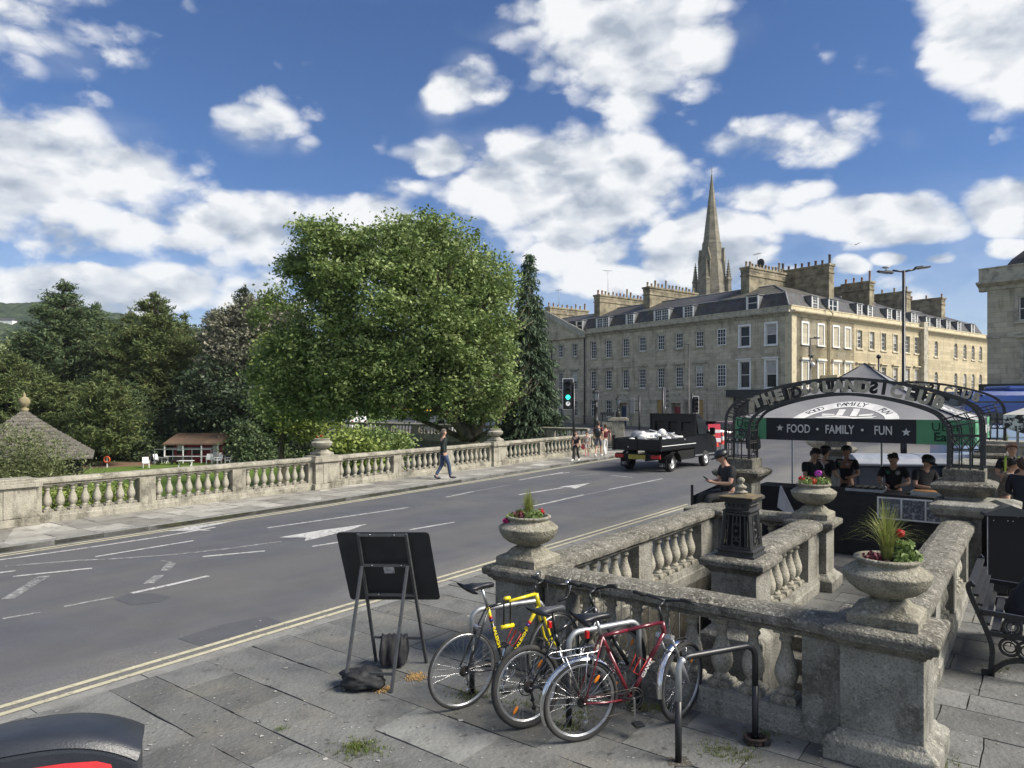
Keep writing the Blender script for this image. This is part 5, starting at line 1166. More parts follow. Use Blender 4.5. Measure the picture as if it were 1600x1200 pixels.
mk('broadleaf_tree', 'pale green tree at the left edge below the wooded hill', 120, [(18,560,32,26),(0,580,30,30),(30,585,26,24)], 260, 18, 1.1, .38, LLT, trunk=(9,.4,.2))
mk('broadleaf_tree', 'pale yellow green tree in sunlight glimpsed between pine and oak', 125, [(310,580,22,24),(295,560,16,14),(325,600,18,20),(262,600,22,26),(265,640,16,20)], 300, 18, 1.1, .38, LLT, trunk=(9,.4,.2))
mk('broadleaf_tree', 'yellow green tree hanging left of the plane tree', 60, [(440,560,38,38),(425,590,26,34),(455,620,44,40),(470,655,46,30)], 700, 20, .7, .19, LPLY, trunk=(6,.3,.1))
# shrubs
def shrub(label, Y, lst, n, per, m, ls=.2, base=-4.5, cr=.6, name='shrub', **k):
    return tree(name, label, ((lst[0][0]-800)*Y/F0, Y, base), pb(Y, lst), n, per, cr, ls, m, cat='shrub', group='garden shrubs', inner=.3, **k)
shrub('round dark shrub left of the red hut', 86, [(228,700,26,22),(215,712,18,14)], 160, 18, LPN, .2)
shrub('green bush right of the red hut', 82, [(385,690,26,30),(400,705,24,18),(420,712,40,14)], 260, 18, LPN, .2)
shrub('leafy shrub below the parapet beside the left urn', 34, [(545,700,26,22),(520,706,14,14),(570,712,24,16)], 280, 18, LPLY, .12, cr=.4)
shrub('bush behind the parapet under the plane tree', 40, [(600,700,40,24),(565,690,30,20)], 260, 18, LPL, .13, cr=.4)
shrub('olive leaved shrub growing in front of the kiosk roof at the left edge', 19.5, [(40,722,62,40),(10,735,50,40),(85,745,34,28),(20,690,40,25),(60,770,80,50),(130,790,60,40),(0,790,60,60)], 900, 22, LOL, .055, cr=.30, aspect=.3, spread_up=.5)
shrub('ivy and saplings showing through the balusters at the left', 18.6, [(75,800,40,34),(130,790,34,26),(180,775,24,20)], 260, 20, LPLY, .05, cr=.22)
shrub('dark hedge along the far side of the lawn', 92, [(200,718,60,10),(120,716,60,10),(280,714,60,10)], 260, 18, LDK, .25)
# lower woodland that reads as one mass
B_ = pb(140, [(x, 640+ru(-25,25), 34, 50) for x in range(-120, 520, 34)]); cl, dd = blob_clumps(B_, 1600, .1, .12); per = 14; c = np.repeat(cl, per, 0) + RG.normal(size=(1600*per,3))*.9
o = leaves_obj('woodland', c, RG.normal(size=(len(c),3)), .5*RG.uniform(.6,1.2,len(c)), np.clip(np.repeat(RG.normal(.35,.2,1600),per)+RG.normal(0,.1,len(c)),0,1), LPN); o['kind'] = 'stuff'; o['label'] = 'dark mass of woodland behind the garden trees'; o['category'] = 'woodland'
# wooded hill
HM = mat('wooded_hill', (.035,.055,.03), .95, col2=(.065,.085,.042), ns=.02, bump=0, spec=.05, extra=lambda t,c,src: mixc(t, fm(t,'MULTIPLY',ramp_mask(t, c.outputs['Object'], .09, .38, .6, 6, .7), .85), src, (.018,.032,.018)))
PXL = [-900+50*i for i in range(15)] + [-150+2.5*i for i in range(240)] + [450+70*i for i in range(32)]; nx_, ny_ = len(PXL), 90; vs_ = []; fs_ = []
def ridge(px):
    P = [(-900,560),(-400,500),(0,474),(60,474),(150,484),(205,497),(300,516),(420,540),(560,575),(900,610),(2600,618)]
    for (a,b),(c,d) in zip(P[:-1],P[1:]):
        if px <= c: return b+(d-b)*(px-a)/(c-a)
    return 618
for j in range(ny_):
    f = j/(ny_-1); Y = 420+560*f
    for i in range(nx_):
        px = PXL[i]; yy = HOR+52*(1-f)**1.0*1.0 - (HOR - ridge(px))*math.sin(f*1.5708)**1.0 if f < 1 else ridge(px)
        x = (px-800)*Y/F0; z = CAMZ-(yy-HOR)*Y/F0; b1 = noise.voronoi(Vector((x/13,Y/13,0)))[0][0]; z += 10*(1-b1)*min(1,1.5*(1-abs(2*f-1.0))+.4) + 5*noise.noise(Vector((x/60,Y/60,3)))
        vs_.append((x,Y,max(z,-4.6)))
for j in range(ny_-1):
    for i in range(nx_-1): fs_.append((j*nx_+i, j*nx_+i+1, (j+1)*nx_+i+1, (j+1)*nx_+i))
hb_ = MB(); hb_.add(vs_, fs_, True); struct(hb_.build('hill', HM))
for i_, (px, py, w__) in enumerate([(12,508,16),(52,530,9)]):
    p = T(px, py, 800); t = thing('hillside_house', ['long white house high on the wooded hill', 'small white house lower on the wooded hill'][i_], 'house', p)
    mb = MB(); mb.box(-w__/2,w__/2,-4,4,-3,5); mb.build('wall', WHT, t); mb = MB(); mb.extr([(-4.5,5),(0,8),(4.5,5)], -w__/2-.4, w__/2+.4); mb.build('roof', SLT, t, fix=True)

# ---- garden buildings
GZ = -4.5
t = thing('garden_hut', 'small red timber hut with brown roof and white veranda posts on the lawn', 'hut', ((307-800)*84/F0, 84, GZ), R(4))
HR = mat('red_boards', (.30,.02,.035), .7, col2=(.20,.015,.025), ns=3)
mb = MB(); mb.box(-2.6,3.0,0,3,0,2.35); mb.build('wall', HR, t)
mb = MB(); mb.add([(-3.4,-1.3,2.3),(3.5,-1.3,2.3),(3.1,1.6,3.45),(-2.8,1.6,3.45),(-3.4,3.4,2.3),(3.5,3.4,2.3)], [(0,1,2,3),(3,2,5,4),(1,5,2),(0,3,4)]); mb.box(-3.4,3.5,-1.35,-1.25,2.15,2.32); mb.build('roof', mat('brown_shingle', (.16,.10,.06), .9, col2=(.10,.07,.05), ns=3), t)
for x in (-3.2,-1.1,1.0,2.9): mb = MB(); mb.box(x-.06,x+.06,-1.25,-1.13,0,2.2); mb.build('post', WHT, t)
mb = MB(); mb.box(-3.2,2.9,-1.24,-1.16,.75,.85); mb.bar((-3.2,-1.2,.8),(-4.6,-1.2,.1),.08,.08); mb.build('rail', WHT, t)
mb = MB(); mb.box(1.9,2.6,-.06,-.01,.1,2.0); mb.build('door', WHT, t)
for x in (-1.7,.1): mb = MB(); mb.box(x-.55,x+.55,-.05,-.01,1.0,1.8); mb.build('window', GLS, t)
mb = MB(); mb.box(-2.2,-1.4,-.12,-.06,1.4,2.05); mb.build('notice', WHT, t)
mb = MB(); mb.box(3.05,4.3,.2,3,0,1.9); mb.build('lean_to', BLK, t)
t = thing('pergola', 'pale metal terrace frame in front of the red hut', 'pergola', ((270-800)*81/F0, 81, GZ))
mb = MB(); mb.bar((-2.1,0,1.75),(4.4,0,1.75),.09,.09); mb.bar((-2.1,2,1.75),(4.4,2,1.75),.09,.09); mb.build('beam', GALV, t)
for x in (-2.1,0,2.2,4.4): mb = MB(); mb.bar((x,0,0),(x,0,1.72),.06,.06); mb.build('post', GALV, t)
# garden chairs
cm = MB(); cm.box(-.26,.26,-.25,.25,.40,.44)
for x in (-.24,.24):
    for y in (-.22,.24): cm.bar((x,y,0),(x*.95,y*.9,.42),.04,.04)
    cm.bar((x,-.22,.42),(x,-.22,.64),.035,.035); cm.bar((x,-.24,.65),(x,.26,.65),.05,.03)
cm.add([(-.26,.24,.44),(.26,.24,.44),(.24,.38,.92),(-.24,.38,.92),(-.26,.27,.44),(.26,.27,.44),(.24,.41,.92),(-.24,.41,.92)], [(0,1,2,3),(4,7,6,5),(0,3,7,4),(1,5,6,2),(3,2,6,7)])
cme = cm.mesh('garden_chair', mat('white_plastic', (.80,.80,.78), .5), True)
for i, (px, py, rz, lb) in enumerate([(236,718,2.6,'white plastic chair standing highest left of the hut terrace'),(228,728,.6,'white plastic chair nearest the lawn left of the hut'),(247,722,1.2,'white plastic chair beside the pergola posts'),(327,722,.3,'white plastic chair right of the hut posts, first from the left'),
        (340,723,-.6,'white plastic chair right of the hut, second from the left'),(346,720,.9,'white plastic chair right of the hut, third from the left'),(357,723,-1.6,'white plastic chair right of the hut, fourth from the left'),(370,722,-1.0,'white plastic chair furthest right on the lawn')]):
    g = G(px, py+3, GZ); o = bpy.data.objects.new('garden_chair', cme); COL.objects.link(o); o.location = g; o.rotation_euler = (0,0,rz); o.scale = (1.25,)*3; tag(o, lb, 'chair', 'white chairs on the garden lawn')
for px, py, lb in ((253,721,'pale low table by the pergola'),(290,727,'pale bench table in front of the hut')):
    g = G(px, py+3, GZ); t = thing('garden_table', lb, 'table', g); mb = MB(); mb.box(-.8,.8,-.4,.4,.68,.74); mb.build('tabletop', WHT, t)
    for x in (-.65,.65): mb = MB(); mb.bar((x,-.3,0),(x,.3,.7),.07,.07); mb.bar((x,.3,0),(x,-.3,.7),.06,.06); mb.build('leg', WHT, t)
for px, lb in ((283,'dark slatted bench beside the hut terrace, right one'),(262,'dark slatted bench beside the hut terrace, left one')):
    g = G(px, 726, GZ); t = thing('garden_bench', lb, 'bench', g, .1); mb = MB()
    for i in range(4): mb.box(-1.1,1.1,-.25+.13*i,-.15+.13*i,.42,.46)
    mb.build('seat', BLK, t); mb = MB()
    for i in range(3): mb.box(-1.1,1.1,.26,.30,.52+.14*i,.62+.14*i)
    mb.build('backrest', BLK, t)
    for x in (-1,1): mb = MB(); mb.box(x-.04,x+.04,-.25,.3,0,.42); mb.build('leg', BLK, t)
# flower bed, path, wall
mb = MB(); k = G(165,728,GZ); mb.add([G(118,733,GZ+.01), G(235,727,GZ+.01), G(250,721,GZ+.01), G(118,722,GZ+.01)], [(0,1,2,3)]); struct(mb.build('garden_path', mat('brown_bark_path', (.19,.11,.06), 1, col2=(.12,.08,.05), ns=2)))
t = thing('garden_wall', 'pale low stone wall with a wire fence behind the lawn', 'wall', ((178-800)*98/F0,98,GZ)); mb = MB(); mb.box(-3.5,3.0,0,.4,0,1.3); mb.build('stonework', W_TRS, t)
for x in (-5,-2.4,.2,2.8): mb = MB(); mb.bar((x,-.6,0),(x,-.6,2.6),.1,.1); mb.build('post', GALV, t)
mb = MB()
for z in (1.2,1.8,2.4): mb.tube([(-6,-.6,z),(4,-.6,z)], .015, 4)
mb.build('wire', GALV, t)
t = thing('life_ring', 'orange life ring on a post at the edge of the lawn', 'life ring', G(167,731,GZ)); mb = MB(); mb.tube([(.32*math.cos(a*.52),0,.9+.32*math.sin(a*.52)) for a in range(12)], .08, 6, closed=True); mb.build('ring', mat('orange_plastic', (.65,.10,.03), .5), t); mb = MB(); mb.bar((0,.05,0),(0,.05,1.2),.08,.08); mb.build('post', WHT, t)
# kiosk roof
kp = T(38,640,26); t = thing('garden_kiosk', 'kiosk with a mossy pyramid stone roof and ball finial at the left edge', 'kiosk', (kp.x,26,GZ), R(30))
az = kp.z-GZ; ez = T(38,712,26).z-GZ; hw_ = 2.15/1.0
mb = MB(); seg = 14
for f in range(4):
    q = Matrix.Rotation(f*math.pi/2, 3, 'Z')
    for i in range(seg):
        a0, a1 = i/seg, (i+1)/seg; w0, w1 = hw_*a0+.06, hw_*a1+.06; z0_, z1_ = az-(az-ez)*a0**.93, az-(az-ez)*a1**.93
        mb.add([q@Vector(p) for p in [(-w0,-w0,z0_-.03),(w0,-w0,z0_-.03),(w1,-w1,z1_),(-w1,-w1,z1_),(w1,-w1,z1_-.05),(-w1,-w1,z1_-.05)]], [(0,3,2,1),(3,5,4,2)])
mb.build('roof', mat('stone_tile_roof', (.17,.155,.13), .95, col2=(.09,.085,.075), ns=4, bump=.8, bs=9, spec=.1, extra=lichen(1)), t)
mb = MB(); mb.lathe([(.10,az-.1),(.16,az+.02),(.07,az+.08),(.12,az+.12),(.19,az+.25),(.19,az+.33),(.12,az+.44),(.05,az+.48),(.06,az+.53),(.02,az+.62),(.001,az+.66)], 14); mb.build('finial', mat('mossy_finial', (.30,.26,.14), .9, col2=(.18,.15,.09), ns=9), t)
mb = MB()
for x in (-1,1):
    for y in (-1,1): mb.box(x*1.7-.12,x*1.7+.12,y*1.7-.12,y*1.7+.12,0,ez-.02)
mb.build('posts', BLK, t); mb = MB(); mb.box(-1.8,1.8,-1.8,1.8,ez-.25,ez-.02); mb.build('eaves_beam', BLK, t)
mb = MB(); mb.box(-1.5,1.5,-1.5,1.5,0,ez-.3); mb.build('dark_interior', mat('kiosk_timber', (.03,.028,.022), .8), t)  # solid dark box, the shade inside the kiosk put into its colour

# ---- raised street behind the plane tree: balustrade and vehicles
for i, (a, b) in enumerate((((-2.8,52,0),(-15.4,62,0)), ((5,45.8,0),(-2.8,52,0)))):
    a, b = Vector(b), Vector(a); d = b-a; Lr = d.length; n = int(Lr/3)
    items = []
    for j in range(n): x = Lr*j/n; items += [('d',x+.02,x+.6),('b',x+.62,x+Lr/n,7)]
    balustrade('bridge_balustrade', ['balustrade of the raised street seen under the left half of the plane tree','balustrade of the raised street between plane tree and spruce'][i], a, math.atan2(d.y,d.x), Lr, items, near=False, bot=-.3)
# ================================================================ PEOPLE
SKIN = mat('skin', (.50,.30,.21), .55, col2=(.44,.25,.17), ns=8); SKIND = mat('skin_tan', (.36,.20,.13), .55, col2=(.30,.16,.10), ns=8)
HAIRB = mat('black_hair', (.012,.010,.009), .6, col2=(.025,.02,.016), ns=30); HAIRN = mat('brown_hair', (.07,.04,.025), .6, col2=(.04,.025,.015), ns=30)
TEE = mat('black_tshirt', (.012,.012,.014), .85, col2=(.022,.022,.025), ns=5, bump=.3, bs=10); TRB = mat('black_trousers', (.012,.012,.013), .85, col2=(.02,.02,.02), ns=5, bump=.3, bs=10)
JEAN = mat('blue_jeans', (.045,.075,.15), .85, col2=(.03,.05,.10), ns=5, bump=.3, bs=12); COAT = mat('dark_green_coat', (.014,.024,.02), .85, col2=(.010,.017,.015), ns=4, bump=.4, bs=8)
JT = dict(pel=(0,0,.95), spi=(0,.005,1.12), che=(0,.01,1.33), nek=(0,0,1.49), hb=(0,.012,1.555), hd=(0,.022,1.635), cr=(0,.008,1.695),
          shR=(.185,0,1.42), elR=(.235,-.02,1.14), wrR=(.25,.05,.90), haR=(.25,.075,.825), hiR=(.09,0,.90), knR=(.10,.02,.50), anR=(.10,-.02,.085), toR=(.11,.12,.035))
for k_ in list(JT):
    if k_.endswith('R'): a_ = JT[k_]; JT[k_[:-1]+'L'] = (-a_[0], a_[1], a_[2])
RB = dict(pel=(.135,.10),spi=(.12,.09),che=(.15,.105),nek=.052,hb=.062,hd=.088,cr=.06,sh=.058,el=.041,wr=.027,ha=.032,hi=.085,kn=.055,an=.038,to=.032)
def skin_obj(name, verts, edges, rads, m, parent, sub=2, root=0):
    me = bpy.data.meshes.new(name); bm = bmesh.new(); ly = bm.verts.layers.skin.verify(); bv = []
    for i, (p, r) in enumerate(zip(verts, rads)):
        v = bm.verts.new(p); v[ly].radius = r if isinstance(r, tuple) else (r, r); v[ly].use_root = (i == root); bv.append(v)
    for a, b in edges: bm.edges.new((bv[a], bv[b]))
    bm.to_mesh(me); bm.free(); me.materials.append(m); o = bpy.data.objects.new(name, me); COL.objects.link(o); o.parent = parent
    s = o.modifiers.new('skin','SKIN'); s.use_smooth_shade = True; s.branch_smoothing = .3; q = o.modifiers.new('sub','SUBSURF'); q.levels = q.render_levels = sub; return o
def person(label, loc, rz, pose=None, s=1.0, skin=None, top=TEE, bottom=TRB, shoe=None, hair=None, hat=None, sleeve='short', legs='long', fingers=False, longhair=False, extra=None, hood=None, lowtop=.88, cat='person', fat=1.0):
    J = {k: Vector(v) for k, v in JT.items()}
    for k, v in (pose or {}).items(): J[k] = Vector(v)
    J = {k: v*s for k, v in J.items()}; skin = skin or SKIN; t = thing('person', label, cat, loc, rz)
    names = ['pel','spi','che','nek','hb','hd','cr'] + [a+b for b in 'RL' for a in ('sh','el','wr','ha')] + [a+b for b in 'RL' for a in ('hi','kn','an','to')]
    E = [('pel','spi'),('spi','che'),('che','nek'),('nek','hb'),('hb','hd'),('hd','cr')]
    for b in 'RL': E += [('che','sh'+b),('sh'+b,'el'+b),('el'+b,'wr'+b),('wr'+b,'ha'+b),('pel','hi'+b),('hi'+b,'kn'+b),('kn'+b,'an'+b),('an'+b,'to'+b)]
    def rad(n, add=0, f=1.0):
        r = RB.get(n) or RB[n[:-1]]; return tuple((x*f+add)*s for x in (r if isinstance(r, tuple) else (r, r)))
    V_ = [J[n] for n in names]; Rr = [rad(n, 0, fat if n in ('pel','spi','che') else 1) for n in names]; idx = {n:i for i,n in enumerate(names)}; Ed = [(idx[a],idx[b]) for a,b in E]
    hd = J['hd']; fwd = (J['hd']-J['hb']); fwd = Vector((0,1,0)) if not pose or 'face' not in pose else Vector(pose['face']).normalized(); side = fwd.cross(Vector((0,0,1))).normalized()
    def addv(p, r, par): V_.append(p); Rr.append(r*s); Ed.append((par, len(V_)-1)); return len(V_)-1
    addv(hd + fwd*.105*s - Vector((0,0,.012*s)), .013, idx['hd'])
    for sg in (-1,1): addv(hd + side*sg*.088*s, .014, idx['hd'])
    if fingers:
        for b in 'RL':
            d = (J['ha'+b]-J['wr'+b]).normalized(); sd_ = d.cross(Vector((0,0,1))); sd_ = sd_.normalized() if sd_.length > .1 else Vector((1,0,0)); dn = Vector((0,0,-1))
            for i, ln in enumerate((.058,.068,.064,.05)):
                o_ = sd_*(-.027+.018*i)*s; p1 = addv(J['ha'+b]+d*.035*s+o_, .009, idx['ha'+b]); p2 = addv(V_[p1]+(d*.6+dn*.3)*ln*.55*s, .0085, p1); addv(V_[p2]+(d*.3+dn*.7)*ln*.5*s, .0075, p2)
            p1 = addv(J['ha'+b]-sd_*.035*s-d*.015*s, .011, idx['ha'+b]); addv(V_[p1]+(d*.7-sd_*.5)*.035*s, .009, p1)
    skin_obj('body', V_, Ed, Rr, skin, t)
    # clothes
    tn = ['che','spi','pel','nk']; P = [J['che'], J['spi'], J['pel'].lerp(J['spi'], -.05 if lowtop > .87 else -.75), J['che'].lerp(J['nek'],.72)]; r_ = [rad('che',.017,fat), rad('spi',.022,fat), rad('pel',.020,fat), (.072*s,.068*s)]; e_ = [(0,1),(1,2),(0,3)]
    for b in 'RL':
        P.append(J['sh'+b]); r_.append(rad('sh',.018)); i0 = len(P)-1; e_.append((0,i0)); el = J['el'+b]
        if sleeve == 'short': P.append(J['sh'+b].lerp(el,.72)); r_.append((.064*s,)*2); e_.append((i0,i0+1))
        else: P += [el, el.lerp(J['wr'+b],.93)]; r_ += [(.057*s,)*2, (.042*s,)*2]; e_ += [(i0,i0+1),(i0+1,i0+2)]
    skin_obj('top', P, e_, r_, top, t)
    P = [J['pel'], J['pel'].lerp(J['spi'],.35)]; r_ = [rad('pel',.012,fat), rad('pel',.008,fat)]; e_ = [(0,1)]
    for b in 'RL':
        P.append(J['hi'+b]); r_.append(rad('hi',.015)); i0 = len(P)-1; e_.append((0,i0)); kn = J['kn'+b]
        if legs == 'short': P.append(J['hi'+b].lerp(kn,.92)); r_.append((.075*s,)*2); e_.append((i0,i0+1))
        else: P += [kn, kn.lerp(J['an'+b],.55), J['an'+b].lerp(kn,.06)]; r_ += [(.072*s,)*2,(.062*s,)*2,(.058*s,)*2]; e_ += [(i0,i0+1),(i0+1,i0+2),(i0+2,i0+3)]
    skin_obj('trousers' if legs == 'long' else 'shorts', P, e_, r_, bottom, t)
    for b in 'RL':
        a, q = J['an'+b], J['to'+b]; d = (q-a); d.z *= .3; d.normalize(); mb = MB(); c = a.lerp(q,.55); m_ = d.to_track_quat('Y','Z').to_matrix().to_4x4(); mb.m = Matrix.Translation(c - Vector((0,0,.012*s))) @ m_
        mb.sph((0,.02*s,0), .065*s, 12, 8, (.75,2.05,.72)); mb.sph((0,-.08*s,.03*s), .05*s, 10, 6, (.9,1.0,.9)); mb.build('shoe', shoe or BLK, t)
    rot = fwd.to_track_quat('Y','Z').to_matrix().to_4x4(); mb = MB(); mb.m = Matrix.Translation(hd) @ rot
    for sg in (-1,1): mb.sph((sg*.032*s,.083*s,.008*s), .0085*s, 6, 4)
    mb.build('eyes', mat('eye_dark', (.03,.02,.02), .2), t)
    mb = MB(); mb.m = Matrix.Translation(hd) @ rot; mb.sph((0,.088*s,-.048*s), .02*s, 8, 5, (1,.35,.3)); mb.build('mouth', mat('lips', (.35,.12,.10), .5), t)
    if hood: mb = MB(); mb.m = Matrix.Translation(hd) @ rot; mb.sph((0,-.05*s,-.02*s), .125*s, 14, 10, (.95,.9,1.15)); mb.build('hood', hood, t)
    elif hat is None or True:
        hr = hair or HAIRB; mb = MB(); mb.m = Matrix.Translation(hd) @ rot; n_, m_ = 18, 9; vs = []; fs = []
        for i in range(m_+1):
            for j in range(n_):
                a = 2*math.pi*j/n_; back = .5-.5*math.sin(a); el = math.pi/2 - (math.pi/2+.15+back*(.95 if not longhair else 1.2))*i/m_*(.42+.58*max(back,.18)/1.0 if True else 1); r = (.108+.006*math.sin(5*a+i))*s
                vs.append((r*math.cos(el)*math.cos(a)*.92, r*math.cos(el)*math.sin(a)*1.06-.012*s, r*math.sin(el)*1.05+.012*s))
        for i in range(m_):
            for j in range(n_): fs.append((i*n_+j,(i+1)*n_+j,(i+1)*n_+(j+1)%n_,i*n_+(j+1)%n_))
        mb.add(vs, fs, True)
        if longhair: mb.sph((0,-.075*s,-.12*s), .085*s, 10, 8, (1,.5,1.4))
        if not hat: 
            for _ in range(26): a = ru(0,6.28); e2 = ru(.5,1.5); mb.sph((.1*s*math.cos(e2)*math.cos(a),.1*s*math.cos(e2)*math.sin(a)-.02*s,.1*s*math.sin(e2)+.015*s), ru(.018,.028)*s, 6, 4)
        mb.build('hair', hr, t)
    if hat:
        mb = MB(); mb.m = Matrix.Translation(hd + Vector((0,0,.035*s))) @ rot; mb.lathe([(.114*s,-.01*s),(.116*s,.02*s),(.105*s,.055*s),(.07*s,.085*s),(.001,.095*s)], 16, (0,-.008*s,0), sx=.95, sy=1.08); mb.sph((0,.125*s,-.005*s), .085*s, 12, 6, (.85,.95,.12)); mb.build('cap', hat, t)
    if extra: extra(t, J, s, rot, hd)
    return t
LOGOW = mat('white_print', (.70,.70,.68), .8)
def ring_badge(mb, c, nx_, r, flip=1, n=20):
    """round emblem in the XZ plane, facing -Y*flip"""
    for a, b in ((r, r*.80),):
        vs = [(c[0]+q*math.cos(2*math.pi*i/n), c[1], c[2]+q*math.sin(2*math.pi*i/n)) for q in (a,b) for i in range(n)]; mb.add(vs, [(i,(i+1)%n,n+(i+1)%n,n+i) for i in range(n)])
    mb.box(c[0]-r*.55,c[0]+r*.55,c[1]-.001,c[1]+.001,c[2]-r*.18,c[2]+r*.12); mb.box(c[0]-r*.3,c[0]-r*.08,c[1]-.001,c[1]+.001,c[2]+r*.12,c[2]+r*.5); mb.box(c[0]+r*.08,c[0]+r*.3,c[1]-.001,c[1]+.001,c[2]+r*.12,c[2]+r*.5)
    mb.box(c[0]-r*.5,c[0]+r*.5,c[1]-.001,c[1]+.001,c[2]-r*.48,c[2]-r*.32)
def back_logo(r=.10, y=-.145, z=1.30):
    def f(t, J, s, rot, hd): mb = MB(); d = J['che']-Vector((0,0,1.33*s)); ring_badge(mb, (d.x, y*s+d.y, z*s+d.z), 0, r*s); mb.build('back_emblem', LOGOW, t)
    return f
def chest_logo(r=.032, x=-.08, green=True):
    def f(t, J, s, rot, hd):
        d = J['che']-Vector((0,0,1.33*s)); mb = MB(); ring_badge(mb, (x*s+d.x, .142*s+d.y, 1.36*s+d.z), 0, r*s); mb.build('chest_emblem', LOGOW, t)
        if green:
            mb = MB(); mb.cbox((.09*s+d.x,.135*s+d.y,1.36*s+d.z),(.05*s,.004,.05*s)); mb.build('green_badge', mat('green_badge', (.02,.25,.10), .6), t)
    return f
WALK = dict(knR=(.09,.16,.52), anR=(.09,.22,.10), toR=(.10,.36,.07), knL=(-.09,-.02,.50), anL=(-.09,-.26,.13), toL=(-.10,-.16,.04), elR=(.25,-.12,1.16), wrR=(.26,-.10,.92), haR=(.26,-.08,.84), elL=(-.25,.04,1.15), wrL=(-.25,.18,.96), haL=(-.25,.22,.89))
# the walking man on the far pavement
g = G(693,749); person('man in a dark green coat and blue jeans walking along the far pavement', g, R(-62), WALK, 1.0, top=COAT, bottom=JEAN, sleeve='long', hair=mat('grey_hair', (.16,.13,.11), .7), lowtop=.8, fat=1.1,
    shoe=mat('dark_shoe', (.03,.035,.05), .5))
def rucksack(t, J, s, rot, hd): mb = MB(); mb.sph((0,-.20*s,1.20*s), .19*s, 14, 10, (.95,.65,1.35)); mb.build('rucksack', BLK, t)
MAR = mat('maroon_shirt', (.13,.015,.025), .85, col2=(.06,.01,.015), ns=12)
def pinkbag(t, J, s, rot, hd): mb = MB(); mb.sph((J['haR'].x,J['haR'].y,J['haR'].z-.12), .13, 10, 8, (1,.5,1)); mb.build('pink_bag', mat('pink_bag', (.75,.10,.14), .6), t)
ref_people = [
 (935,714,'man in maroon shirt and grey shorts carrying a large black rucksack', R(-20), dict(WALK), 1.0, dict(top=MAR, bottom=mat('grey_shorts', (.12,.13,.17), .8), legs='short', shoe=WHT, extra=rucksack, hair=HAIRN)),
 (900,720.5,'child in black T-shirt and trousers with white shoes by the parapet', R(150), WALK, .78, dict(shoe=WHT, hair=HAIRN, extra=chest_logo(.06,0,False))),
 (917,712,'small child in a pale top carrying a pink bag', R(170), WALK, .68, dict(top=mat('pale_top', (.55,.53,.50), .8), bottom=mat('pale_shorts', (.45,.42,.40), .8), legs='short', shoe=mat('pink_shoe', (.6,.12,.15), .6), hair=HAIRN,
     extra=pinkbag)),
 (946,712,'person in white trousers hidden behind the man with the rucksack', R(10), WALK, .9, dict(top=MAR, bottom=WHT, shoe=WHT, hair=HAIRN))]
for px, py, lb, rz, po, s, kw in ref_people: person(lb, G(px, py), rz, po, s, **kw)
# stall staff behind the counter (face the camera side: local +Y towards -u)
cen = UV(7.1,-1.7)
WORK = dict(che=(0,.06,1.31), nek=(0,.10,1.46), hb=(0,.13,1.52), hd=(0,.17,1.585), cr=(0,.18,1.65), spi=(0,.02,1.12), shR=(.185,.06,1.40), shL=(-.185,.06,1.40), elR=(.26,.14,1.15), elL=(-.26,.14,1.15), wrR=(.14,.36,1.13), wrL=(-.14,.36,1.13), haR=(.10,.42,1.12), haL=(-.10,.42,1.12), face=(0,1,-.45))
STANDP = dict(elR=(.25,.02,1.15), wrR=(.15,.24,1.10), haR=(.08,.28,1.10), elL=(-.25,.02,1.15), wrL=(-.15,.24,1.08), haL=(-.08,.28,1.08))
fc = lambda a: math.atan2(-.8,-.6) - math.pi/2 + a      # yaw so that local +Y points along -u
def at(px, Y, z=-.0): return Vector(((px-800)*Y/F0, Y, z))
person('curly dark haired man in black bending over the counter nearest the left pole', at(1264,14.6), fc(R(62)), dict(WORK, face=(0,1,-.5)), 1.02, extra=None)
person('worker in black with round back print turned away beside the curly haired man', at(1289,15.2), fc(R(150)), STANDP, 1.0, hat=BLK, extra=back_logo(.11))
person('worker in black cap and T-shirt with bare forearms in the middle of the stall', at(1323,15.3), fc(R(-12)), STANDP, 1.0, hat=BLK, extra=chest_logo(.032), skin=SKIND)
person('man in black T-shirt with chest badge leaning on the front counter', at(1397,13.7), fc(R(4)), WORK, 1.0, extra=chest_logo(.04), fingers=True, fat=1.05)
person('man in black cap preparing food at the right end of the counter', at(1440,13.2), fc(R(48)), dict(WORK), 1.0, hat=BLK, fingers=True)
# seated man on the wall corner
SIT = dict(pel=(0,-.02,.12), spi=(0,-.03,.30), che=(0,.01,.50), nek=(0,.05,.645), hb=(0,.08,.70), hd=(0,.12,.765), cr=(0,.12,.825), shR=(.185,.0,.59), shL=(-.185,.0,.59), elR=(.24,.06,.33), elL=(-.24,.06,.33), wrR=(.10,.27,.33), wrL=(-.10,.27,.33), haR=(.04,.33,.36), haL=(-.04,.33,.36),
    hiR=(.09,.0,.10), hiL=(-.09,.0,.10), knR=(.16,.42,.09), knL=(-.16,.42,.09), anR=(.14,.44,-.32), anL=(-.14,.46,-.32), toR=(.15,.56,-.38), toL=(-.15,.58,-.38), face=(0,1,-.42))
def phone(t, J, s, rot, hd): mb = MB(); mb.cbox((0,.37*s,.385*s), (.075,.012,.15), Matrix.Rotation(-.9,3,'X')); mb.build('phone', BLK, t); back_logo(.11,-.128,1.32)(t, J, s, rot, hd)
person('man in black cap and T-shirt sitting on the wall with a phone', Vector((3.72,12.15,.985)), R(98), SIT, 1.0, hat=BLK, fingers=True, extra=phone)
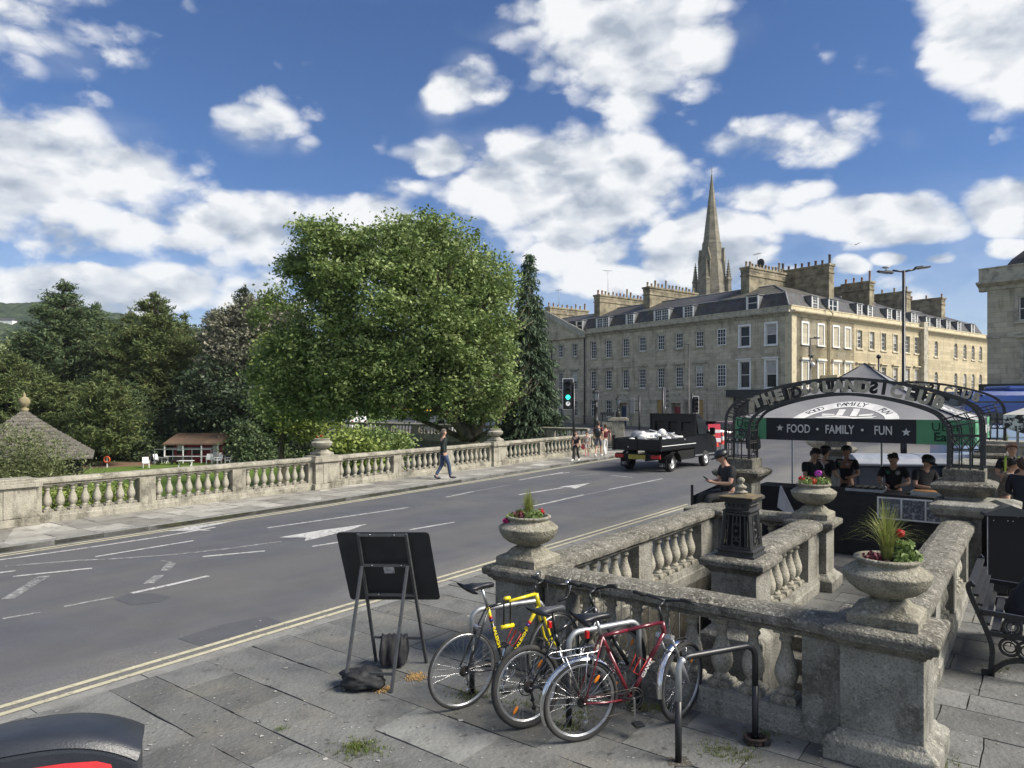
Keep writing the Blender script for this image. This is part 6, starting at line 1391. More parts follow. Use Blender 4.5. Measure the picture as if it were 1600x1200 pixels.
# queue at the right edge
person('customer in black hooded coat at the right edge of the photo', at(1600,12.0), fc(R(160)), STANDP, 1.0, top=mat('navy_coat', (.012,.016,.028), .7, bump=.4, bs=7), sleeve='long', hair=HAIRN, lowtop=.8, fat=1.2)
person('customer in grey camouflage jacket leaning towards the stall at the right', at(1568,12.6), fc(R(100)), dict(WORK, wrR=(.2,.42,1.2), haR=(.2,.5,1.18), wrL=(-.12,.45,1.12), haL=(-.1,.53,1.1)), 1.0, top=mat('camo_jacket', (.30,.27,.22), .9, col2=(.12,.11,.09), ns=14), sleeve='long', hair=HAIRB, fingers=True)
def straps(t, J, s, rot, hd):
    mb = MB(); mb.tube([(-.1*s,.02,1.50*s),(-.13*s,.13*s,1.40*s),(-.13*s,.155*s,1.15*s)], .022, 6); mb.tube([(.1*s,.02,1.50*s),(.13*s,.13*s,1.40*s),(.13*s,.155*s,1.15*s)], .022, 6); mb.build('straps', mat('lime_strap', (.45,.65,.05), .6), t)
person('customer with shaved head and lime green straps behind the bin', at(1581,14.6), fc(R(10)), STANDP, 1.05, hair=SKIN, sleeve='short', extra=straps)
# person hunched on the bench
BSIT = dict(SIT, che=(0,.20,.46), spi=(0,.04,.28), nek=(0,.32,.55), hb=(0,.37,.58), hd=(0,.44,.61), cr=(0,.48,.66), shR=(.19,.20,.54), shL=(-.19,.20,.54), elR=(.25,.36,.28), elL=(-.25,.36,.28), wrR=(.1,.56,.20), wrL=(-.1,.56,.20), haR=(.05,.62,.2), haL=(-.05,.62,.2), knR=(.16,.44,.10), knL=(-.16,.44,.10), face=(0,1,-.5))
# bench: back along u, seat opens toward +v
NAV = mat('navy_jacket', (.010,.011,.018), .75, col2=(.018,.02,.03), ns=4, bump=.5, bs=7)
bo = Vector((4.62,7.02,0)); bl_ = 1.5
person('person in a navy jacket hunched forward on the iron bench', bo + U*.75 + V*.36 + Vector((0,0,.40)), AUV - math.pi/2, BSIT, 1.05, top=NAV, sleeve='long', hair=HAIRB, lowtop=.8, fat=1.15, bottom=NAV)
t = thing('park_bench', 'black iron park bench with ringed arms and wooden slats at the right', 'bench', bo, AUV)
def bench_end(y):
    mb = MB(); c = lambda pts, w_=.045: [mb.bar((a[0],y,a[1]),(b[0],y,b[1]), .04, w_) for a, b in zip(pts[:-1], pts[1:])]
    q = [(p.x, p.z) for p in cat_curve([(.12,0,.0),(.14,0,.25),(.10,0,.42),(.02,0,.62),(-.06,0,.84),(-.02,0,.90)], 5)]; c(q)
    c([(.05,.02),(.16,.02)], .06); q = [(p.x, p.z) for p in cat_curve([(.14,0,.05),(.25,0,.16),(.40,0,.20),(.52,0,.14),(.58,0,.0)], 5)]; c(q)
    c([(.10,.42),(.56,.42)]); c([(.04,.62),(.58,.60)], .05); c([(.56,.60),(.57,.0)])
    for cx, cz, r in ((.30,.51,.075),(.42,.30,.085),(.28,.31,.08)): mb.tube([(cx+r*math.cos(i*.393),y,cz+r*math.sin(i*.393)) for i in range(16)], .014, 6, closed=True); mb.tube([(cx+r*.62*math.cos(i*.52),y,cz+r*.62*math.sin(i*.52)) for i in range(12)], .008, 6, closed=True)
    mb.build('bench_end', BLK, t)
bench_end(0); bench_end(bl_)
SLAT = mat('dark_slat', (.018,.02,.023), .6, col2=(.03,.03,.03), ns=8, spec=.3)
for i in range(5): f = i/4; mb = MB(); mb.bar((.085-.12*f,0.02,.50+.36*f),(.085-.12*f,bl_-.02,.50+.36*f), .07, .025); mb.build('back_slat', SLAT, t)
for i in range(5): mb = MB(); mb.box(.13+.09*i,.20+.09*i,.02,bl_-.02,.43,.455); mb.build('seat_slat', SLAT, t)
# black litter bin by the wall
t = thing('litter_bin', 'tall black litter bin with peaked lid beside the bench', 'litter bin', Vector((6.98,10.0,0)), AUV+.35)
mb = MB(); mb.box(-.27,.27,-.25,.25,.02,1.12); mb.build('body', mat('bin_black', (.006,.007,.009), .4, spec=.3), t, bevel=.015)
mb = MB(); mb.prism([(-.32,-.30),(.32,-.30),(.32,.30),(-.32,.30)], 1.118, 1.15); mb.add([(-.32,-.30,1.151),(0,-.30,1.27),(.32,-.30,1.151),(-.32,.30,1.151),(0,.30,1.27),(.32,.30,1.151)], [(0,2,1),(3,4,5),(0,1,4,3),(1,2,5,4)]); mb.build('lid', mat('lid_grey', (.05,.055,.06), .3), t, fix=True)
mb = MB()
for x in (-.2,-.03,.03,.2): mb.sph((x,-.255,1.05), .010, 6, 4)
mb.build('bolts', CHR, t)
for s_ in (-1,1): mb = MB(); mb.bar((s_*.275,-.255,.05),(s_*.275,-.255,1.1),.012,.012); mb.build('edge_strip', GALV, t)

# ---- the gazebo stall
TC = UV(7.15,-3.72); t = thing('gazebo', 'black and green food stall gazebo with peaked canopy and printed valance', 'gazebo', TC, AUV)
GW = 3.84; CANT = mat('black_canopy', (.20,.197,.197), .5, col2=(.25,.247,.245), ns=1.2, bump=.3, bs=3); VAL = mat('valance_black', (.012,.014,.02), .7, col2=(.02,.022,.03), ns=3, bump=.3, bs=5); GRN = mat('valance_green', (.10,.33,.17), .6, col2=(.08,.27,.14), ns=3, bump=.3, bs=5)
def canz(e):   # e: 1 at eaves, 0 at apex
    return 2.40 + .88*(1-e)**1.5 + .17*(1-e)
mb = MB(); n = 22; vs = []; fs = []
for f in range(4):
    q = Matrix.Rotation(f*math.pi/2,4,'Z'); base_i = len(vs)
    for i in range(n+1):
        e = i/n
        for j in range(n+1):
            s_ = -1+2*j/n; sag = -.05*math.sin(math.pi*e)*(1-s_*s_)+.008*math.sin(9*s_+3*e)*e; p = q @ Vector((s_*e*GW/2, -e*GW/2, canz(e)+sag)); vs.append((p.x+GW/2, p.y+GW/2, p.z))
    for i in range(n):
        for j in range(n): a = base_i+i*(n+1)+j; fs.append((a,a+n+1,a+n+2,a+1))
mb.add(vs, fs, True); cn = mb.build('canopy', CANT, t)
mb = MB()
for f in range(4):
    q = Matrix.Rotation(f*math.pi/2,3,'Z'); mb.tube([q@Vector((e*GW/2,-e*GW/2,0))+Vector((GW/2,GW/2,canz(e)+.006)) for e in [k/14 for k in range(15)]], .012, 5)
mb.build('seam', BLK, t)
# printed emblem on the front and right slopes
def slope_pt(f, x, e):
    q = Matrix.Rotation(f*math.pi/2,3,'Z'); sag = -.05*math.sin(math.pi*e)*(1-(x/(e*GW/2))**2)+.008*math.sin(9*(x/(e*GW/2))+3*e)*e; p = q @ Vector((x,-e*GW/2,canz(e)+sag+.006)); return (p.x+GW/2,p.y+GW/2,p.z)
def slope_patch(mb, f, poly2, seg=1): mb.add([slope_pt(f, x, e) for x, e in poly2], [tuple(range(len(poly2)))])
for f in (0,1):
    mb = MB(); cx, ce, rx, re = 0, .985, .86, .44; n_ = 40
    for i in range(n_):
        a0, a1 = math.pi*i/n_, math.pi*(i+1)/n_
        P = lambda a, k: (cx+rx*k*math.cos(a), max(.02, ce-re*k*math.sin(a)))
        slope_patch(mb, f, [P(a0,1),P(a1,1),P(a1,.75),P(a0,.75)])
    for pg in ([(-.5,.93),(-.15,.86),(.18,.90),(.5,.85),(.42,.91),(.16,.955),(-.16,.93),(-.42,.975)], [(-.17,.70),(-.06,.70),(-.06,.86),(-.17,.86)], [(.06,.68),(.17,.68),(.17,.87),(.06,.87)], [(-.42,.80),(-.2,.82),(-.2,.86),(-.4,.88)], [(.2,.82),(.42,.78),(.40,.84),(.2,.86)]):
        xs_ = pg; slope_patch(mb, f, xs_)
    mb.build('canopy_emblem', LOGOW, t)
    mb = MB()
    for wd_, a_ in (('FOOD',2.45),('FAMILY',1.571),('FUN',.69)):
        for i, ch in enumerate(wd_):
            aa = a_ - (i-(len(wd_)-1)/2)*.115; vs2, fs2 = text_data(ch, .17, .001); k0 = .875
            x0, e0 = cx+rx*k0*math.cos(aa), ce-re*k0*math.sin(aa); rt = aa-math.pi/2; pts = []
            for vx, vy, vz in vs2:
                lx, ly = vx*math.cos(rt)-vy*math.sin(rt), vx*math.sin(rt)+vy*math.cos(rt); p = slope_pt(f, x0+lx, e0-ly*re/rx*1.1); pts.append((p[0],p[1],p[2]+.004+vz))
            mb.add(pts, fs2)
    mb.build('canopy_lettering', BLK, t)
# valances: four sides, front and right printed
def valance(f, segs):
    q = Matrix.Rotation(f*math.pi/2,4,'Z'); M4 = Matrix.Translation((GW/2,GW/2,0)) @ q
    wav = lambda x: .02*math.sin(x*5.1+f)+.010*math.sin(x*13+1)
    for x0, x1, m_ in segs:
        mb = MB(); mb.m = M4; k = max(3,int((x1-x0)/.06))
        for i in range(k):
            a, b = x0+(x1-x0)*i/k, x0+(x1-x0)*(i+1)/k
            for z0_, z1_ in ((2.01,2.14),(2.14,2.27),(2.27,2.41)):
                w0, w1 = (2.41-z0_)/.4, (2.41-z1_)/.4
                mb.add([(a,-GW/2-.01-wav(a)*w0,z0_),(b,-GW/2-.01-wav(b)*w0,z0_),(b,-GW/2-.01-wav(b)*w1,z1_),(a,-GW/2-.01-wav(a)*w1,z1_)], [(0,1,2,3)], True)
        mb.build('valance', m_, t)
    return M4
h_ = GW/2
for f in range(4): M4 = valance(f, [(-h_,-h_+.62,GRN),(-h_+.62,h_-.80,VAL),(h_-.80,h_,GRN)]) if f in (0,1) else valance(f, [(-h_,h_,VAL)])
def star(mb, x, z, r, y=-.045):
    pts = [(x+(r if k%2==0 else r*.42)*math.sin(k*math.pi/5), y, z+(r if k%2==0 else r*.42)*math.cos(k*math.pi/5)) for k in range(10)]; mb.add(pts, [tuple(range(10))])
for f in (0,1):
    M4 = Matrix.Translation((h_,h_,0)) @ Matrix.Rotation(f*math.pi/2,4,'Z') @ Matrix.Translation((0,-h_-.012,0)); mb = MB(); mb.m = M4
    for tx_, x in (('FOOD',-.66),('FAMILY',.02),('FUN',.70)): put_text(mb, tx_, .21, Matrix.Translation((x-.06,-.045,2.215)) @ STAND, .001, sx=.68, off=.003)
    for x in (-.36,.36): mb.sph((x-.04,-.045,2.22), .022, 8, 5, (1,.2,1))
    star(mb, -1.04, 2.23, .065); star(mb, .98, 2.20, .07); mb.build('valance_lettering', LOGOW, t)
    for x in (-h_+.29, h_-.38):
        mb = MB(); mb.m = M4; put_text(mb, 'Uber', .20, Matrix.Translation((x,-.042,2.29)) @ STAND, .001); put_text(mb, 'Eats', .20, Matrix.Translation((x-.01,-.042,2.13)) @ STAND, .001, off=.004)
        mb.build('sponsor_lettering', mat('dark_green_print', (.005,.03,.015), .7), t)
for x, y in ((.06,.06),(GW-.06,.06),(.06,GW-.06),(GW-.06,GW-.06),(GW/2,GW-.06)): mb = MB(); mb.bar((x,y,-.1),(x,y,2.4), .035,.035); mb.build('leg', GALV, t)
mb = MB()
for a, b in (((.06,.06),(GW-.06,.06)),((.06,GW-.06),(GW-.06,GW-.06)),((.06,.06),(.06,GW-.06)),((GW-.06,.06),(GW-.06,GW-.06))): mb.bar((*a,2.36),(*b,2.36),.03,.03)
mb.build('frame', GALV, t)
# second pale gazebo just behind
t = thing('gazebo', 'second grey gazebo corner with torn white print beside the far arch', 'gazebo', Vector((9.7,13.9,0)), AUV)
mb = MB(); mb.add([(0,0,2.45),(1.5,0,2.42),(1.5,1.6,2.45),(0,1.6,2.45),(.75,.8,2.75)], [(0,1,4),(1,2,4),(2,3,4),(3,0,4)]); mb.build('canopy', mat('grey_canvas', (.42,.41,.38), .8, col2=(.33,.32,.30), ns=3), t)
mb = MB(); n = 16
for i in range(n):
    a, b = .0+1.2*i/n, .0+1.2*(i+1)/n; f_ = lambda x: 2.05+.35*abs(x-.5)**1.3
    mb.add([(a,-.01+.03*math.sin(a*14),f_(a)),(b,-.01+.03*math.sin(b*14),f_(b)),(b,0,2.45),(a,0,2.45)], [(0,1,2,3)])
mb.build('valance', mat('torn_print', (.62,.62,.60), .8, col2=(.03,.03,.03), ns=9, lo=.47, hi=.53), t)
for x, y in ((1.02,-.02),(.2,1.5),(1.5,1.6)): mb = MB(); mb.bar((x,y,0),(x,y,2.5), .05,.05); mb.build('leg', GALV, t)
# counter with black cloth
t = thing('stall_counter', 'long stall counter skirted with black cloth to the ground', 'counter', UV(7.45,-3.4), AUV)
def cloth(mb, x0, x1, y, z0, z1, amp=.02, fr=4, seg=60):
    for i in range(seg):
        a, b = x0+(x1-x0)*i/seg, x0+(x1-x0)*(i+1)/seg; w_ = lambda x, k: -amp*k*(math.sin(x*fr)+.5*math.sin(x*fr*2.7+1)+.3*math.sin(x*fr*5.3))
        for k0, k1 in ((0,.33),(.33,.66),(.66,1)): mb.add([(a,y+w_(a,k1),z1+(z0-z1)*k1),(b,y+w_(b,k1),z1+(z0-z1)*k1),(b,y+w_(b,k0),z1+(z0-z1)*k0),(a,y+w_(a,k0),z1+(z0-z1)*k0)], [(0,1,2,3)], True)
mb = MB(); cloth(mb, .0, 3.28, 0, -.05, 1.10); mb.m = Matrix.Translation((3.28,0,0)) @ rotz(math.pi/2); cloth(mb, 0, .7, 0, -.05, 1.10, seg=14); mb.m = Matrix.Translation((0,.7,0)) @ rotz(-math.pi/2); cloth(mb, 0, .7, 0, -.05, 1.10, seg=14); mb.build('cloth_skirt', BLKCLOTH, t)
mb = MB(); mb.box(.0,3.28,-.005,.70,1.098,1.115); mb.build('tabletop', BLKCLOTH, t, bevel=.005)
PLB = mat('plastic_frame_white', (.72,.73,.75), .35)
mt = thing('menu_holder', 'clear plastic menu pocket in a white frame hanging on the black stall cloth', 'menu holder', UV(7.40,-1.28,.72), AUV)
mb = MB(); mb.box(-.02,1.06,-.012,.0,.33,.355); mb.box(-.02,1.06,-.012,.0,-.02,.005)
for x in (-.02,.335,.69,1.035): mb.box(x,x+.025,-.0125,.0,.004,.332)
mb.build('frame', PLB, mt)
for i in range(3):
    mb = MB(); x0 = .01+.355*i
    for k in range(10): a, b = x0+.32*k/10, x0+.32*(k+1)/10; ya, yb = -.004-.006*math.sin(k*2.1+i), -.004-.006*math.sin((k+1)*2.1+i); mb.add([(a,ya,.01),(b,yb,.01),(b,ya,.33),(a,yb,.33)], [(0,1,2,3)])
    mb.build('pocket', mat('crumpled_film', (.10,.11,.13), .12, col2=(.42,.44,.48), ns=16, lo=.52, hi=.66, bump=.8, bs=20), mt)
# apron logo, folded stand sign
t = thing('side_table', 'small side table with black cloth, pans and bottles left of the counter', 'table', UV(7.55,-4.35), AUV)
mb = MB(); cloth(mb, 0, .88, 0, -.05, .92, seg=16); mb.m = Matrix.Translation((.88,0,0)) @ rotz(math.pi/2); cloth(mb, 0, .5, 0, -.05, .92, seg=8); mb.build('cloth_skirt', BLKCLOTH, t); mb = MB(); mb.box(0,.88,-.003,.5,.918,.93); mb.build('tabletop', BLKCLOTH, t)
mb = MB(); ring_badge(mb, (.98,-.06,.62), 0, .05); mb.build('emblem', LOGOW, t)
def small(name, label, p, mb_parts, cat, rz=AUV, group=None):
    t = thing(name, label, cat, p, rz, group)
    for nm, mb_, m_ in mb_parts: mb_.build(nm, m_, t)
    return t
q = MB(); q.lathe([(.17,0),(.19,.02),(.19,.20),(.20,.21)], 20); q2 = MB(); q2.lathe([(.205,.205),(.19,.235),(.08,.262),(.001,.265)], 20); q3 = MB(); q3.lathe([(.02,.26),(.03,.29),(.001,.30)], 8)
small('food_pan', 'round dark pan with shiny lid on the side table', UV(7.78,-4.0,.93), [('pot',q,BLK),('lid',q2,CHR),('knob',q3,BLK)], 'pan')
q = MB(); q.lathe([(.07,0),(.072,.02),(.072,.25),(.06,.27)], 14); q2 = MB(); q2.lathe([(.074,.265),(.074,.30),(.03,.305),(.001,.31)], 14)
small('jar', 'dark cylindrical jar beside the pan on the side table', UV(7.75,-3.62,.93), [('glass',q,BLK),('lid',q2,GALV)], 'jar')
q = MB(); q.box(-.3,.3,-.2,.2,0,.045); q2 = MB()
for x in (-.25,-.12,0,.12,.25): q2.box(x-.045,x+.045,-.16,.16,.046,.075)
small('serving_tray', 'grey serving trays on the counter beside the leaning man', UV(7.8,-1.55,1.115), [('tray',q,GALV),('insert',q2,BLK)], 'tray')
q = MB(); q.box(-.28,.28,-.18,.18,0,.06); q2 = MB(); q2.box(-.24,.24,-.15,.15,.055,.07)
small('serving_tray', 'metal tray with food at the right end of the counter', UV(7.8,-.55,1.115), [('tray',q,GALV),('food',q2,mat('fried_food', (.35,.18,.06), .8, col2=(.15,.07,.03), ns=40))], 'tray')
q = MB(); q.box(-.03,.03,-.02,.02,0,.04); q.bar((0,0,.0),(0,0,.09),.02,.02); q2 = MB(); q2.cbox((0,-.03,.20), (.24,.11,.24), Matrix.Rotation(.25,3,'X'))
small('floodlight', 'small black floodlight hanging from the left gazebo leg', UV(7.2,-3.35,1.75), [('bracket',q,BLK),('lamp_head',q2,BLK)], 'floodlight')
# folded display frame between side table and counter
q = MB(); q.bar((0,0,.55),(.35,0,.35),.02,.02); q.bar((0,0,.55),(.05,0,.95),.02,.02); q.bar((.05,0,.95),(.35,0,.35),.02,.02); q.add([(0,.01,.55),(.35,.01,.35),(.05,.01,.95)],[(0,1,2)])
small('folded_sign', 'folded white edged plastic sign leaning on the left part of the counter', UV(7.35,-2.95,.2), [('frame',q,PLB)], 'sign')
# dark containers behind the stall
CONT = mat('navy_container', (.015,.022,.04), .45, col2=(.025,.032,.05), ns=3); CLID = mat('container_lid', (.30,.32,.36), .4, col2=(.22,.24,.28), ns=4)
for i, (px, lb) in enumerate(((1377,'navy container with a white letter G behind the stall, left one'),(1478,'navy container with a white letter behind the stall, right one'))):
    p = Vector(((px-800)/F0*17.2, 17.2, -.1)); t = thing('waste_container', lb, 'container', p, R(-8), 'navy containers behind the stall')
    mb = MB(); mb.box(-.72,.72,-.5,.5,.15,1.28); mb.build('body', CONT, t, bevel=.04)
    mb = MB(); mb.extr([(-.53,1.27),(-.55,1.33),(-.45,1.45),(-.2,1.53),(.2,1.53),(.53,1.40),(.53,1.27)], -.75,.75); mb.build('lid', CLID, t, fix=True, bevel=.02)
    mb = MB(); put_text(mb, 'G', .42, Matrix.Translation((.05,-.51,.78)) @ STAND, .003, off=.012); mb.build('letter', WHT, t)
    for x in (-.6,.6):
        for y in (-.4,.4): mb = MB(); mb.tube([(x-.03,y,.08),(x+.03,y,.08)], .08, 10); mb.build('wheel', RUB, t)
# low black barrier sheet beyond the stall
t = thing('fabric_barrier', 'sloping black fabric barrier behind the side table', 'barrier', UV(9.2,-4.6), aU); mb = MB(); mb.add([(-1.9,0,0),(1.0,0,0),(1.0,0,1.02),(-1.9,0,.82),(-1.9,.02,0),(1.0,.02,0),(1.0,.02,1.02),(-1.9,.02,.82)], [(0,1,2,3),(4,7,6,5),(0,3,7,4),(3,2,6,7)]); mb.build('sheet', BLKCLOTH, t)
for x in (-1.9,1.0): mb = MB(); mb.bar((x,0,-.1),(x,0,1.05),.04,.04); mb.build('post', BLK, t)
# ================================================================ BICYCLES AND STANDS
def sheffield(label, a, b, grey=True):
    a, b = Vector(a), Vector(b); d = b-a; L_ = d.length; t = thing('bicycle_stand', label, 'bicycle stand', a, math.atan2(d.y,d.x), 'hooped bicycle stands'); H = .78; r = .10
    path = [(0,0,.42)] + [(0,0,H-r)] + [(r-r*math.cos(k*math.pi/12),0,H-r+r*math.sin(k*math.pi/12)) for k in range(1,7)] + [(L_-r+r*math.sin(k*math.pi/12),0,H-r+r*math.cos(k*math.pi/12)) for k in range(0,7)] + [(L_,0,.42)]
    mb = MB(); mb.tube(path, .024, 12); mb.build('hoop', GALV if grey else BLK, t)
    if not grey: mb = MB(); mb.tube(path[0:6], .0246, 12); mb.build('bare_bend', GALV, t)
    for x in (0, L_): mb = MB(); mb.tube([(x,0,-.02),(x,0,.46)], .0255, 12); mb.build('leg', BLK, t)
    return t
sheffield('grey topped bicycle stand under the yellow racing bicycle', G(737.5,1085.6), Vector((.30,6.83,0)))
sheffield('grey topped bicycle stand between the black and the red bicycle', G(889,1136), G(998,1108))
sheffield('empty black bicycle stand nearest the camera', G(1060,1191), G(1180,1161), False)
TYR = RUB; ALU = mat('rim_alloy', (.50,.51,.52), .35, .9, col2=(.36,.37,.38), ns=20)
def wheel(par, c, Rw, tw, ang=0, tyre=TYR, rim=ALU, refl=0, cassette=False, disc=False, nsp=32):
    M_ = Matrix.Translation(c) @ Matrix.Rotation(ang, 4, 'Z'); ring = lambda r, n=48: [(r*math.cos(2*math.pi*i/n),0,r*math.sin(2*math.pi*i/n)) for i in range(n)]
    w_ = MB(); w_.tube(ring(Rw-tw), tw, 10, closed=True); o = w_.build('wheel', tyre, par); o.matrix_local = M_
    q = MB(); q.tube(ring(Rw-2*tw-.004), .011, 8, closed=True); q.tube(ring(Rw-2*tw-.014), .008, 6, closed=True); q.build('rim', rim, o)
    q = MB()
    for i in range(nsp):
        a = 2*math.pi*i/nsp; b = a + (.55 if i % 4 < 2 else -.55); y = .028 if i % 2 else -.028; q.tube([(.022*math.cos(b),y,.022*math.sin(b)),((Rw-2*tw-.015)*math.cos(a),0,(Rw-2*tw-.015)*math.sin(a))], .0013, 4, cap=False)
    q.build('spokes', CHR, o)
    q = MB(); q.tube([(0,-.045,0),(0,-.03,0),(0,.03,0),(0,.045,0)], [.012,.02,.02,.012], 12); q.tube([(0,-.07,0),(0,.07,0)], .006, 8); q.build('hub', CHR, o)
    if cassette:
        q = MB()
        for k in range(6): q.tube([(0,-.028-.004*k,0),(0,-.0305-.004*k,0)], .048-.005*k, 18, smooth=False)
        q.build('sprockets', mat('dark_steel', (.08,.075,.07), .5, .7), o)
    if disc:
        q = MB(); q.tube(ring(.075,24), .005, 4, closed=True); 
        for i in range(6): q.tube([(0,.03,0),(.075*math.cos(i*1.047),.03,.075*math.sin(i*1.047))], .004, 4)
        q.m = None; q.build('brake_disc', BLK, o)
    for i in range(refl):
        a = .9 + i*2*math.pi/max(refl,1); r = Rw*.62; q = MB(); q.m = Matrix.Rotation(-a, 4, 'Y'); q.sph((r,-.02,0), .03, 10, 6, (1.3,.2,.5)); q.build('reflector', mat('amber_reflector', (.75,.22,.01), .3), o)
    return o
def saddle(par, c, m_, tilt=0, wide=.075):
    mb = MB(); pts = []; n = 12; rows = [(-.13,.2*wide/.075,.0),(-.12,wide,.018),(-.06,wide*.95,.026),(0,wide*.55,.02),(.06,.030,.018),(.12,.022,.016),(.145,.010,.0)]
    vs = []; fs = []
    for x, w_, h in rows:
        for j in range(n): a = 2*math.pi*j/n; vs.append((c[0]+x, c[1]+w_*math.cos(a), c[2]+(h if math.sin(a) > 0 else .035)*math.sin(a)+tilt*x))
    for i in range(len(rows)-1):
        for j in range(n): fs.append((i*n+j,i*n+(j+1)%n,(i+1)*n+(j+1)%n,(i+1)*n+j))
    fs += [tuple(range(n-1,-1,-1)), tuple((len(rows)-1)*n+j for j in range(n))]; mb.add(vs, fs, True); o = mb.build('saddle', m_, par, fix=True)
    q = MB(); q.tube([(c[0]-.1,c[1]-.02,c[2]-.025),(c[0]+.1,c[1]-.015,c[2]-.03)], .0035, 5); q.tube([(c[0]-.1,c[1]+.02,c[2]-.025),(c[0]+.1,c[1]+.015,c[2]-.03)], .0035, 5); q.build('rails', CHR, o); return o
def crank(par, bb, rch, ang, m_ch, m_cr, pedm=BLK):
    mb = MB(); ring = [(bb[0]+rch*math.cos(i*.2618),-.045,bb[1]+rch*math.sin(i*.2618)) for i in range(24)]; mb.tube(ring, .006, 5, closed=True); mb.tube([((p[0]-bb[0])*.78+bb[0],-.042,(p[2]-bb[1])*.78+bb[1]) for p in ring], .005, 5, closed=True)
    for i in range(5): a = i*1.2566+.3; mb.bar((bb[0],-.05,bb[1]),(bb[0]+rch*math.cos(a),-.045,bb[1]+rch*math.sin(a)),.018,.005)
    mb.tube([(bb[0],-.06,bb[1]),(bb[0],.06,bb[1])], .018, 10); o = mb.build('chainset', m_ch, par)
    for s_, a in ((-1,ang),(1,ang+math.pi)):
        e = (bb[0]+.17*math.cos(a), s_*.075, bb[1]+.17*math.sin(a)); q = MB(); q.bar((bb[0],s_*.07,bb[1]), e, .022, .012); c_ = q.build('crank_arm', m_cr, o)
        q = MB(); q.cbox((e[0],e[1]+s_*.05,e[2]), (.085,.075,.022)); q.build('pedal', pedm, c_, bevel=.004)
def bicycle(label, rear, front, lean, spec):
    rear, front = Vector(rear), Vector(front); d = (front-rear); d.z = 0; t = thing('bicycle', label, 'bicycle', rear, 0); t.rotation_euler = (lean, 0, math.atan2(d.y,d.x)); t.rotation_mode = 'XYZ'
    S_ = spec; Rw, tw = S_['Rw'], S_['tw']; WB = S_.get('wb', 1.0); fm_, st = S_['frame'], S_['steer']
    bb, sc, ht, hb = S_['bb'], S_['sc'], S_['ht'], S_['hb']; P = lambda q, y=0: Vector((q[0], y, q[1])); rh = (0, Rw)
    wheel(t, (0,0,Rw), Rw, tw, 0, refl=S_.get('refl',0), cassette=True, disc=S_.get('disc',False))
    r = S_.get('r', .016); lerp2 = lambda a, b, k: (a[0]+(b[0]-a[0])*k, a[1]+(b[1]-a[1])*k)
    fm2 = S_.get('frame2', fm_)
    q = MB(); q.tube([P(bb),P(lerp2(bb,sc,.75))], r*.95, 12); q.tube([P(bb),P(lerp2(bb,lerp2(ht,hb,.8),.6))], r*1.1, 12); q.tube([P(sc),P(lerp2(sc,ht,.42))], r*.85, 12)
    for y in (-1,1): q.tube([P(bb,y*.03),P((.18,Rw*.93),y*.055),P(rh,y*.062)], .009, 8); q.tube([P(sc,y*.02),P((sc[0]*.6,Rw+(sc[1]-Rw)*.6),y*.045),P(rh,y*.062)], .008, 8)
    q.sph(P(bb), .026, 10, 8, (1,1.4,1)); q.build('rear_frame', fm2, t)
    q = MB(); q.tube([P(lerp2(sc,ht,.42)),P(ht)], r*.9, 12); q.tube([P(lerp2(bb,lerp2(ht,hb,.8),.6)),P(lerp2(ht,hb,.8))], r*1.12, 12); q.tube([P(lerp2(bb,sc,.75)),P(sc)], r, 12); q.tube([P(ht),P(hb)], r*1.25, 12); q.build('front_frame', fm_, t)
    # decals on the down tube and seat tube
    if 'decal' in S_:
        a, b = P(bb), P(lerp2(ht,hb,.8)); dr_ = (b-a).normalized(); q = MB(); ang_ = math.atan2(dr_.z, dr_.x)
        q.m = Matrix.Translation(a.lerp(b,.45)+Vector((0,-r*1.12-.002,0))) @ Matrix.Rotation(-ang_,4,'Y') @ STAND; vs2, fs2 = text_data(S_['decal'], .042, .001, .001, 1.25); q.add(vs2, fs2)
        if S_.get('decal2'): a, b = P(bb), P(sc); dr_ = (a-b).normalized(); ang_ = math.atan2(dr_.z, dr_.x); q.m = Matrix.Translation(a.lerp(b,.52)+Vector((0,-r*1.0-.003,0))) @ Matrix.Rotation(-ang_,4,'Y') @ STAND; q.add(vs2, fs2)
        q.build('decal', S_['decalm'], t)
    for k, m_ in S_.get('bands', []):
        q = MB(); a, b = P(bb), P(lerp2(ht,hb,.8)); q.tube([a.lerp(b,k),a.lerp(b,k+.045)], r*1.16, 12); a, b = P(bb), P(sc); q.tube([a.lerp(b,k+.12),a.lerp(b,k+.165)], r*1.04, 12); q.build('paint_band', m_, t)
    # fork, wheel and bars turn together about the head tube
    ax = Vector((ht[0]-hb[0],0,ht[1]-hb[1])).normalized(); Ms = Matrix.Translation(P(hb)) @ Matrix.Rotation(st, 4, ax) @ Matrix.Translation(-P(hb))
    fk_ = bpy.data.objects.new('fork', None); fe = (WB, Rw); cr_ = lerp2(ht, hb, 1.12)
    q = MB()
    q.m = Ms
    if S_.get('susp'):
        q.cbox(P(cr_), (.05,.15,.035), Matrix.Rotation(.3,3,'Y'))
        for y in (-1,1): mid_ = P(lerp2(cr_,fe,.45), y*.062); q.tube([P(cr_,y*.062), mid_], .013, 8); q.tube([mid_, P(fe,y*.062)], .020, 8)
    else:
        for y in (-1,1): q.tube([P(hb,y*.01),P(cr_,y*.035),P(lerp2(cr_,(WB-.035,Rw),.7),y*.05),P(lerp2(cr_,fe,.9),y*.055),P(fe,y*.056)], [.016,.014,.011,.009,.008], 8)
    fo = q.build('fork', S_.get('forkm', fm_), t)
    wheel(t, Ms @ P(fe), Rw, tw, st, refl=S_.get('refl',0), disc=S_.get('disc',False))
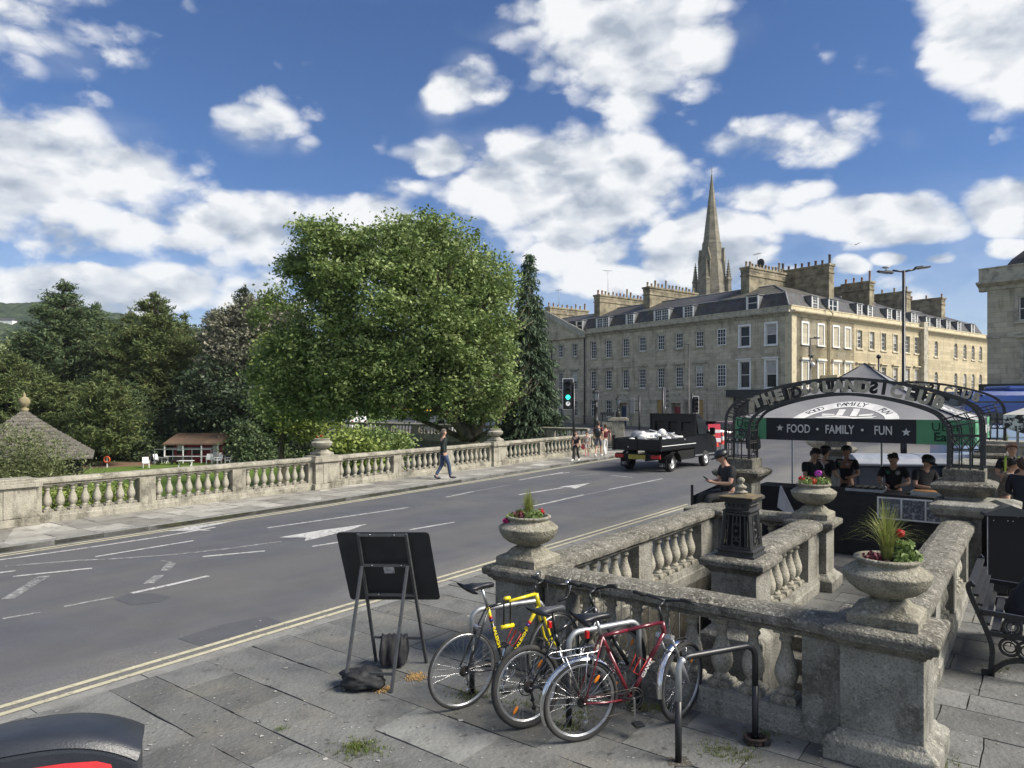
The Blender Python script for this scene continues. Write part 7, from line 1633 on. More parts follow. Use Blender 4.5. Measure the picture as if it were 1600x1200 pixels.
    hz = S_['bar']; stm = (ht[0]-ax.x*0+(.0), ht[1]); top = P(ht)+ax*(hz[1]-ht[1]-.02); fw = Vector((hz[0]-ht[0],0,0)); cl = Vector((hz[0],0,hz[1]))
    q = MB(); q.m = Ms; q.tube([P(ht), top], .012, 8); q.tube([top, cl], .013, 8); q.build('stem', S_.get('stemm', BLK), t)
    q = MB(); q.m = Ms
    if S_.get('drop'):
        for y in (-1,1): q.tube([cl, cl+Vector((0,y*.17,.0)), cl+Vector((.03,y*.205,0)), cl+Vector((.10,y*.21,-.01)), cl+Vector((.13,y*.21,-.06)), cl+Vector((.09,y*.215,-.13)), cl+Vector((-.02,y*.22,-.14))], .014, 8)
        hbm = BLK
    else:
        for y in (-1,1): q.tube([cl, cl+Vector((-.01,y*.10,.02)), cl+Vector((-.05,y*.27,.045))], .011, 8)
        hbm = BLK
    hbo = q.build('handlebar', hbm, t)
    for y in (-1,1):
        q = MB(); q.m = Ms
        if S_.get('drop'): q.tube([cl+Vector((.09,y*.21,-.01)), cl+Vector((.14,y*.21,.03)), cl+Vector((.15,y*.215,-.02)), cl+Vector((.10,y*.235,-.11))], .007, 6); q.sph(cl+Vector((.105,y*.21,.005)), .02, 8, 6); q.build('brake_lever', CHR, hbo)
        else:
            q.tube([cl+Vector((-.03,y*.17,.035)), cl+Vector((-.055,y*.285,.047))], .017, 10); q.build('grip', RUB, hbo); q = MB(); q.m = Ms; q.tube([cl+Vector((-.01,y*.14,.03)), cl+Vector((.035,y*.18,.01)), cl+Vector((.02,y*.27,.005))], .006, 6); q.build('brake_lever', BLK, hbo)
    # cables
    q = MB(); q.m = Ms
    for y in (-.05,.04): q.tube([cl+Vector((.02,y*3,.0)), cl+Vector((.10,y*1.5,-.03)), cl+Vector((.09,y,-.16)), P(cr_,y*.5)+Vector((.03,0,0))], .0026, 5)
    q.build('cables', BLK, t)
    # seat post, saddle
    sd_ = S_['sad']; q = MB(); q.tube([P(sc)-Vector((sc[0]-bb[0],0,sc[1]-bb[1])).normalized()*.02, Vector((sd_[0]+.02,0,sd_[1]-.03))], .0135, 10); q.build('seat_post', S_.get('postm', ALU), t); saddle(t, (sd_[0],0,sd_[1]), S_.get('sadm', BLK), S_.get('tilt',0))
    crank(t, bb, S_.get('rch',.095), S_['crank'], S_.get('chm', CHR), S_.get('crm', CHR))
    # chain and derailleur
    q = MB(); q.tube([(bb[0],-.045,bb[1]+.092),(0,-.045,Rw+.035)], .0028, 4); q.tube([(bb[0],-.045,bb[1]-.092),(.03,-.045,Rw-.16)], .0028, 4); q.build('chain', mat('chain_steel', (.12,.10,.08), .5, .6), t)
    q = MB(); q.bar((.0,-.06,Rw-.02),(.02,-.055,Rw-.09),.02,.014); q.bar((.02,-.05,Rw-.08),(.035,-.05,Rw-.17),.018,.008); q.tube([(.03,-.052,Rw-.165),(.03,-.044,Rw-.165)], .022, 10); q.tube([(.02,-.052,Rw-.10),(.02,-.044,Rw-.10)], .02, 10); q.build('derailleur', S_.get('derm', CHR), t)
    # brakes
    q = MB(); q.cbox((sc[0]*.55+.0,0,Rw*2+.02),(.03,.09,.02)); q.cbox((sc[0]*.50,-.03,Rw*2-.02),(.02,.012,.06)); q.cbox((sc[0]*.50,.03,Rw*2-.02),(.02,.012,.06)); q.build('rear_brake', CHR if not S_.get('disc') else BLK, t)
    if S_.get('cage'):
        k = P(lerp2(bb,hb,.42)) + Vector((-.05,0,.04)); q = MB(); d_ = Vector((hb[0]-bb[0],0,hb[1]-bb[1])).normalized(); n_ = Vector((-d_.z,0,d_.x)); 
        for s_ in (-.05,.05): q.tube([k-d_*.06+Vector((0,s_*.8,0))-n_*.0, k+d_*.07+Vector((0,s_*.8,0)), k+d_*.07+n_*.07+Vector((0,s_*.6,0)), k-d_*.06+n_*.05+Vector((0,s_*.6,0))], .004, 5, closed=True)
        q.tube([k-d_*.06-Vector((0,.04,0)), k-d_*.06+Vector((0,.04,0))], .004, 5); q.build('bottle_cage', mat('red_wire', (.65,.03,.02), .4), t)
    def fender(c, a0, a1, R_, Mx=None, nm='mudguard'):
        q = MB(); q.m = Mx; n = 22; vs = []; fs = []
        for i in range(n+1):
            a = a0+(a1-a0)*i/n
            for y, dr in ((-.028,-.012),(-.015,.003),(0,.007),(.015,.003),(.028,-.012)): vs.append((c[0]+(R_+dr)*math.cos(a), y, c[1]+(R_+dr)*math.sin(a)))
        for i in range(n):
            for j in range(4): fs.append((i*5+j,i*5+j+1,(i+1)*5+j+1,(i+1)*5+j))
        q.add(vs, fs, True)
        for a in (a0+.12, (a0+a1)/2+.4):
            for y in (-.03,.03): q.tube([(c[0],y*1.9,c[1]), (c[0]+R_*math.cos(a),y,c[1]+R_*math.sin(a))], .0025, 4)
        q.build(nm, S_['fend'], t)
    if 'fend' in S_:
        fender((0,Rw), R(35), R(205), Rw+.018); fender((WB,Rw), R(75), R(205) if False else R(188), Rw+.018, Ms)
        q = MB()
        for y in (-.055,.055): q.tube([(.16,y*.5,.76),(.10,y,.735),(-.24,y,.725),(-.28,y*.5,.725)], .005, 6); q.tube([(-.17,y,.725),(-.0,y*1.15,Rw+.02)], .0045, 6); q.tube([(.02,y,.73),(.0,y*1.15,Rw+.02)], .0045, 6)
        q.tube([(-.28,-.03,.725),(-.28,.03,.725)], .005, 6)
        for x in (-.2,-.1,0,.08): q.tube([(x,-.055,.728),(x,.055,.728)], .004, 5)
        q.build('pannier_rack', CHR, t)
    if 'light' in S_: q = MB(); p_ = S_['light']; q.cbox((p_[0],0,p_[1]),(.03,.04,.06)); q.build('rear_reflector', mat('red_reflector', (.45,.01,.01), .25), t, bevel=.006)
    return t
YEL = mat('yellow_frame_paint', (.80,.66,.02), .3, col2=(.72,.58,.02), ns=10, coat=.5); BLF = mat('black_frame_paint', (.015,.016,.018), .25, coat=.5, ns=10); REDF = mat('dark_red_frame_paint', (.17,.012,.022), .3, col2=(.11,.01,.018), ns=10, coat=.6)
bicycle('yellow and black racing bicycle with dropped handlebars by the urn pedestal', G(722,1107), Vector((.40,6.745,0)), R(2), dict(Rw=.342, tw=.0125, frame=YEL, frame2=BLF, steer=R(7), bb=(.43,.275), sc=(.245,.86), ht=(.775,.905), hb=(.815,.755), r=.016, sad=(.16,1.07), bar=(.87,1.01), drop=True, crank=R(-112),
    decal='RALEIGH', decal2=True, decalm=YEL, bands=[(.70,mat('red_band',(.6,.04,.02),.35)),(.655,mat('purple_band',(.06,.03,.20),.35))], cage=True, wb=1.0, postm=ALU, stemm=BLK))
bicycle('black mountain bicycle with orange wheel reflectors behind the red one', G(826,1137), Vector((1.04,6.35,0)), R(-5), dict(Rw=.335, tw=.026, frame=BLF, steer=R(12), bb=(.42,.29), sc=(.30,.72), ht=(.72,.88), hb=(.76,.76), r=.019, sad=(.27,.93), bar=(.78,1.03), crank=R(20), refl=2, disc=True, susp=True, wb=1.03,
    postm=BLK, sadm=mat('grey_saddle', (.07,.075,.08), .45), light=(.25,.80), chm=BLK, crm=BLK, derm=BLK, forkm=BLF))
bicycle('dark red bicycle with chrome mudguards and rack in front of the bicycle stand', G(906,1158), Vector((1.43,5.95,0)), R(3), dict(Rw=.332, tw=.019, frame=REDF, steer=R(24), bb=(.45,.29), sc=(.17,.83), ht=(.735,.88), hb=(.765,.77), r=.017, sad=(.10,1.0), bar=(.80,1.04), crank=R(-88), refl=1, susp=True, forkm=mat('silver_fork', (.45,.46,.47), .35, .5),
    fend=mat('chrome_fender', (.75,.76,.77), .15, 1.0, col2=(.6,.6,.6), ns=10), decal='GIANT', decalm=LOGOW, cage=True, light=(-.02,.84) if False else (.04,.86), wb=.98, chm=mat('black_chainring', (.03,.03,.03), .4), crm=ALU, sadm=BLK))
# lock hanging from the yellow bicycle
yb = [o for o in COL.objects if o.name == 'bicycle'][0]
lp = Vector((-.44,6.2,0)) + Vector((.84,.545,0))*.47 + Vector((.0,-.04,.88))
t = thing('bicycle_lock', 'yellow and black D-lock hanging on the yellow bicycle frame', 'bicycle lock', lp, math.atan2(.545,.84))
q = MB(); q.tube([(-.035,0,-.21),(-.035,0,0),(-.02,0,.025),(.02,0,.025),(.035,0,0),(.035,0,-.21)], .008, 8); q.build('shackle', BLK, t); q = MB(); q.tube([(-.065,0,-.225),(.07,0,-.225)], .02, 12); q.build('barrel', YEL, t); q = MB(); q.tube([(.07,0,-.225),(.085,0,-.225)], .021, 12); q.build('end_cap', BLK, t); q = MB(); q.tube([(-.03,0,.03),(.03,0,.03)], .018, 10); q.build('sleeve', YEL, t)
# chain lock bundle at the empty stand foot
t = thing('chain_lock', 'rusty bundle of locks around the foot of the empty stand', 'bicycle lock', G(1180,1163)); q = MB()
for k in range(3): q.tube([((.06+.012*k)*math.cos(a*.7)+ru(-.008,.008), (.045+.012*k)*math.sin(a*.7)+ru(-.008,.008), .02+.018*k+ru(-.005,.008)) for a in range(9)], .011, 7, closed=True)
q.build('chain', mat('dirty_lock', (.03,.025,.024), .7, col2=(.07,.04,.03), ns=30), t); q = MB(); q.cbox((.07,-.03,.03),(.07,.045,.035), Matrix.Rotation(.5,3,'Z')); q.build('padlock', BLK, t, bevel=.006)
# broken slab pockets round stand feet
q = MB()
for (px,py) in ((1060,1191),(1180,1161),(889,1136),(998,1108),(737,1086)):
    g = G(px,py); q.add([(g.x-.09,g.y-.07,.0045),(g.x+.10,g.y-.06,.0045),(g.x+.08,g.y+.08,.0045),(g.x-.08,g.y+.07,.0045)], [(0,1,2,3)])
struct(q.build('pavement_patches', mat('gritty_patch', (.06,.055,.045), 1, col2=(.20,.19,.16), ns=50, lo=.55, hi=.62)))

# ================================================================ road sign seen from behind, sandbags, near bin
t = thing('road_sign', 'back of a black temporary road sign on a grey A-frame', 'road sign', (0,0,0))
FRM = mat('sign_frame_steel', (.095,.10,.105), .45, .4, col2=(.07,.072,.075), ns=14)
xl0, xr0, xl1, xr1 = -1.425, -.89, -1.545, -1.02     # feet and heads of the front legs
lt, rt = Vector((-1.50,6.86,1.415)), Vector((-1.035,6.86,1.415)); lf, rf = Vector((-1.415,7.33,0)), Vector((-.885,7.28,0)); hl, hr_ = lt.lerp(lf,.235), rt.lerp(rf,.235); bl_f, br_f = Vector((-1.565,6.57,0)), Vector((-1.12,6.53,0))
for a, b in ((lt,lf),(rt,rf)): q = MB(); q.bar(a, b, .028, .028); q.build('front_leg', FRM, t, bevel=.003)
for a, b in ((hl,bl_f),(hr_+Vector((-.03,0,0)),br_f)): q = MB(); q.bar(a+Vector((0,-.03,0)), b, .028, .028); q.build('rear_leg', FRM, t, bevel=.003)
for k in (.01,.235,.46): q = MB(); q.bar(lt.lerp(lf,k), rt.lerp(rf,k), .024, .024); q.build('crossbar', FRM, t)
q = MB(); q.bar(lt.lerp(lf,.80), rt.lerp(rf,.80), .022,.022); q.build('crossbar', FRM, t)
q = MB(); q.bar(hl.lerp(bl_f,.86), hr_.lerp(br_f,.86), .022,.022); q.build('crossbar', FRM, t)
dn = (lf-lt).normalized(); cc = Vector((-1.27,6.875,1.40)); xx = Vector((1,0,0)); nn = xx.cross(dn); nn = nn if nn.y > 0 else -nn
w2, hh = .455, .765; r_ = .035; P_ = []
for cx, cy, a0 in ((w2-r_,r_,-90),(w2-r_,hh-r_,0),(-w2+r_,hh-r_,90),(-w2+r_,r_,180)):
    for k in range(5): a = R(a0+22.5*k); P_.append((cx+r_*math.cos(a), cy+r_*math.sin(a)))
skew = .045
vs = [cc + nn*(.03+o_) + xx*(p[0]+skew*p[1]/hh) + dn*(p[1]-.01) for o_ in (0,.012) for p in P_]; n = len(P_)
q = MB(); q.add(vs, [tuple(range(n)), tuple(range(2*n-1,n-1,-1))] + [(i,n+i,n+(i+1)%n,(i+1)%n) for i in range(n)]); q.build('board', mat('sign_black', (.012,.013,.016), .55, col2=(.02,.021,.024), ns=6), t, fix=True)
q = MB(); c2 = cc + nn*.026 + dn*.40 + xx*.02; q.add([c2+xx*a+dn*b for a,b in ((-.055,-.045),(.05,-.045),(.055,.045),(-.05,.045))], [(0,1,2,3)]); q.build('sticker', mat('silver_sticker', (.50,.50,.52), .5, col2=(.20,.20,.21), ns=30), t)
q = MB()
for k, xs_ in ((.01,(.25,.75)),(.235,(.2,.8)),(.46,(.25,.75))):
    for x in xs_: q.sph(lt.lerp(lf,k).lerp(rt.lerp(rf,k),x)+Vector((0,-.018,.004)), .008, 6, 4)
q.build('bolts', CHR, t)
def lump(name, label, c, sx, sy, sz, m_, seed, flat=0):
    o = None; q = MB(); n, m2 = 44, 26; vs = []; fs = []
    for i in range(m2+1):
        for j in range(n):
            a, e = 2*math.pi*j/n, math.pi*i/m2-math.pi/2; d = Vector((math.cos(e)*math.cos(a), math.cos(e)*math.sin(a), math.sin(e))); k = 1+.30*noise.noise(d*1.4+Vector((seed,0,0)))+.16*noise.noise(d*4.2+Vector((0,seed,0)))+.07*abs(math.sin(4*a+5*d.z+seed))*math.cos(e)+.07*noise.noise(d*11)
            p = Vector((d.x*sx*k, d.y*sy*k, d.z*sz*k)); p.z = max(p.z, -sz*.75); vs.append(p)
    for i in range(m2):
        for j in range(n): fs.append((i*n+j,i*n+(j+1)%n,(i+1)*n+(j+1)%n,(i+1)*n+j))
    q.add(vs, fs, True); o = q.build(name, m_, None); o.location = c; return tag(o, label, 'sandbag')
SB = mat('sandbag_plastic', (.016,.017,.019), .7, col2=(.03,.031,.034), ns=7, bump=.7, bs=9, spec=.3)
g = G(566,1078); lump('sandbag', 'slumped black sandbag lying on the rear bar of the road sign', (g.x-.01,6.66,.085), .215, .15, .095, SB, 3)
# saddle bag hanging over the front bar
q = MB(); vs = []; fs = []; n = 16; prof = [(-.10,.04),(-.105,.15),(-.08,.27),(-.03,.315),(.03,.315),(.08,.27),(.105,.15),(.10,.03)]
for i in range(n+1):
    x = -.13+.26*i/n
    for (y, z) in prof: vs.append((x+.012*math.sin(z*30+i), y*(1+.12*math.sin(i*1.1)), z+.010*math.sin(i*1.7+y*20)))
for i in range(n):
    for j in range(len(prof)-1): fs.append((i*8+j,i*8+j+1,(i+1)*8+j+1,(i+1)*8+j))
fs += [tuple(range(8)), tuple(n*8+j for j in range(7,-1,-1))]; q.add(vs, fs, True); o = q.build('sandbag', SB, None, fix=True); o.location = (-1.205,7.21,.0); tag(o, 'black sandbag hanging over the front bar of the road sign', 'sandbag')
# near bin lid at the bottom left
t = thing('litter_bin', 'rounded black street bin with red panel in the bottom left corner', 'litter bin', (-2.09,3.05,-.03), R(24)); t.scale = (1,.55,1)
NB = mat('bin_plastic', (.020,.024,.032), .38, col2=(.028,.032,.04), ns=6, bump=.12, bs=90, spec=.5)
q = MB(); n = 30; vs = []; fs = []
prof = []
for i in range(n+1):
    a = -1+2*i/n; prof.append((a*.44, 1.315 - .115*abs(a)**2.6))
rings = [(-.30,-.035,.97),(-.29,-.03,.985),(-.265,-.01,1.0),(-.15,.004,1.0),(0,.008,1.0),(.15,.004,1.0),(.265,-.01,1.0),(.30,-.035,.97)]
for y, dz_, k in rings:
    for x, z in prof: vs.append((x*k*(1-.04*abs(y)), y, z+dz_))
for i in range(len(rings)-1):
    for j in range(n): fs.append((i*(n+1)+j, i*(n+1)+j+1, (i+1)*(n+1)+j+1, (i+1)*(n+1)+j))
q.add(vs, fs, True); q.build('lid', NB, t, fix=True)
q = MB(); pr2 = [(x*.965,z-.036) for x,z in prof]; face = [(x,-.297,z) for x,z in pr2] + [(.425,-.297,.0),(-.425,-.297,.0)]; bk = [(x,.297,z) for x,_,z in face]; m2 = len(face)
q.add(face+bk, [tuple(range(m2)), tuple(range(2*m2-1,m2-1,-1))] + [(i,m2+i,m2+(i+1)%m2,(i+1)%m2) for i in range(m2)]); q.build('body', NB, t, fix=True, bevel=.02)
q = MB(); pp = [(x,z+.045) for x,z in [(-.36,1.09),(-.3,1.125),(-.15,1.155),(0,1.17),(.15,1.165),(.27,1.15),(.325,1.125),(.335,1.08),(.335,.80),(-.36,.80)]]; q.add([(x,-.3015,z) for x,z in pp], [tuple(range(len(pp)))]); q.build('panel', mat('red_panel', (.72,.05,.06), .4), t)
q = MB(); q.lathe([(.07,0),(.055,0)], 20, cap=False); q.m = None; o = q.build('panel_ring', BLK, t); o.rotation_euler = (R(90),0,0); o.location = (.12,-.3035,1.04)
# ================================================================ STREET FURNITURE AND VEHICLES
def lens(par, c, r, m_, yaw=0):
    q = MB(); q.sph(c, r, 14, 8, (1,.35,1)); return q.build('lens', m_, par)
LOFF = mat('lens_dark', (.03,.012,.012), .3); LAMB = mat('lens_amber_dark', (.05,.03,.01), .3)
GRL = mat('green_signal', (.03,.9,.55), .3, emit=2.0); RDL = mat('red_signal', (.9,.02,.02), .3, emit=2.5); WHL = mat('white_signal', (.85,.85,.85), .4, emit=.35)
GREYB = mat('signal_grey', (.20,.21,.22), .5, col2=(.15,.155,.16), ns=4)
def signal(label, p, yaw, zt, poleh, lit=None, arrow=False, hs=1.0, back=BLK, border=True, poledx=.32):
    """p base; head faces local -Y; zt = top of head"""
    t = thing('traffic_light', label, 'traffic light', p, yaw); n = 4 if arrow else 3; h = (.30*n+.10)*hs; zt -= p[2]
    q = MB(); q.tube([(poledx,.05,0),(poledx,.05,poleh-p[2])], .06, 10); q.build('pole', BLK, t)
    q = MB(); q.box(-.16*hs,.16*hs,-.10,.10,zt-h,zt); hd = q.build('head', back, t, bevel=.02)
    q = MB(); q.bar((0,.05,zt-h*.8),(poledx,.05,zt-h*.8),.05,.05); q.bar((0,.05,zt-h*.2),(poledx,.05,zt-h*.2),.05,.05); q.build('bracket', BLK, t)
    if border:
        q = MB(); W_ = .23*hs; q.box(-W_,W_,.10,.115,zt-h-.06,zt+.06); q.build('backing_board', BLK, t); q = MB(); b = .028
        q.box(-W_-b,-W_,.098,.117,zt-h-.06-b,zt+.06+b); q.box(W_,W_+b,.098,.117,zt-h-.06-b,zt+.06+b); q.box(-W_,W_,.098,.117,zt+.06,zt+.06+b); q.box(-W_,W_,.098,.117,zt-h-.06-b,zt-h-.06); q.build('white_border', WHT, t)
    for i in range(n):
        z = zt-.05-(.15+.30*i)*hs; m_ = [LOFF, LAMB, LOFF, WHL][i] if lit is None or i != lit else {0:RDL,2:GRL}[i]
        if i == 3 and not arrow: continue
        lens(hd, (0,-.105,z), .105*hs, m_)
        if i == 3: q = MB(); q.bar((-.03,-.145,z-.06),(-.02,-.145,z+.0),.02,.01); q.bar((-.02,-.145,z),(.03,-.145,z+.03),.02,.01); q.add([(.01,-.146,z+.07),(.07,-.146,z+.035),(.015,-.146,z-.01)],[(0,1,2)]); q.build('arrow', BLK, hd)
        q = MB(); ns_ = 12; vs = []; fs = []
        for k in range(ns_+1):
            a = math.pi*(-.05)+math.pi*1.1*k/ns_
            for y, rr in ((-.10,.125),(-.30,.118)): vs.append((rr*hs*math.cos(a), y, z+rr*hs*math.sin(a)))
        for k in range(ns_): fs.append((2*k,2*k+1,2*k+3,2*k+2))
        q.add(vs, fs, True); q.build('hood', BLK, hd)
    return t
def W(px, Y, z=0): return Vector(((px-800)/F0*Y, Y, z))
signal('traffic light showing green with a white bordered board beside the spruce', W(887.5,33), R(-5), 3.72, 3.6, 2, True, 1.0, poledx=.27)
signal('traffic light with white bordered board right of the tipper truck', W(1087,46), R(2), 3.0, 3.3, None, False, .95, poledx=-.22)
signal('grey traffic light seen edge on behind the truck, facing right', W(1037,43), R(80), 3.52, 3.6, None, True, 1.0, GREYB, False, poledx=-.25)
signal('grey traffic light head turned away left of the truck cab', W(988,45), R(165), 2.95, 3.1, None, False, 1.0, GREYB, False, poledx=-.45)
signal('traffic light showing red beyond the far iron arch', W(1482,33), R(-12), 3.05, 2.9, 0, False, .9)
def street_lamp(label, p, h, arm, heads=1, r=.06, ang=0):
    t = thing('street_lamp', label, 'street lamp', p, ang); q = MB(); q.tube([(0,0,0),(0,0,1.2),(0,0,1.25),(0,0,h)], [r*1.5,r*1.5,r,r*.7], 10); q.build('pole', BLK, t)
    for s_ in ((1,) if heads == 1 else (-1,1)):
        a = arm*s_; tl = .12 if heads == 2 else .0
        q = MB(); q.tube([(0,0,h-.05),(a*.45,0,h-.0+tl*.4*(1 if s_>0 else 0))], r*.5, 8); q.build('arm', BLK, t)
        q = MB(); z = h+tl*(1 if s_>0 else -.6); q.cbox((a*.75,0,z),(abs(a)*.62,.22,.07), Matrix.Rotation(-s_*.13 if heads==2 else 0,3,'Y')); q.cbox((a*.62,0,z+.045),(abs(a)*.3,.16,.05), Matrix.Rotation(-s_*.13 if heads==2 else 0,3,'Y')); hd = q.build('lamp_head', mat('lamp_grey', (.06,.065,.07), .5), t, bevel=.02)
        q = MB(); q.cbox((a*.8,0,z-.04),(abs(a)*.4,.16,.02), Matrix.Rotation(-s_*.13 if heads==2 else 0,3,'Y')); q.build('lens', mat('lamp_glass', (.35,.36,.36), .2), hd)
    return t
bl2 = street_lamp('tall black double armed street lamp with a gull on its left head', W(1412,30), 8.3, 1.05, 2, .085)
street_lamp('thin dark street lamp in front of the shaded terrace', W(1076,54), 7.15, -.55, 1, .06)
sl = street_lamp('black street lamp with a camera on its pole before the corner house', W(1266,44), 6.7, .55, 1, .07)
q = MB(); q.sph((.1,0,5.55), .10, 8, 6); q.bar((-.15,0,5.6),(.25,0,5.6),.05,.05); q.build('camera_mount', BLK, sl); q = MB(); q.sph((.14,-.05,5.05), .13, 10, 8); q.build('dome_camera', WHT, sl)
t = thing('cctv_post', 'short dark camera post in front of the sunny side street', 'post', W(1373,47)); q = MB(); q.tube([(0,0,0),(0,0,5.6)], .06, 8); q.build('pole', BLK, t); q = MB(); q.sph((0,0,5.72), .15, 10, 8); q.build('dome', BLK, t)
# gull standing and gull flying
def gull(label, p, rz, fly=False):
    t = thing('gull', label, 'gull', p, rz); WG = mat('gull_white', (.75,.75,.74), .7); GG = mat('gull_grey', (.22,.24,.27), .7)
    V_ = [(-.13,0,.14),(-.02,0,.155),(.10,0,.19),(.145,0,.245),(.185,0,.27),(.235,0,.262)]; r_ = [.035,.065,.06,.035,.036,.008]
    if not fly: V_ += [(0,-.025,.08),(0,-.025,.0),(0,.025,.08),(0,.025,.0)]; r_ += [.01,.007,.01,.007]; e_ = [(0,1),(1,2),(2,3),(3,4),(4,5),(1,6),(6,7),(1,8),(8,9)]
    else: e_ = [(0,1),(1,2),(2,3),(3,4),(4,5)]
    skin_obj('body', V_, e_, r_, WG, t, 1, 1)
    q = MB()
    if fly:
        for s_ in (-1,1): q.add([(.08,s_*.05,.17),(.12,s_*.3,.26),(-.02,s_*.62,.22),(-.08,s_*.3,.24),(-.04,s_*.05,.17)], [(0,1,2,3,4)]); 
    else:
        for s_ in (-1,1): q.sph((-.04,s_*.045,.165), .05, 10, 6, (2.6,.4,.9))
    q.build('wings', GG, t); q = MB(); q.add([(-.12,-.03,.15),(-.12,.03,.15),(-.28,.025,.12),(-.28,-.025,.12)], [(0,1,2,3)]); q.add([(-.12,-.03,.14),(-.12,.03,.14),(-.28,.025,.115),(-.28,-.025,.115)], [(3,2,1,0)]); q.build('tail', BLK, t); q = MB(); q.tube([(.215,0,.268),(.262,0,.255)], [.010,.003], 6); q.build('beak', mat('beak_yellow', (.6,.4,.04), .5), t)
gull('gull standing on the left head of the tall street lamp', W(1385,30,8.27), 0)
gull('gull flying in the blue sky above the side street', T(1337,385,60), .6, True)
# black cast iron lantern standards
def lantern(label, p, H, r, base=None, s_=1.0):
    t = thing('lamp_standard', label, 'lamp standard', p)
    q = MB(); q.lathe([(r*2.0,0),(r*2.0,.3),(r*1.5,.38),(r*1.55,H*.35),(r*1.2,H*.37),(r*1.0,H*.6),(r*1.25,H*.62),(r*.9,H*.64),(r*.7,H*.86),(r*1.1,H*.88),(r*.5,H*.92),(r*.5,H)], 14); q.build('column', IRON, t)
    q = MB(); k = s_; z = H; q.lathe([(.06*k,0),(.12*k,.04*k),(.12*k,.06*k)], 6, (0,0,z), False)
    for i in range(6): a = i*math.pi/3; q.bar((.11*k*math.cos(a),.11*k*math.sin(a),z+.05*k),(.19*k*math.cos(a),.19*k*math.sin(a),z+.48*k),.02*k,.02*k)
    q.lathe([(.21*k,.47*k),(.23*k,.50*k),(.15*k,.60*k),(.09*k,.64*k),(.09*k,.70*k),(.04*k,.73*k),(.03*k,.80*k),(.05*k,.84*k),(.01*k,.95*k)], 6, (0,0,z), False); q.build('lantern_frame', IRON, t)
    q = MB(); q.lathe([(.10*k,.07*k),(.175*k,.46*k)], 6, (0,0,z), False); q.build('lantern_glass', mat('lantern_glass', (.30,.33,.35), .15, col2=(.22,.25,.27), ns=5), t); return t
lantern('black iron lamp standard with glass lantern at the end of the parapet', W(931.5,38.5), 2.72, .13)
# stone pier with small lantern, railings
t = thing('stone_pier', 'pale stone gate pier with lantern behind the tipper truck', 'pier', W(966,43), R(-10)); q = MB(); q.box(-.36,.36,-.36,.36,0,1.55); q.build('shaft', STF, t, bevel=.015); q = MB(); q.box(-.62,.62,-.45,.45,1.548,1.68); q.box(-.5,.5,-.4,.4,1.678,1.76); q.build('cap', STF, t, bevel=.015)
lantern('small iron lantern standing on the pale gate pier', W(966,43,1.76), .72, .07, s_=.75)
t = thing('iron_railing', 'black iron railings between the lamp standard and gate pier', 'railing', W(937,42), 0); q = MB(); q.bar((-.2,0,1.15),(.75,0,1.15),.05,.04); q.bar((-.2,0,.1),(.75,0,.1),.05,.04)
for i in range(8): q.tube([(-.15+i*.12,0,.1),(-.15+i*.12,0,1.15)], .014, 5)
q.build('rail', IRON, t); 
t = thing('stone_pier', 'low stone pier with flat top left of the pale gate pier', 'pier', W(949,43), R(-10)); q = MB(); q.box(-.3,.3,-.3,.3,0,1.5); q.build('shaft', STF, t); q = MB(); q.box(-.42,.42,-.36,.36,1.9,2.08); q.bar((-.3,0,1.5),(-.3,0,1.9),.06,.06); q.bar((.3,0,1.5),(.3,0,1.9),.06,.06); q.box(-.33,.33,-.3,.3,1.498,1.56); q.build('iron_top', IRON, t)

# ---- tipper truck
TB = mat('truck_black', (.005,.006,.008), .32, col2=(.009,.010,.012), ns=5, spec=.3); PLA = mat('black_plastic', (.010,.010,.011), .7, col2=(.018,.018,.017), ns=8, spec=.2)
t = thing('tipper_truck', 'black tipper truck loaded with white scrap driving away on the road', 'truck', (5.62,28.85,-.1), math.atan2(.773,.634))
q = MB(); q.box(-1.0,2.1,-1.04,1.04,.86,.94); q.build('bed_floor', PLA, t)
for y in (-1,1):
    q = MB(); q.box(-1.0,2.08,y*1.05-.03,y*1.05+.03,.90,1.34); 
    for z in (.98,1.07,1.16,1.25): q.box(-.99,2.07,y*1.083-.008,y*1.083+.008,z-.02,z+.025)
    q.build('side_panel', TB, t, bevel=.008)
    q = MB(); q.box(-.98,2.06,y*1.098-.003,y*1.098+.003,1.05,1.075); q.build('reflective_strip', WHT, t)
q = MB(); q.box(-1.05,-.99,-1.05,1.05,.88,1.32)
for z in (.97,1.08,1.19): q.box(-1.066,-1.05,-1.03,1.03,z-.03,z+.03)
q.box(-1.09,-1.03,-.05,.05,.88,1.42); q.box(-1.09,-.98,1.0,1.1,.85,1.46); q.box(-1.09,-.98,-1.1,-1.0,.85,1.46); q.build('tailgate', TB, t, bevel=.006)
q = MB(); ops = [(-.85,-.4,1.55,1.95),(-.2,.2,1.55,1.95),(.4,.85,1.55,1.95)]; q.m = Matrix.Translation((2.10,0,0)) @ rotz(-math.pi/2); wall_face(q, -1.05, 1.05, 1.3, 2.25, ops, .05)
q.box(-1.08,1.08,-.03,.06,2.24,2.30); q.box(-1.08,-1.0,-.03,.06,.9,2.25); q.box(1.0,1.08,-.03,.06,.9,2.25); q.build('headboard', TB, t)
prof = [(2.2,.45),(2.2,1.9),(2.3,2.2),(2.5,2.28),(3.0,2.24),(3.15,2.14),(3.72,1.50),(4.35,1.25),(4.5,1.05),(4.52,.55),(4.45,.40)]
q = MB(); n = len(prof); vs = [(x, y*(.98 if z < 1.5 else .98-.13*(z-1.5)/.8), z) for y in (-1,1) for x, z in prof]; q.add(vs, [tuple(range(n)), tuple(range(2*n-1,n-1,-1))] + [(i,n+i,n+(i+1)%n,(i+1)%n) for i in range(n)]); q.build('cab', TB, t, fix=True, bevel=.04)
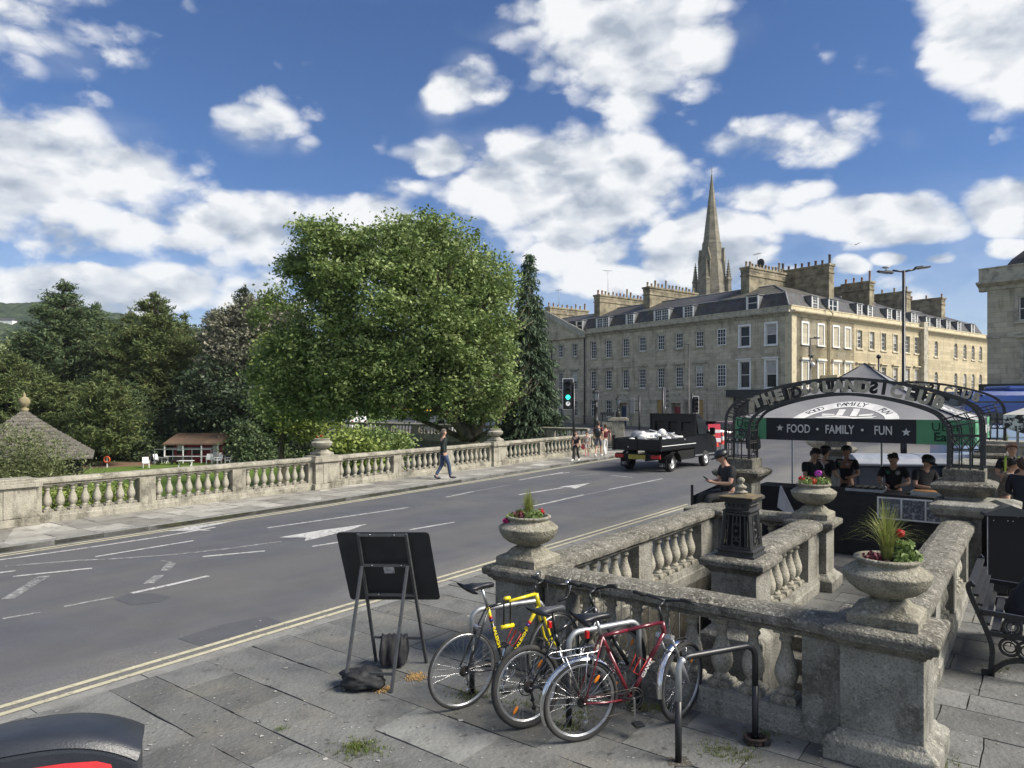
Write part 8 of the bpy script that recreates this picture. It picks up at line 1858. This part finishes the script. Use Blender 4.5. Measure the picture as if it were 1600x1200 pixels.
for y in (-1,1):
    q = MB(); k = lambda z: y*(.995 if z < 1.5 else .998-.13*(z-1.5)/.8); q.add([(2.55,k(1.42),1.42),(3.62,k(1.42),1.42),(3.12,k(2.05),2.05),(2.55,k(2.1),2.10)], [(0,1,2,3) if y < 0 else (3,2,1,0)]); q.build('side_window', GLS, t)
    q = MB(); q.cbox((3.55,y*1.18,1.52),(.12,.22,.32)); q.bar((3.5,y*.98,1.45),(3.55,y*1.15,1.45),.05,.05); q.build('mirror', PLA, t, bevel=.02)
    q = MB(); q.box(2.2,4.2,y*.99-.01,y*.99+.012,.50,.55); q.build('sill_trim', GALV, t)
q = MB(); q.add([(3.17,-.80,2.115),(3.17,.80,2.115),(3.73,.93,1.505),(3.73,-.93,1.505)], [(0,3,2,1)]); q.build('windscreen', GLS, t)
def twheel(par, c, r=.34, wd=.20, dual=False):
    o_ = []; y0 = c[1]; s_ = 1 if y0 > 0 else -1
    q = MB(); q.m = Matrix.Translation(c) @ Matrix.Rotation(math.pi/2,4,'X'); q.lathe([(r*.60,-wd/2),(r*.95,-wd/2),(r,-wd/2+.03),(r,wd/2-.03),(r*.95,wd/2),(r*.60,wd/2)], 28, cap=False); o = q.build('wheel', RUB, par)
    q = MB(); q.m = Matrix.Translation((c[0], c[1]+s_*(wd/2-.035), c[2])) @ Matrix.Rotation(-s_*math.pi/2,4,'X'); q.lathe([(r*.62,.03),(r*.58,.0),(r*.30,-.01),(r*.28,.03),(r*.12,.045),(.001,.045)], 20, cap=False)
    for i in range(8): a = i*math.pi/4; q.sph((r*.44*math.cos(a),r*.44*math.sin(a),.0), r*.06, 6, 4)
    q.build('rim', mat('steel_rim', (.62,.63,.64), .4, .3, col2=(.5,.51,.52), ns=9), o)
for y in (-.92,.92): twheel(t, (0,y,.34), .34, .24); twheel(t, (3.25,y,.34), .34, .22)
for y in (-1,1):
    q = MB(); n = 14; q.add([(.44*math.cos(math.pi*i/n), y*1.06+o_, .36+.44*math.sin(math.pi*i/n)) for i in range(n+1) for o_ in (-.16,.03)], [(2*i,2*i+1,2*i+3,2*i+2) for i in range(n)], True); q.build('mudguard', PLA, t)
    q = MB(); q.box(-.52,-.49,y*.86-.17,y*.86+.17,.16,.55); mf = q.build('mud_flap', PLA, t); q = MB(); q.box(-.525,-.521,y*.86-.12,y*.86+.12,.22,.36); q.build('flap_print', mat('flap_grey', (.3,.3,.3), .7, col2=(.05,.05,.05), ns=14, lo=.48, hi=.52), mf)
    q = MB(); q.box(-1.02,-.95,y*.82-.20,y*.82+.20,.56,.70); lb = q.build('tail_lamp', mat('tail_red', (.45,.01,.01), .3, col2=(.25,.01,.01), ns=9), t, bevel=.01)
q = MB(); q.box(-.98,-.90,-1.0,1.0,.52,.74); q.box(-1.2+.2,-.3,-.45,-.35,.45,.88); q.box(-1.0,-.3,.35,.45,.45,.88); q.box(-.9,3.6,-.42,-.30,.5,.66); q.box(-.9,3.6,.30,.42,.5,.66); q.build('chassis', PLA, t)
q = MB(); q.box(-1.03,-1.0,-.38,.38,.52,.70); q.build('number_plate', mat('plate_yellow', (.35,.29,.03), .5, col2=(.20,.16,.03), ns=5), t)
q = MB(); q.box(.6,2.1,-1.0,-.6,.42,.80); q.build('toolbox', PLA, t, bevel=.02)
# load
random.seed(21)
h_w = Vector((.634,.773,0)); l_w = Vector((-.773,.634,0)); lo_ = Vector((5.62,28.85,-.1))
LW = mat('white_scrap', (.72,.72,.71), .6, col2=(.50,.50,.50), ns=3); q = MB(); q.m = Matrix.Translation(lo_) @ rotz(math.atan2(.773,.634))
for i in range(150):
    x, y = ru(-.85,1.95), ru(-.9,.9); hh = 1.15+.42*max(0,1-((x-.75)/1.6)**2)*max(.15,1-(y/1.05)**2); z = ru(.98,hh); rr = Matrix.Rotation(ru(0,6.28),3,'Z') @ Matrix.Rotation(ru(-1.2,1.2),3,'X')
    if i % 3 == 0: q.tube([Vector((x,y,z)), Vector((x,y,z))+Matrix.Rotation(ru(0,6.28),3,'Z')@Vector((ru(.1,.5),0,ru(-.1,.12)))], ru(.02,.045), 7)
    elif i % 3 == 1: q.cbox((x,y,z),(ru(.1,.5),ru(.05,.3),ru(.02,.08)), rr)
    else: q.sph((x,y,z-.03), ru(.09,.19), 10, 7, (ru(.8,1.3),ru(.7,1.1),ru(.5,.8)))
for x, y, z, r in ((.45,-.35,1.48,.17),(.1,.35,1.40,.15)): q.tube([(x-.12,y,z),(x+.12,y+.05,z+.05)], r, 14)
o = q.build('scrap_load', LW); o['kind'] = 'stuff'; o['label'] = 'heap of white plastic scrap and pipes filling the truck bed'; o['category'] = 'scrap'
q = MB(); q.sph((0,0,0), .24, 14, 10, (1.2,.9,.8)); q.sph((.2,.1,-.04), .17, 12, 8); o = q.build('rubbish_bag', mat('grey_sack', (.25,.26,.29), .5, col2=(.16,.17,.19), ns=12, bump=.8, bs=12)); o.location = lo_ + h_w*.05 + l_w*.55 + Vector((0,0,1.42)); tag(o, 'shiny grey sack on the left of the scrap in the truck bed', 'sack')
random.seed(31)
# ---- signs and cones by the road works
def cone(label, p, s_=1.0):
    t = thing('traffic_cone', label, 'traffic cone', p, ru(0,1), 'road works cones'); RD = mat('cone_red', (.70,.06,.04), .5)
    q = MB(); q.sq([(.20*s_,0),(.20*s_,.03),(.17*s_,.05)]); q.build('base', RD, t, bevel=.01); q = MB(); q.lathe([(.15*s_,.045),(.12*s_,.25*s_)], 16, cap=False); q.lathe([(.085*s_,.50*s_),(.045*s_,.73*s_),(.001,.75*s_)], 16, cap=False); q.build('cone', RD, t); q = MB(); q.lathe([(.121*s_,.25*s_),(.086*s_,.50*s_)], 16, cap=False); q.build('sleeve', WHT, t)
for px, py, lb in ((1111,704,'red and white traffic cone nearest the truck'),(1119,698,'red and white traffic cone in the middle of the three'),(1129,694,'red and white traffic cone furthest right beside the arch')): cone(lb, G(px,py,-.1), 1.05)
def aboard(name, label, p, w_, h_, m_, lean, yaw, z0_=.25, inner=None, tri=False):
    t = thing(name, label, 'road sign', p, yaw); M_ = Matrix.Translation((0,0,z0_)) @ Matrix.Rotation(lean,4,'X'); q = MB(); q.m = M_; q.box(-w_/2,w_/2,-.01,.01,0,h_); q.build('board', m_, t, bevel=.008)
    q = MB(); q.m = M_; q.bar((-w_/2+.05,.02,-z0_),(-w_/2+.05,.02,h_*.9),.03,.03); q.bar((w_/2-.05,.02,-z0_),(w_/2-.05,.02,h_*.9),.03,.03); q.bar((-w_/2+.05,.5,-z0_+.1),(-w_/2+.05,.03,h_*.8),.03,.03); q.bar((w_/2-.05,.5,-z0_+.1),(w_/2-.05,.03,h_*.8),.03,.03); q.build('frame', BLK, t)
    if inner: inner(t, M_)
YS = mat('sign_yellow', (.85,.60,.02), .5); RS = mat('sign_red', (.72,.05,.08), .5)
def yt(t, M_):
    q = MB(); q.m = M_; put_text(q, '->', .30, Matrix.Translation((0,-.014,.2)) @ STAND, .001)
    for x in (-.2,-.05,.1,.25): q.box(x-.05,x+.05,-.016,-.011,.42,.5)
    q.build('lettering', BLK, t)
def rt_(t, M_): q = MB(); q.m = M_; q.box(-.35,.35,-.016,-.011,.62,.80); q.box(-.35,.35,-.016,-.011,.05,.30); q.build('white_bars', WHT, t)
aboard('road_sign', 'yellow diversion sign standing behind the truck cab', W(1106,40,-.1), .85, .62, YS, R(-8), R(10), .5, yt)
aboard('road_sign', 'tall red and white road works board behind the yellow sign', W(1117,42,-.1), .72, 1.15, RS, R(-14), R(-6), .35, rt_)
# ---- vehicles
def car(label, p, yaw, col, van=False, s_=1.0, name='parked_car', cat='car'):
    t = thing(name, label, cat, p, yaw); CP = mat('paint_'+col[0], col[1], .3, coat=.6, col2=tuple(c*.85 for c in col[1]), ns=3)
    pr_ = [(-2.1,.35),(-2.15,.85),(-2.05,1.35 if not van else 1.9),(-1.6,1.45 if not van else 1.98),(.3 if not van else .8,1.47 if not van else 1.95),(1.05 if not van else 1.5,.98 if not van else 1.2),(1.95,.85 if not van else 1.05),(2.15,.65),(2.15,.35)]
    if not van: pr_[2] = (-1.85,1.0); pr_.insert(3, (-1.25,1.42))
    pr_ = [(x*s_,z*s_) for x,z in pr_]; q = MB(); n = len(pr_); hw = .86*s_; vs = [(x, y*hw*(1 if z < 1.0*s_ else .88), z) for y in (-1,1) for x, z in pr_]; q.add(vs, [tuple(range(n)), tuple(range(2*n-1,n-1,-1))] + [(i,n+i,n+(i+1)%n,(i+1)%n) for i in range(n)]); q.build('body', CP, t, fix=True, bevel=.06)
    for y in (-1,1):
        q = MB(); z0_, z1_ = (.98*s_,1.36*s_) if not van else (1.2*s_,1.75*s_); x0_, x1_ = (-1.3*s_,.75*s_) if not van else (.0,1.25*s_); q.add([(x0_,y*hw*.985,z0_),(x1_,y*hw*.985,z0_),(x1_-.45*s_,y*hw*.90,z1_),(x0_+.25*s_,y*hw*.90,z1_)], [(0,1,2,3) if y < 0 else (3,2,1,0)]); q.build('side_window', GLS, t)
        for x in (-1.3*s_,1.35*s_): twheel(t, (x,y*.76*s_,.32*s_), .32*s_, .2)
        q = MB(); q.box(-2.17*s_,-2.10*s_,y*.65*s_-.12,y*.65*s_+.12,.75*s_,.95*s_); q.build('tail_light', mat('tail_red', (.45,.01,.01)), t); q = MB(); q.box(2.08*s_,2.17*s_,y*.6*s_-.15,y*.6*s_+.15,.6*s_,.75*s_); q.build('headlight', GALV, t)
    q = MB(); a, b = ((.33*s_,1.46*s_),(1.02*s_,1.0*s_)) if not van else ((.84*s_,1.92*s_),(1.47*s_,1.24*s_)); q.add([(a[0],-.7*s_,a[1]+.01),(a[0],.7*s_,a[1]+.01),(b[0],.76*s_,b[1]+.012),(b[0],-.76*s_,b[1]+.012)], [(0,3,2,1)]); q.build('windscreen', GLS, t)
car('white van crossing the raised street behind the left of the plane tree', W(535,66,-.1), R(140), ('white',(.75,.76,.77)), True, 1.15, 'white_van', 'van')
car('pale blue van parked between the plane tree and the spruce', W(777,56,-.1), R(140), ('pale_blue',(.42,.50,.60)), True, 1.0, 'van', 'van')
car('silver car on the raised street behind the plane tree trunk', W(690,60,-.1), R(140), ('silver',(.5,.5,.5)), False, 1.0)
car('dark car waiting behind the road works board', W(1136,50,-.1), R(15), ('dark_maroon',(.05,.01,.025)), False, 1.0)
# red and yellow stall under the plane tree
t = thing('market_stall', 'red and yellow topped stall glimpsed under the plane tree', 'stall', W(618,72,-.1), R(140)); q = MB(); q.box(-2.2,2.2,-.8,.8,1.9,2.3); q.build('red_awning', mat('awning_red', (.6,.05,.03), .7), t); q = MB(); q.box(-4.6,-2.2,-.8,.8,1.9,2.3); q.build('yellow_awning', mat('awning_yellow', (.8,.55,.03), .7), t)
for x in (-4.5,-2.2,2.1): q = MB(); q.bar((x,-.7,0),(x,-.7,1.9),.07,.07); q.build('post', GALV, t)
# coach
cb = W(1500,27,-.1); t = thing('coach', 'blue and pale blue coach passing behind the far iron arch at the right', 'coach', cb, math.atan2(-.12,1.0)); BD = mat('coach_blue', (.012,.045,.22), .25, coat=.5, col2=(.012,.04,.18), ns=2); BP = mat('coach_pale_blue', (.42,.54,.70), .3, coat=.5, col2=(.38,.50,.66), ns=2)
q = MB(); q.m = None; q.box(0,11.5,0,2.5,.35,1.92); q.build('lower_body', BP, t, bevel=.05)
pr_ = [(0,1.92),(-.0,2.7),(.06,3.05),(.2,3.22),(2.3,3.22),(2.44,3.05),(2.5,2.7),(2.5,1.92)]
q = MB(); n = len(pr_); vs = [(x0_ + (.0 if z < 2 else (.35*(z-2))*(1 if x0_ == 0 else -1)), y, z) for x0_ in (0,11.5) for y, z in pr_]; q.add(vs, [tuple(range(n)), tuple(range(2*n-1,n-1,-1))] + [(i,n+i,n+(i+1)%n,(i+1)%n) for i in range(n)]); q.build('upper_body', BD, t, fix=True, bevel=.03)
q = MB(); 
for i in range(6): q.add([(.55+1.8*i,-.012,1.98),(.55+1.8*i+1.76,-.012,1.98),(.55+1.8*i+1.76,.012,2.83),(.55+1.8*i,.012,2.83)], [(0,1,2,3)])
q.build('side_windows', mat('coach_glass', (.008,.010,.014), .06, col2=(.02,.025,.03), ns=.4), t)
q = MB(); q.add([(-.012,.1,1.2),(-.012,2.4,1.2),(.28,2.35,2.95),(.28,.15,2.95)], [(0,3,2,1)]); q.build('windscreen', GLS, t)
q = MB(); q.box(1.9,8.5,.35,2.1,3.2,3.42); q.build('roof_unit', BD, t, bevel=.08)
for z in (1.0,1.45): q = MB(); q.box(.4,11.3,-.008,.0,z-.012,z+.012); q.build('panel_line', mat('panel_line', (.18,.24,.32), .5), t)
for x in (2.0,8.6):
    for y in (.12,2.38): twheel(t, (x,y,.48), .48, .28)
# planter troughs seen beyond the coach arch, black street cabinet beyond seated man
t = thing('street_planter', 'stone trough planter with spiky grass in front of the coach', 'planter', W(1572,18.5), AUV); q = MB(); q.box(-.55,.55,-.3,.3,0,1.55); q.box(-.62,.62,-.36,.36,1.548,1.68); q.build('trough', STF, t, bevel=.02); q = MB(); q.m = Matrix.Translation((0,0,1.66)); longblades(q, (0,0,0), 60, .35, .3, .006); q.build('grass', GRT, t)
# stone pedestal blocks at the right behind the near pier
t = thing('stone_pedestal', 'wide stone block under the far arch behind the bin', 'pedestal', W(1549,15.8), AUV); q = MB(); q.sq([(.62,0),(.62,.25),(.55,.3),(.55,1.18),(.62,1.22),(.68,1.32),(.55,1.38)]); q.build('block', ST, t, bevel=.012)
t = thing('stone_pedestal', 'stepped stone base beside the near right pier', 'pedestal', UV(6.45,.18), AUV); q = MB(); q.sq([(.42,0),(.42,1.0),(.50,1.05),(.55,1.14),(.55,1.2),(.45,1.24)]); q.build('block', ST, t, bevel=.012)
t = thing('stone_pedestal', 'pale stone pier seen beyond the gazebo between the workers', 'pedestal', W(1292,22), AUV); q = MB(); q.sq([(.36,0),(.36,.3),(.30,.34),(.30,1.25),(.36,1.3),(.50,1.42),(.5,1.5),(.4,1.54)]); q.build('block', STF, t, bevel=.012)
# ================================================================ haze over the far hills
q = MB(); q.box(-3200,3200,-450,4600,-5.6,150); hz_ = q.build('haze', None); hz_['kind'] = 'stuff'; hz_['label'] = 'thin daylight haze'; hz_['category'] = 'haze'
hm = bpy.data.materials.new('haze'); hm.use_nodes = True; n_ = hm.node_tree.nodes; n_.clear(); o_ = n_.new('ShaderNodeOutputMaterial'); v_ = n_.new('ShaderNodeVolumePrincipled')
v_.inputs['Color'].default_value = (.78,.86,.95,1); v_.inputs['Density'].default_value = .00010; hm.node_tree.links.new(v_.outputs[0], o_.inputs['Volume']); hz_.data.materials.append(hm)
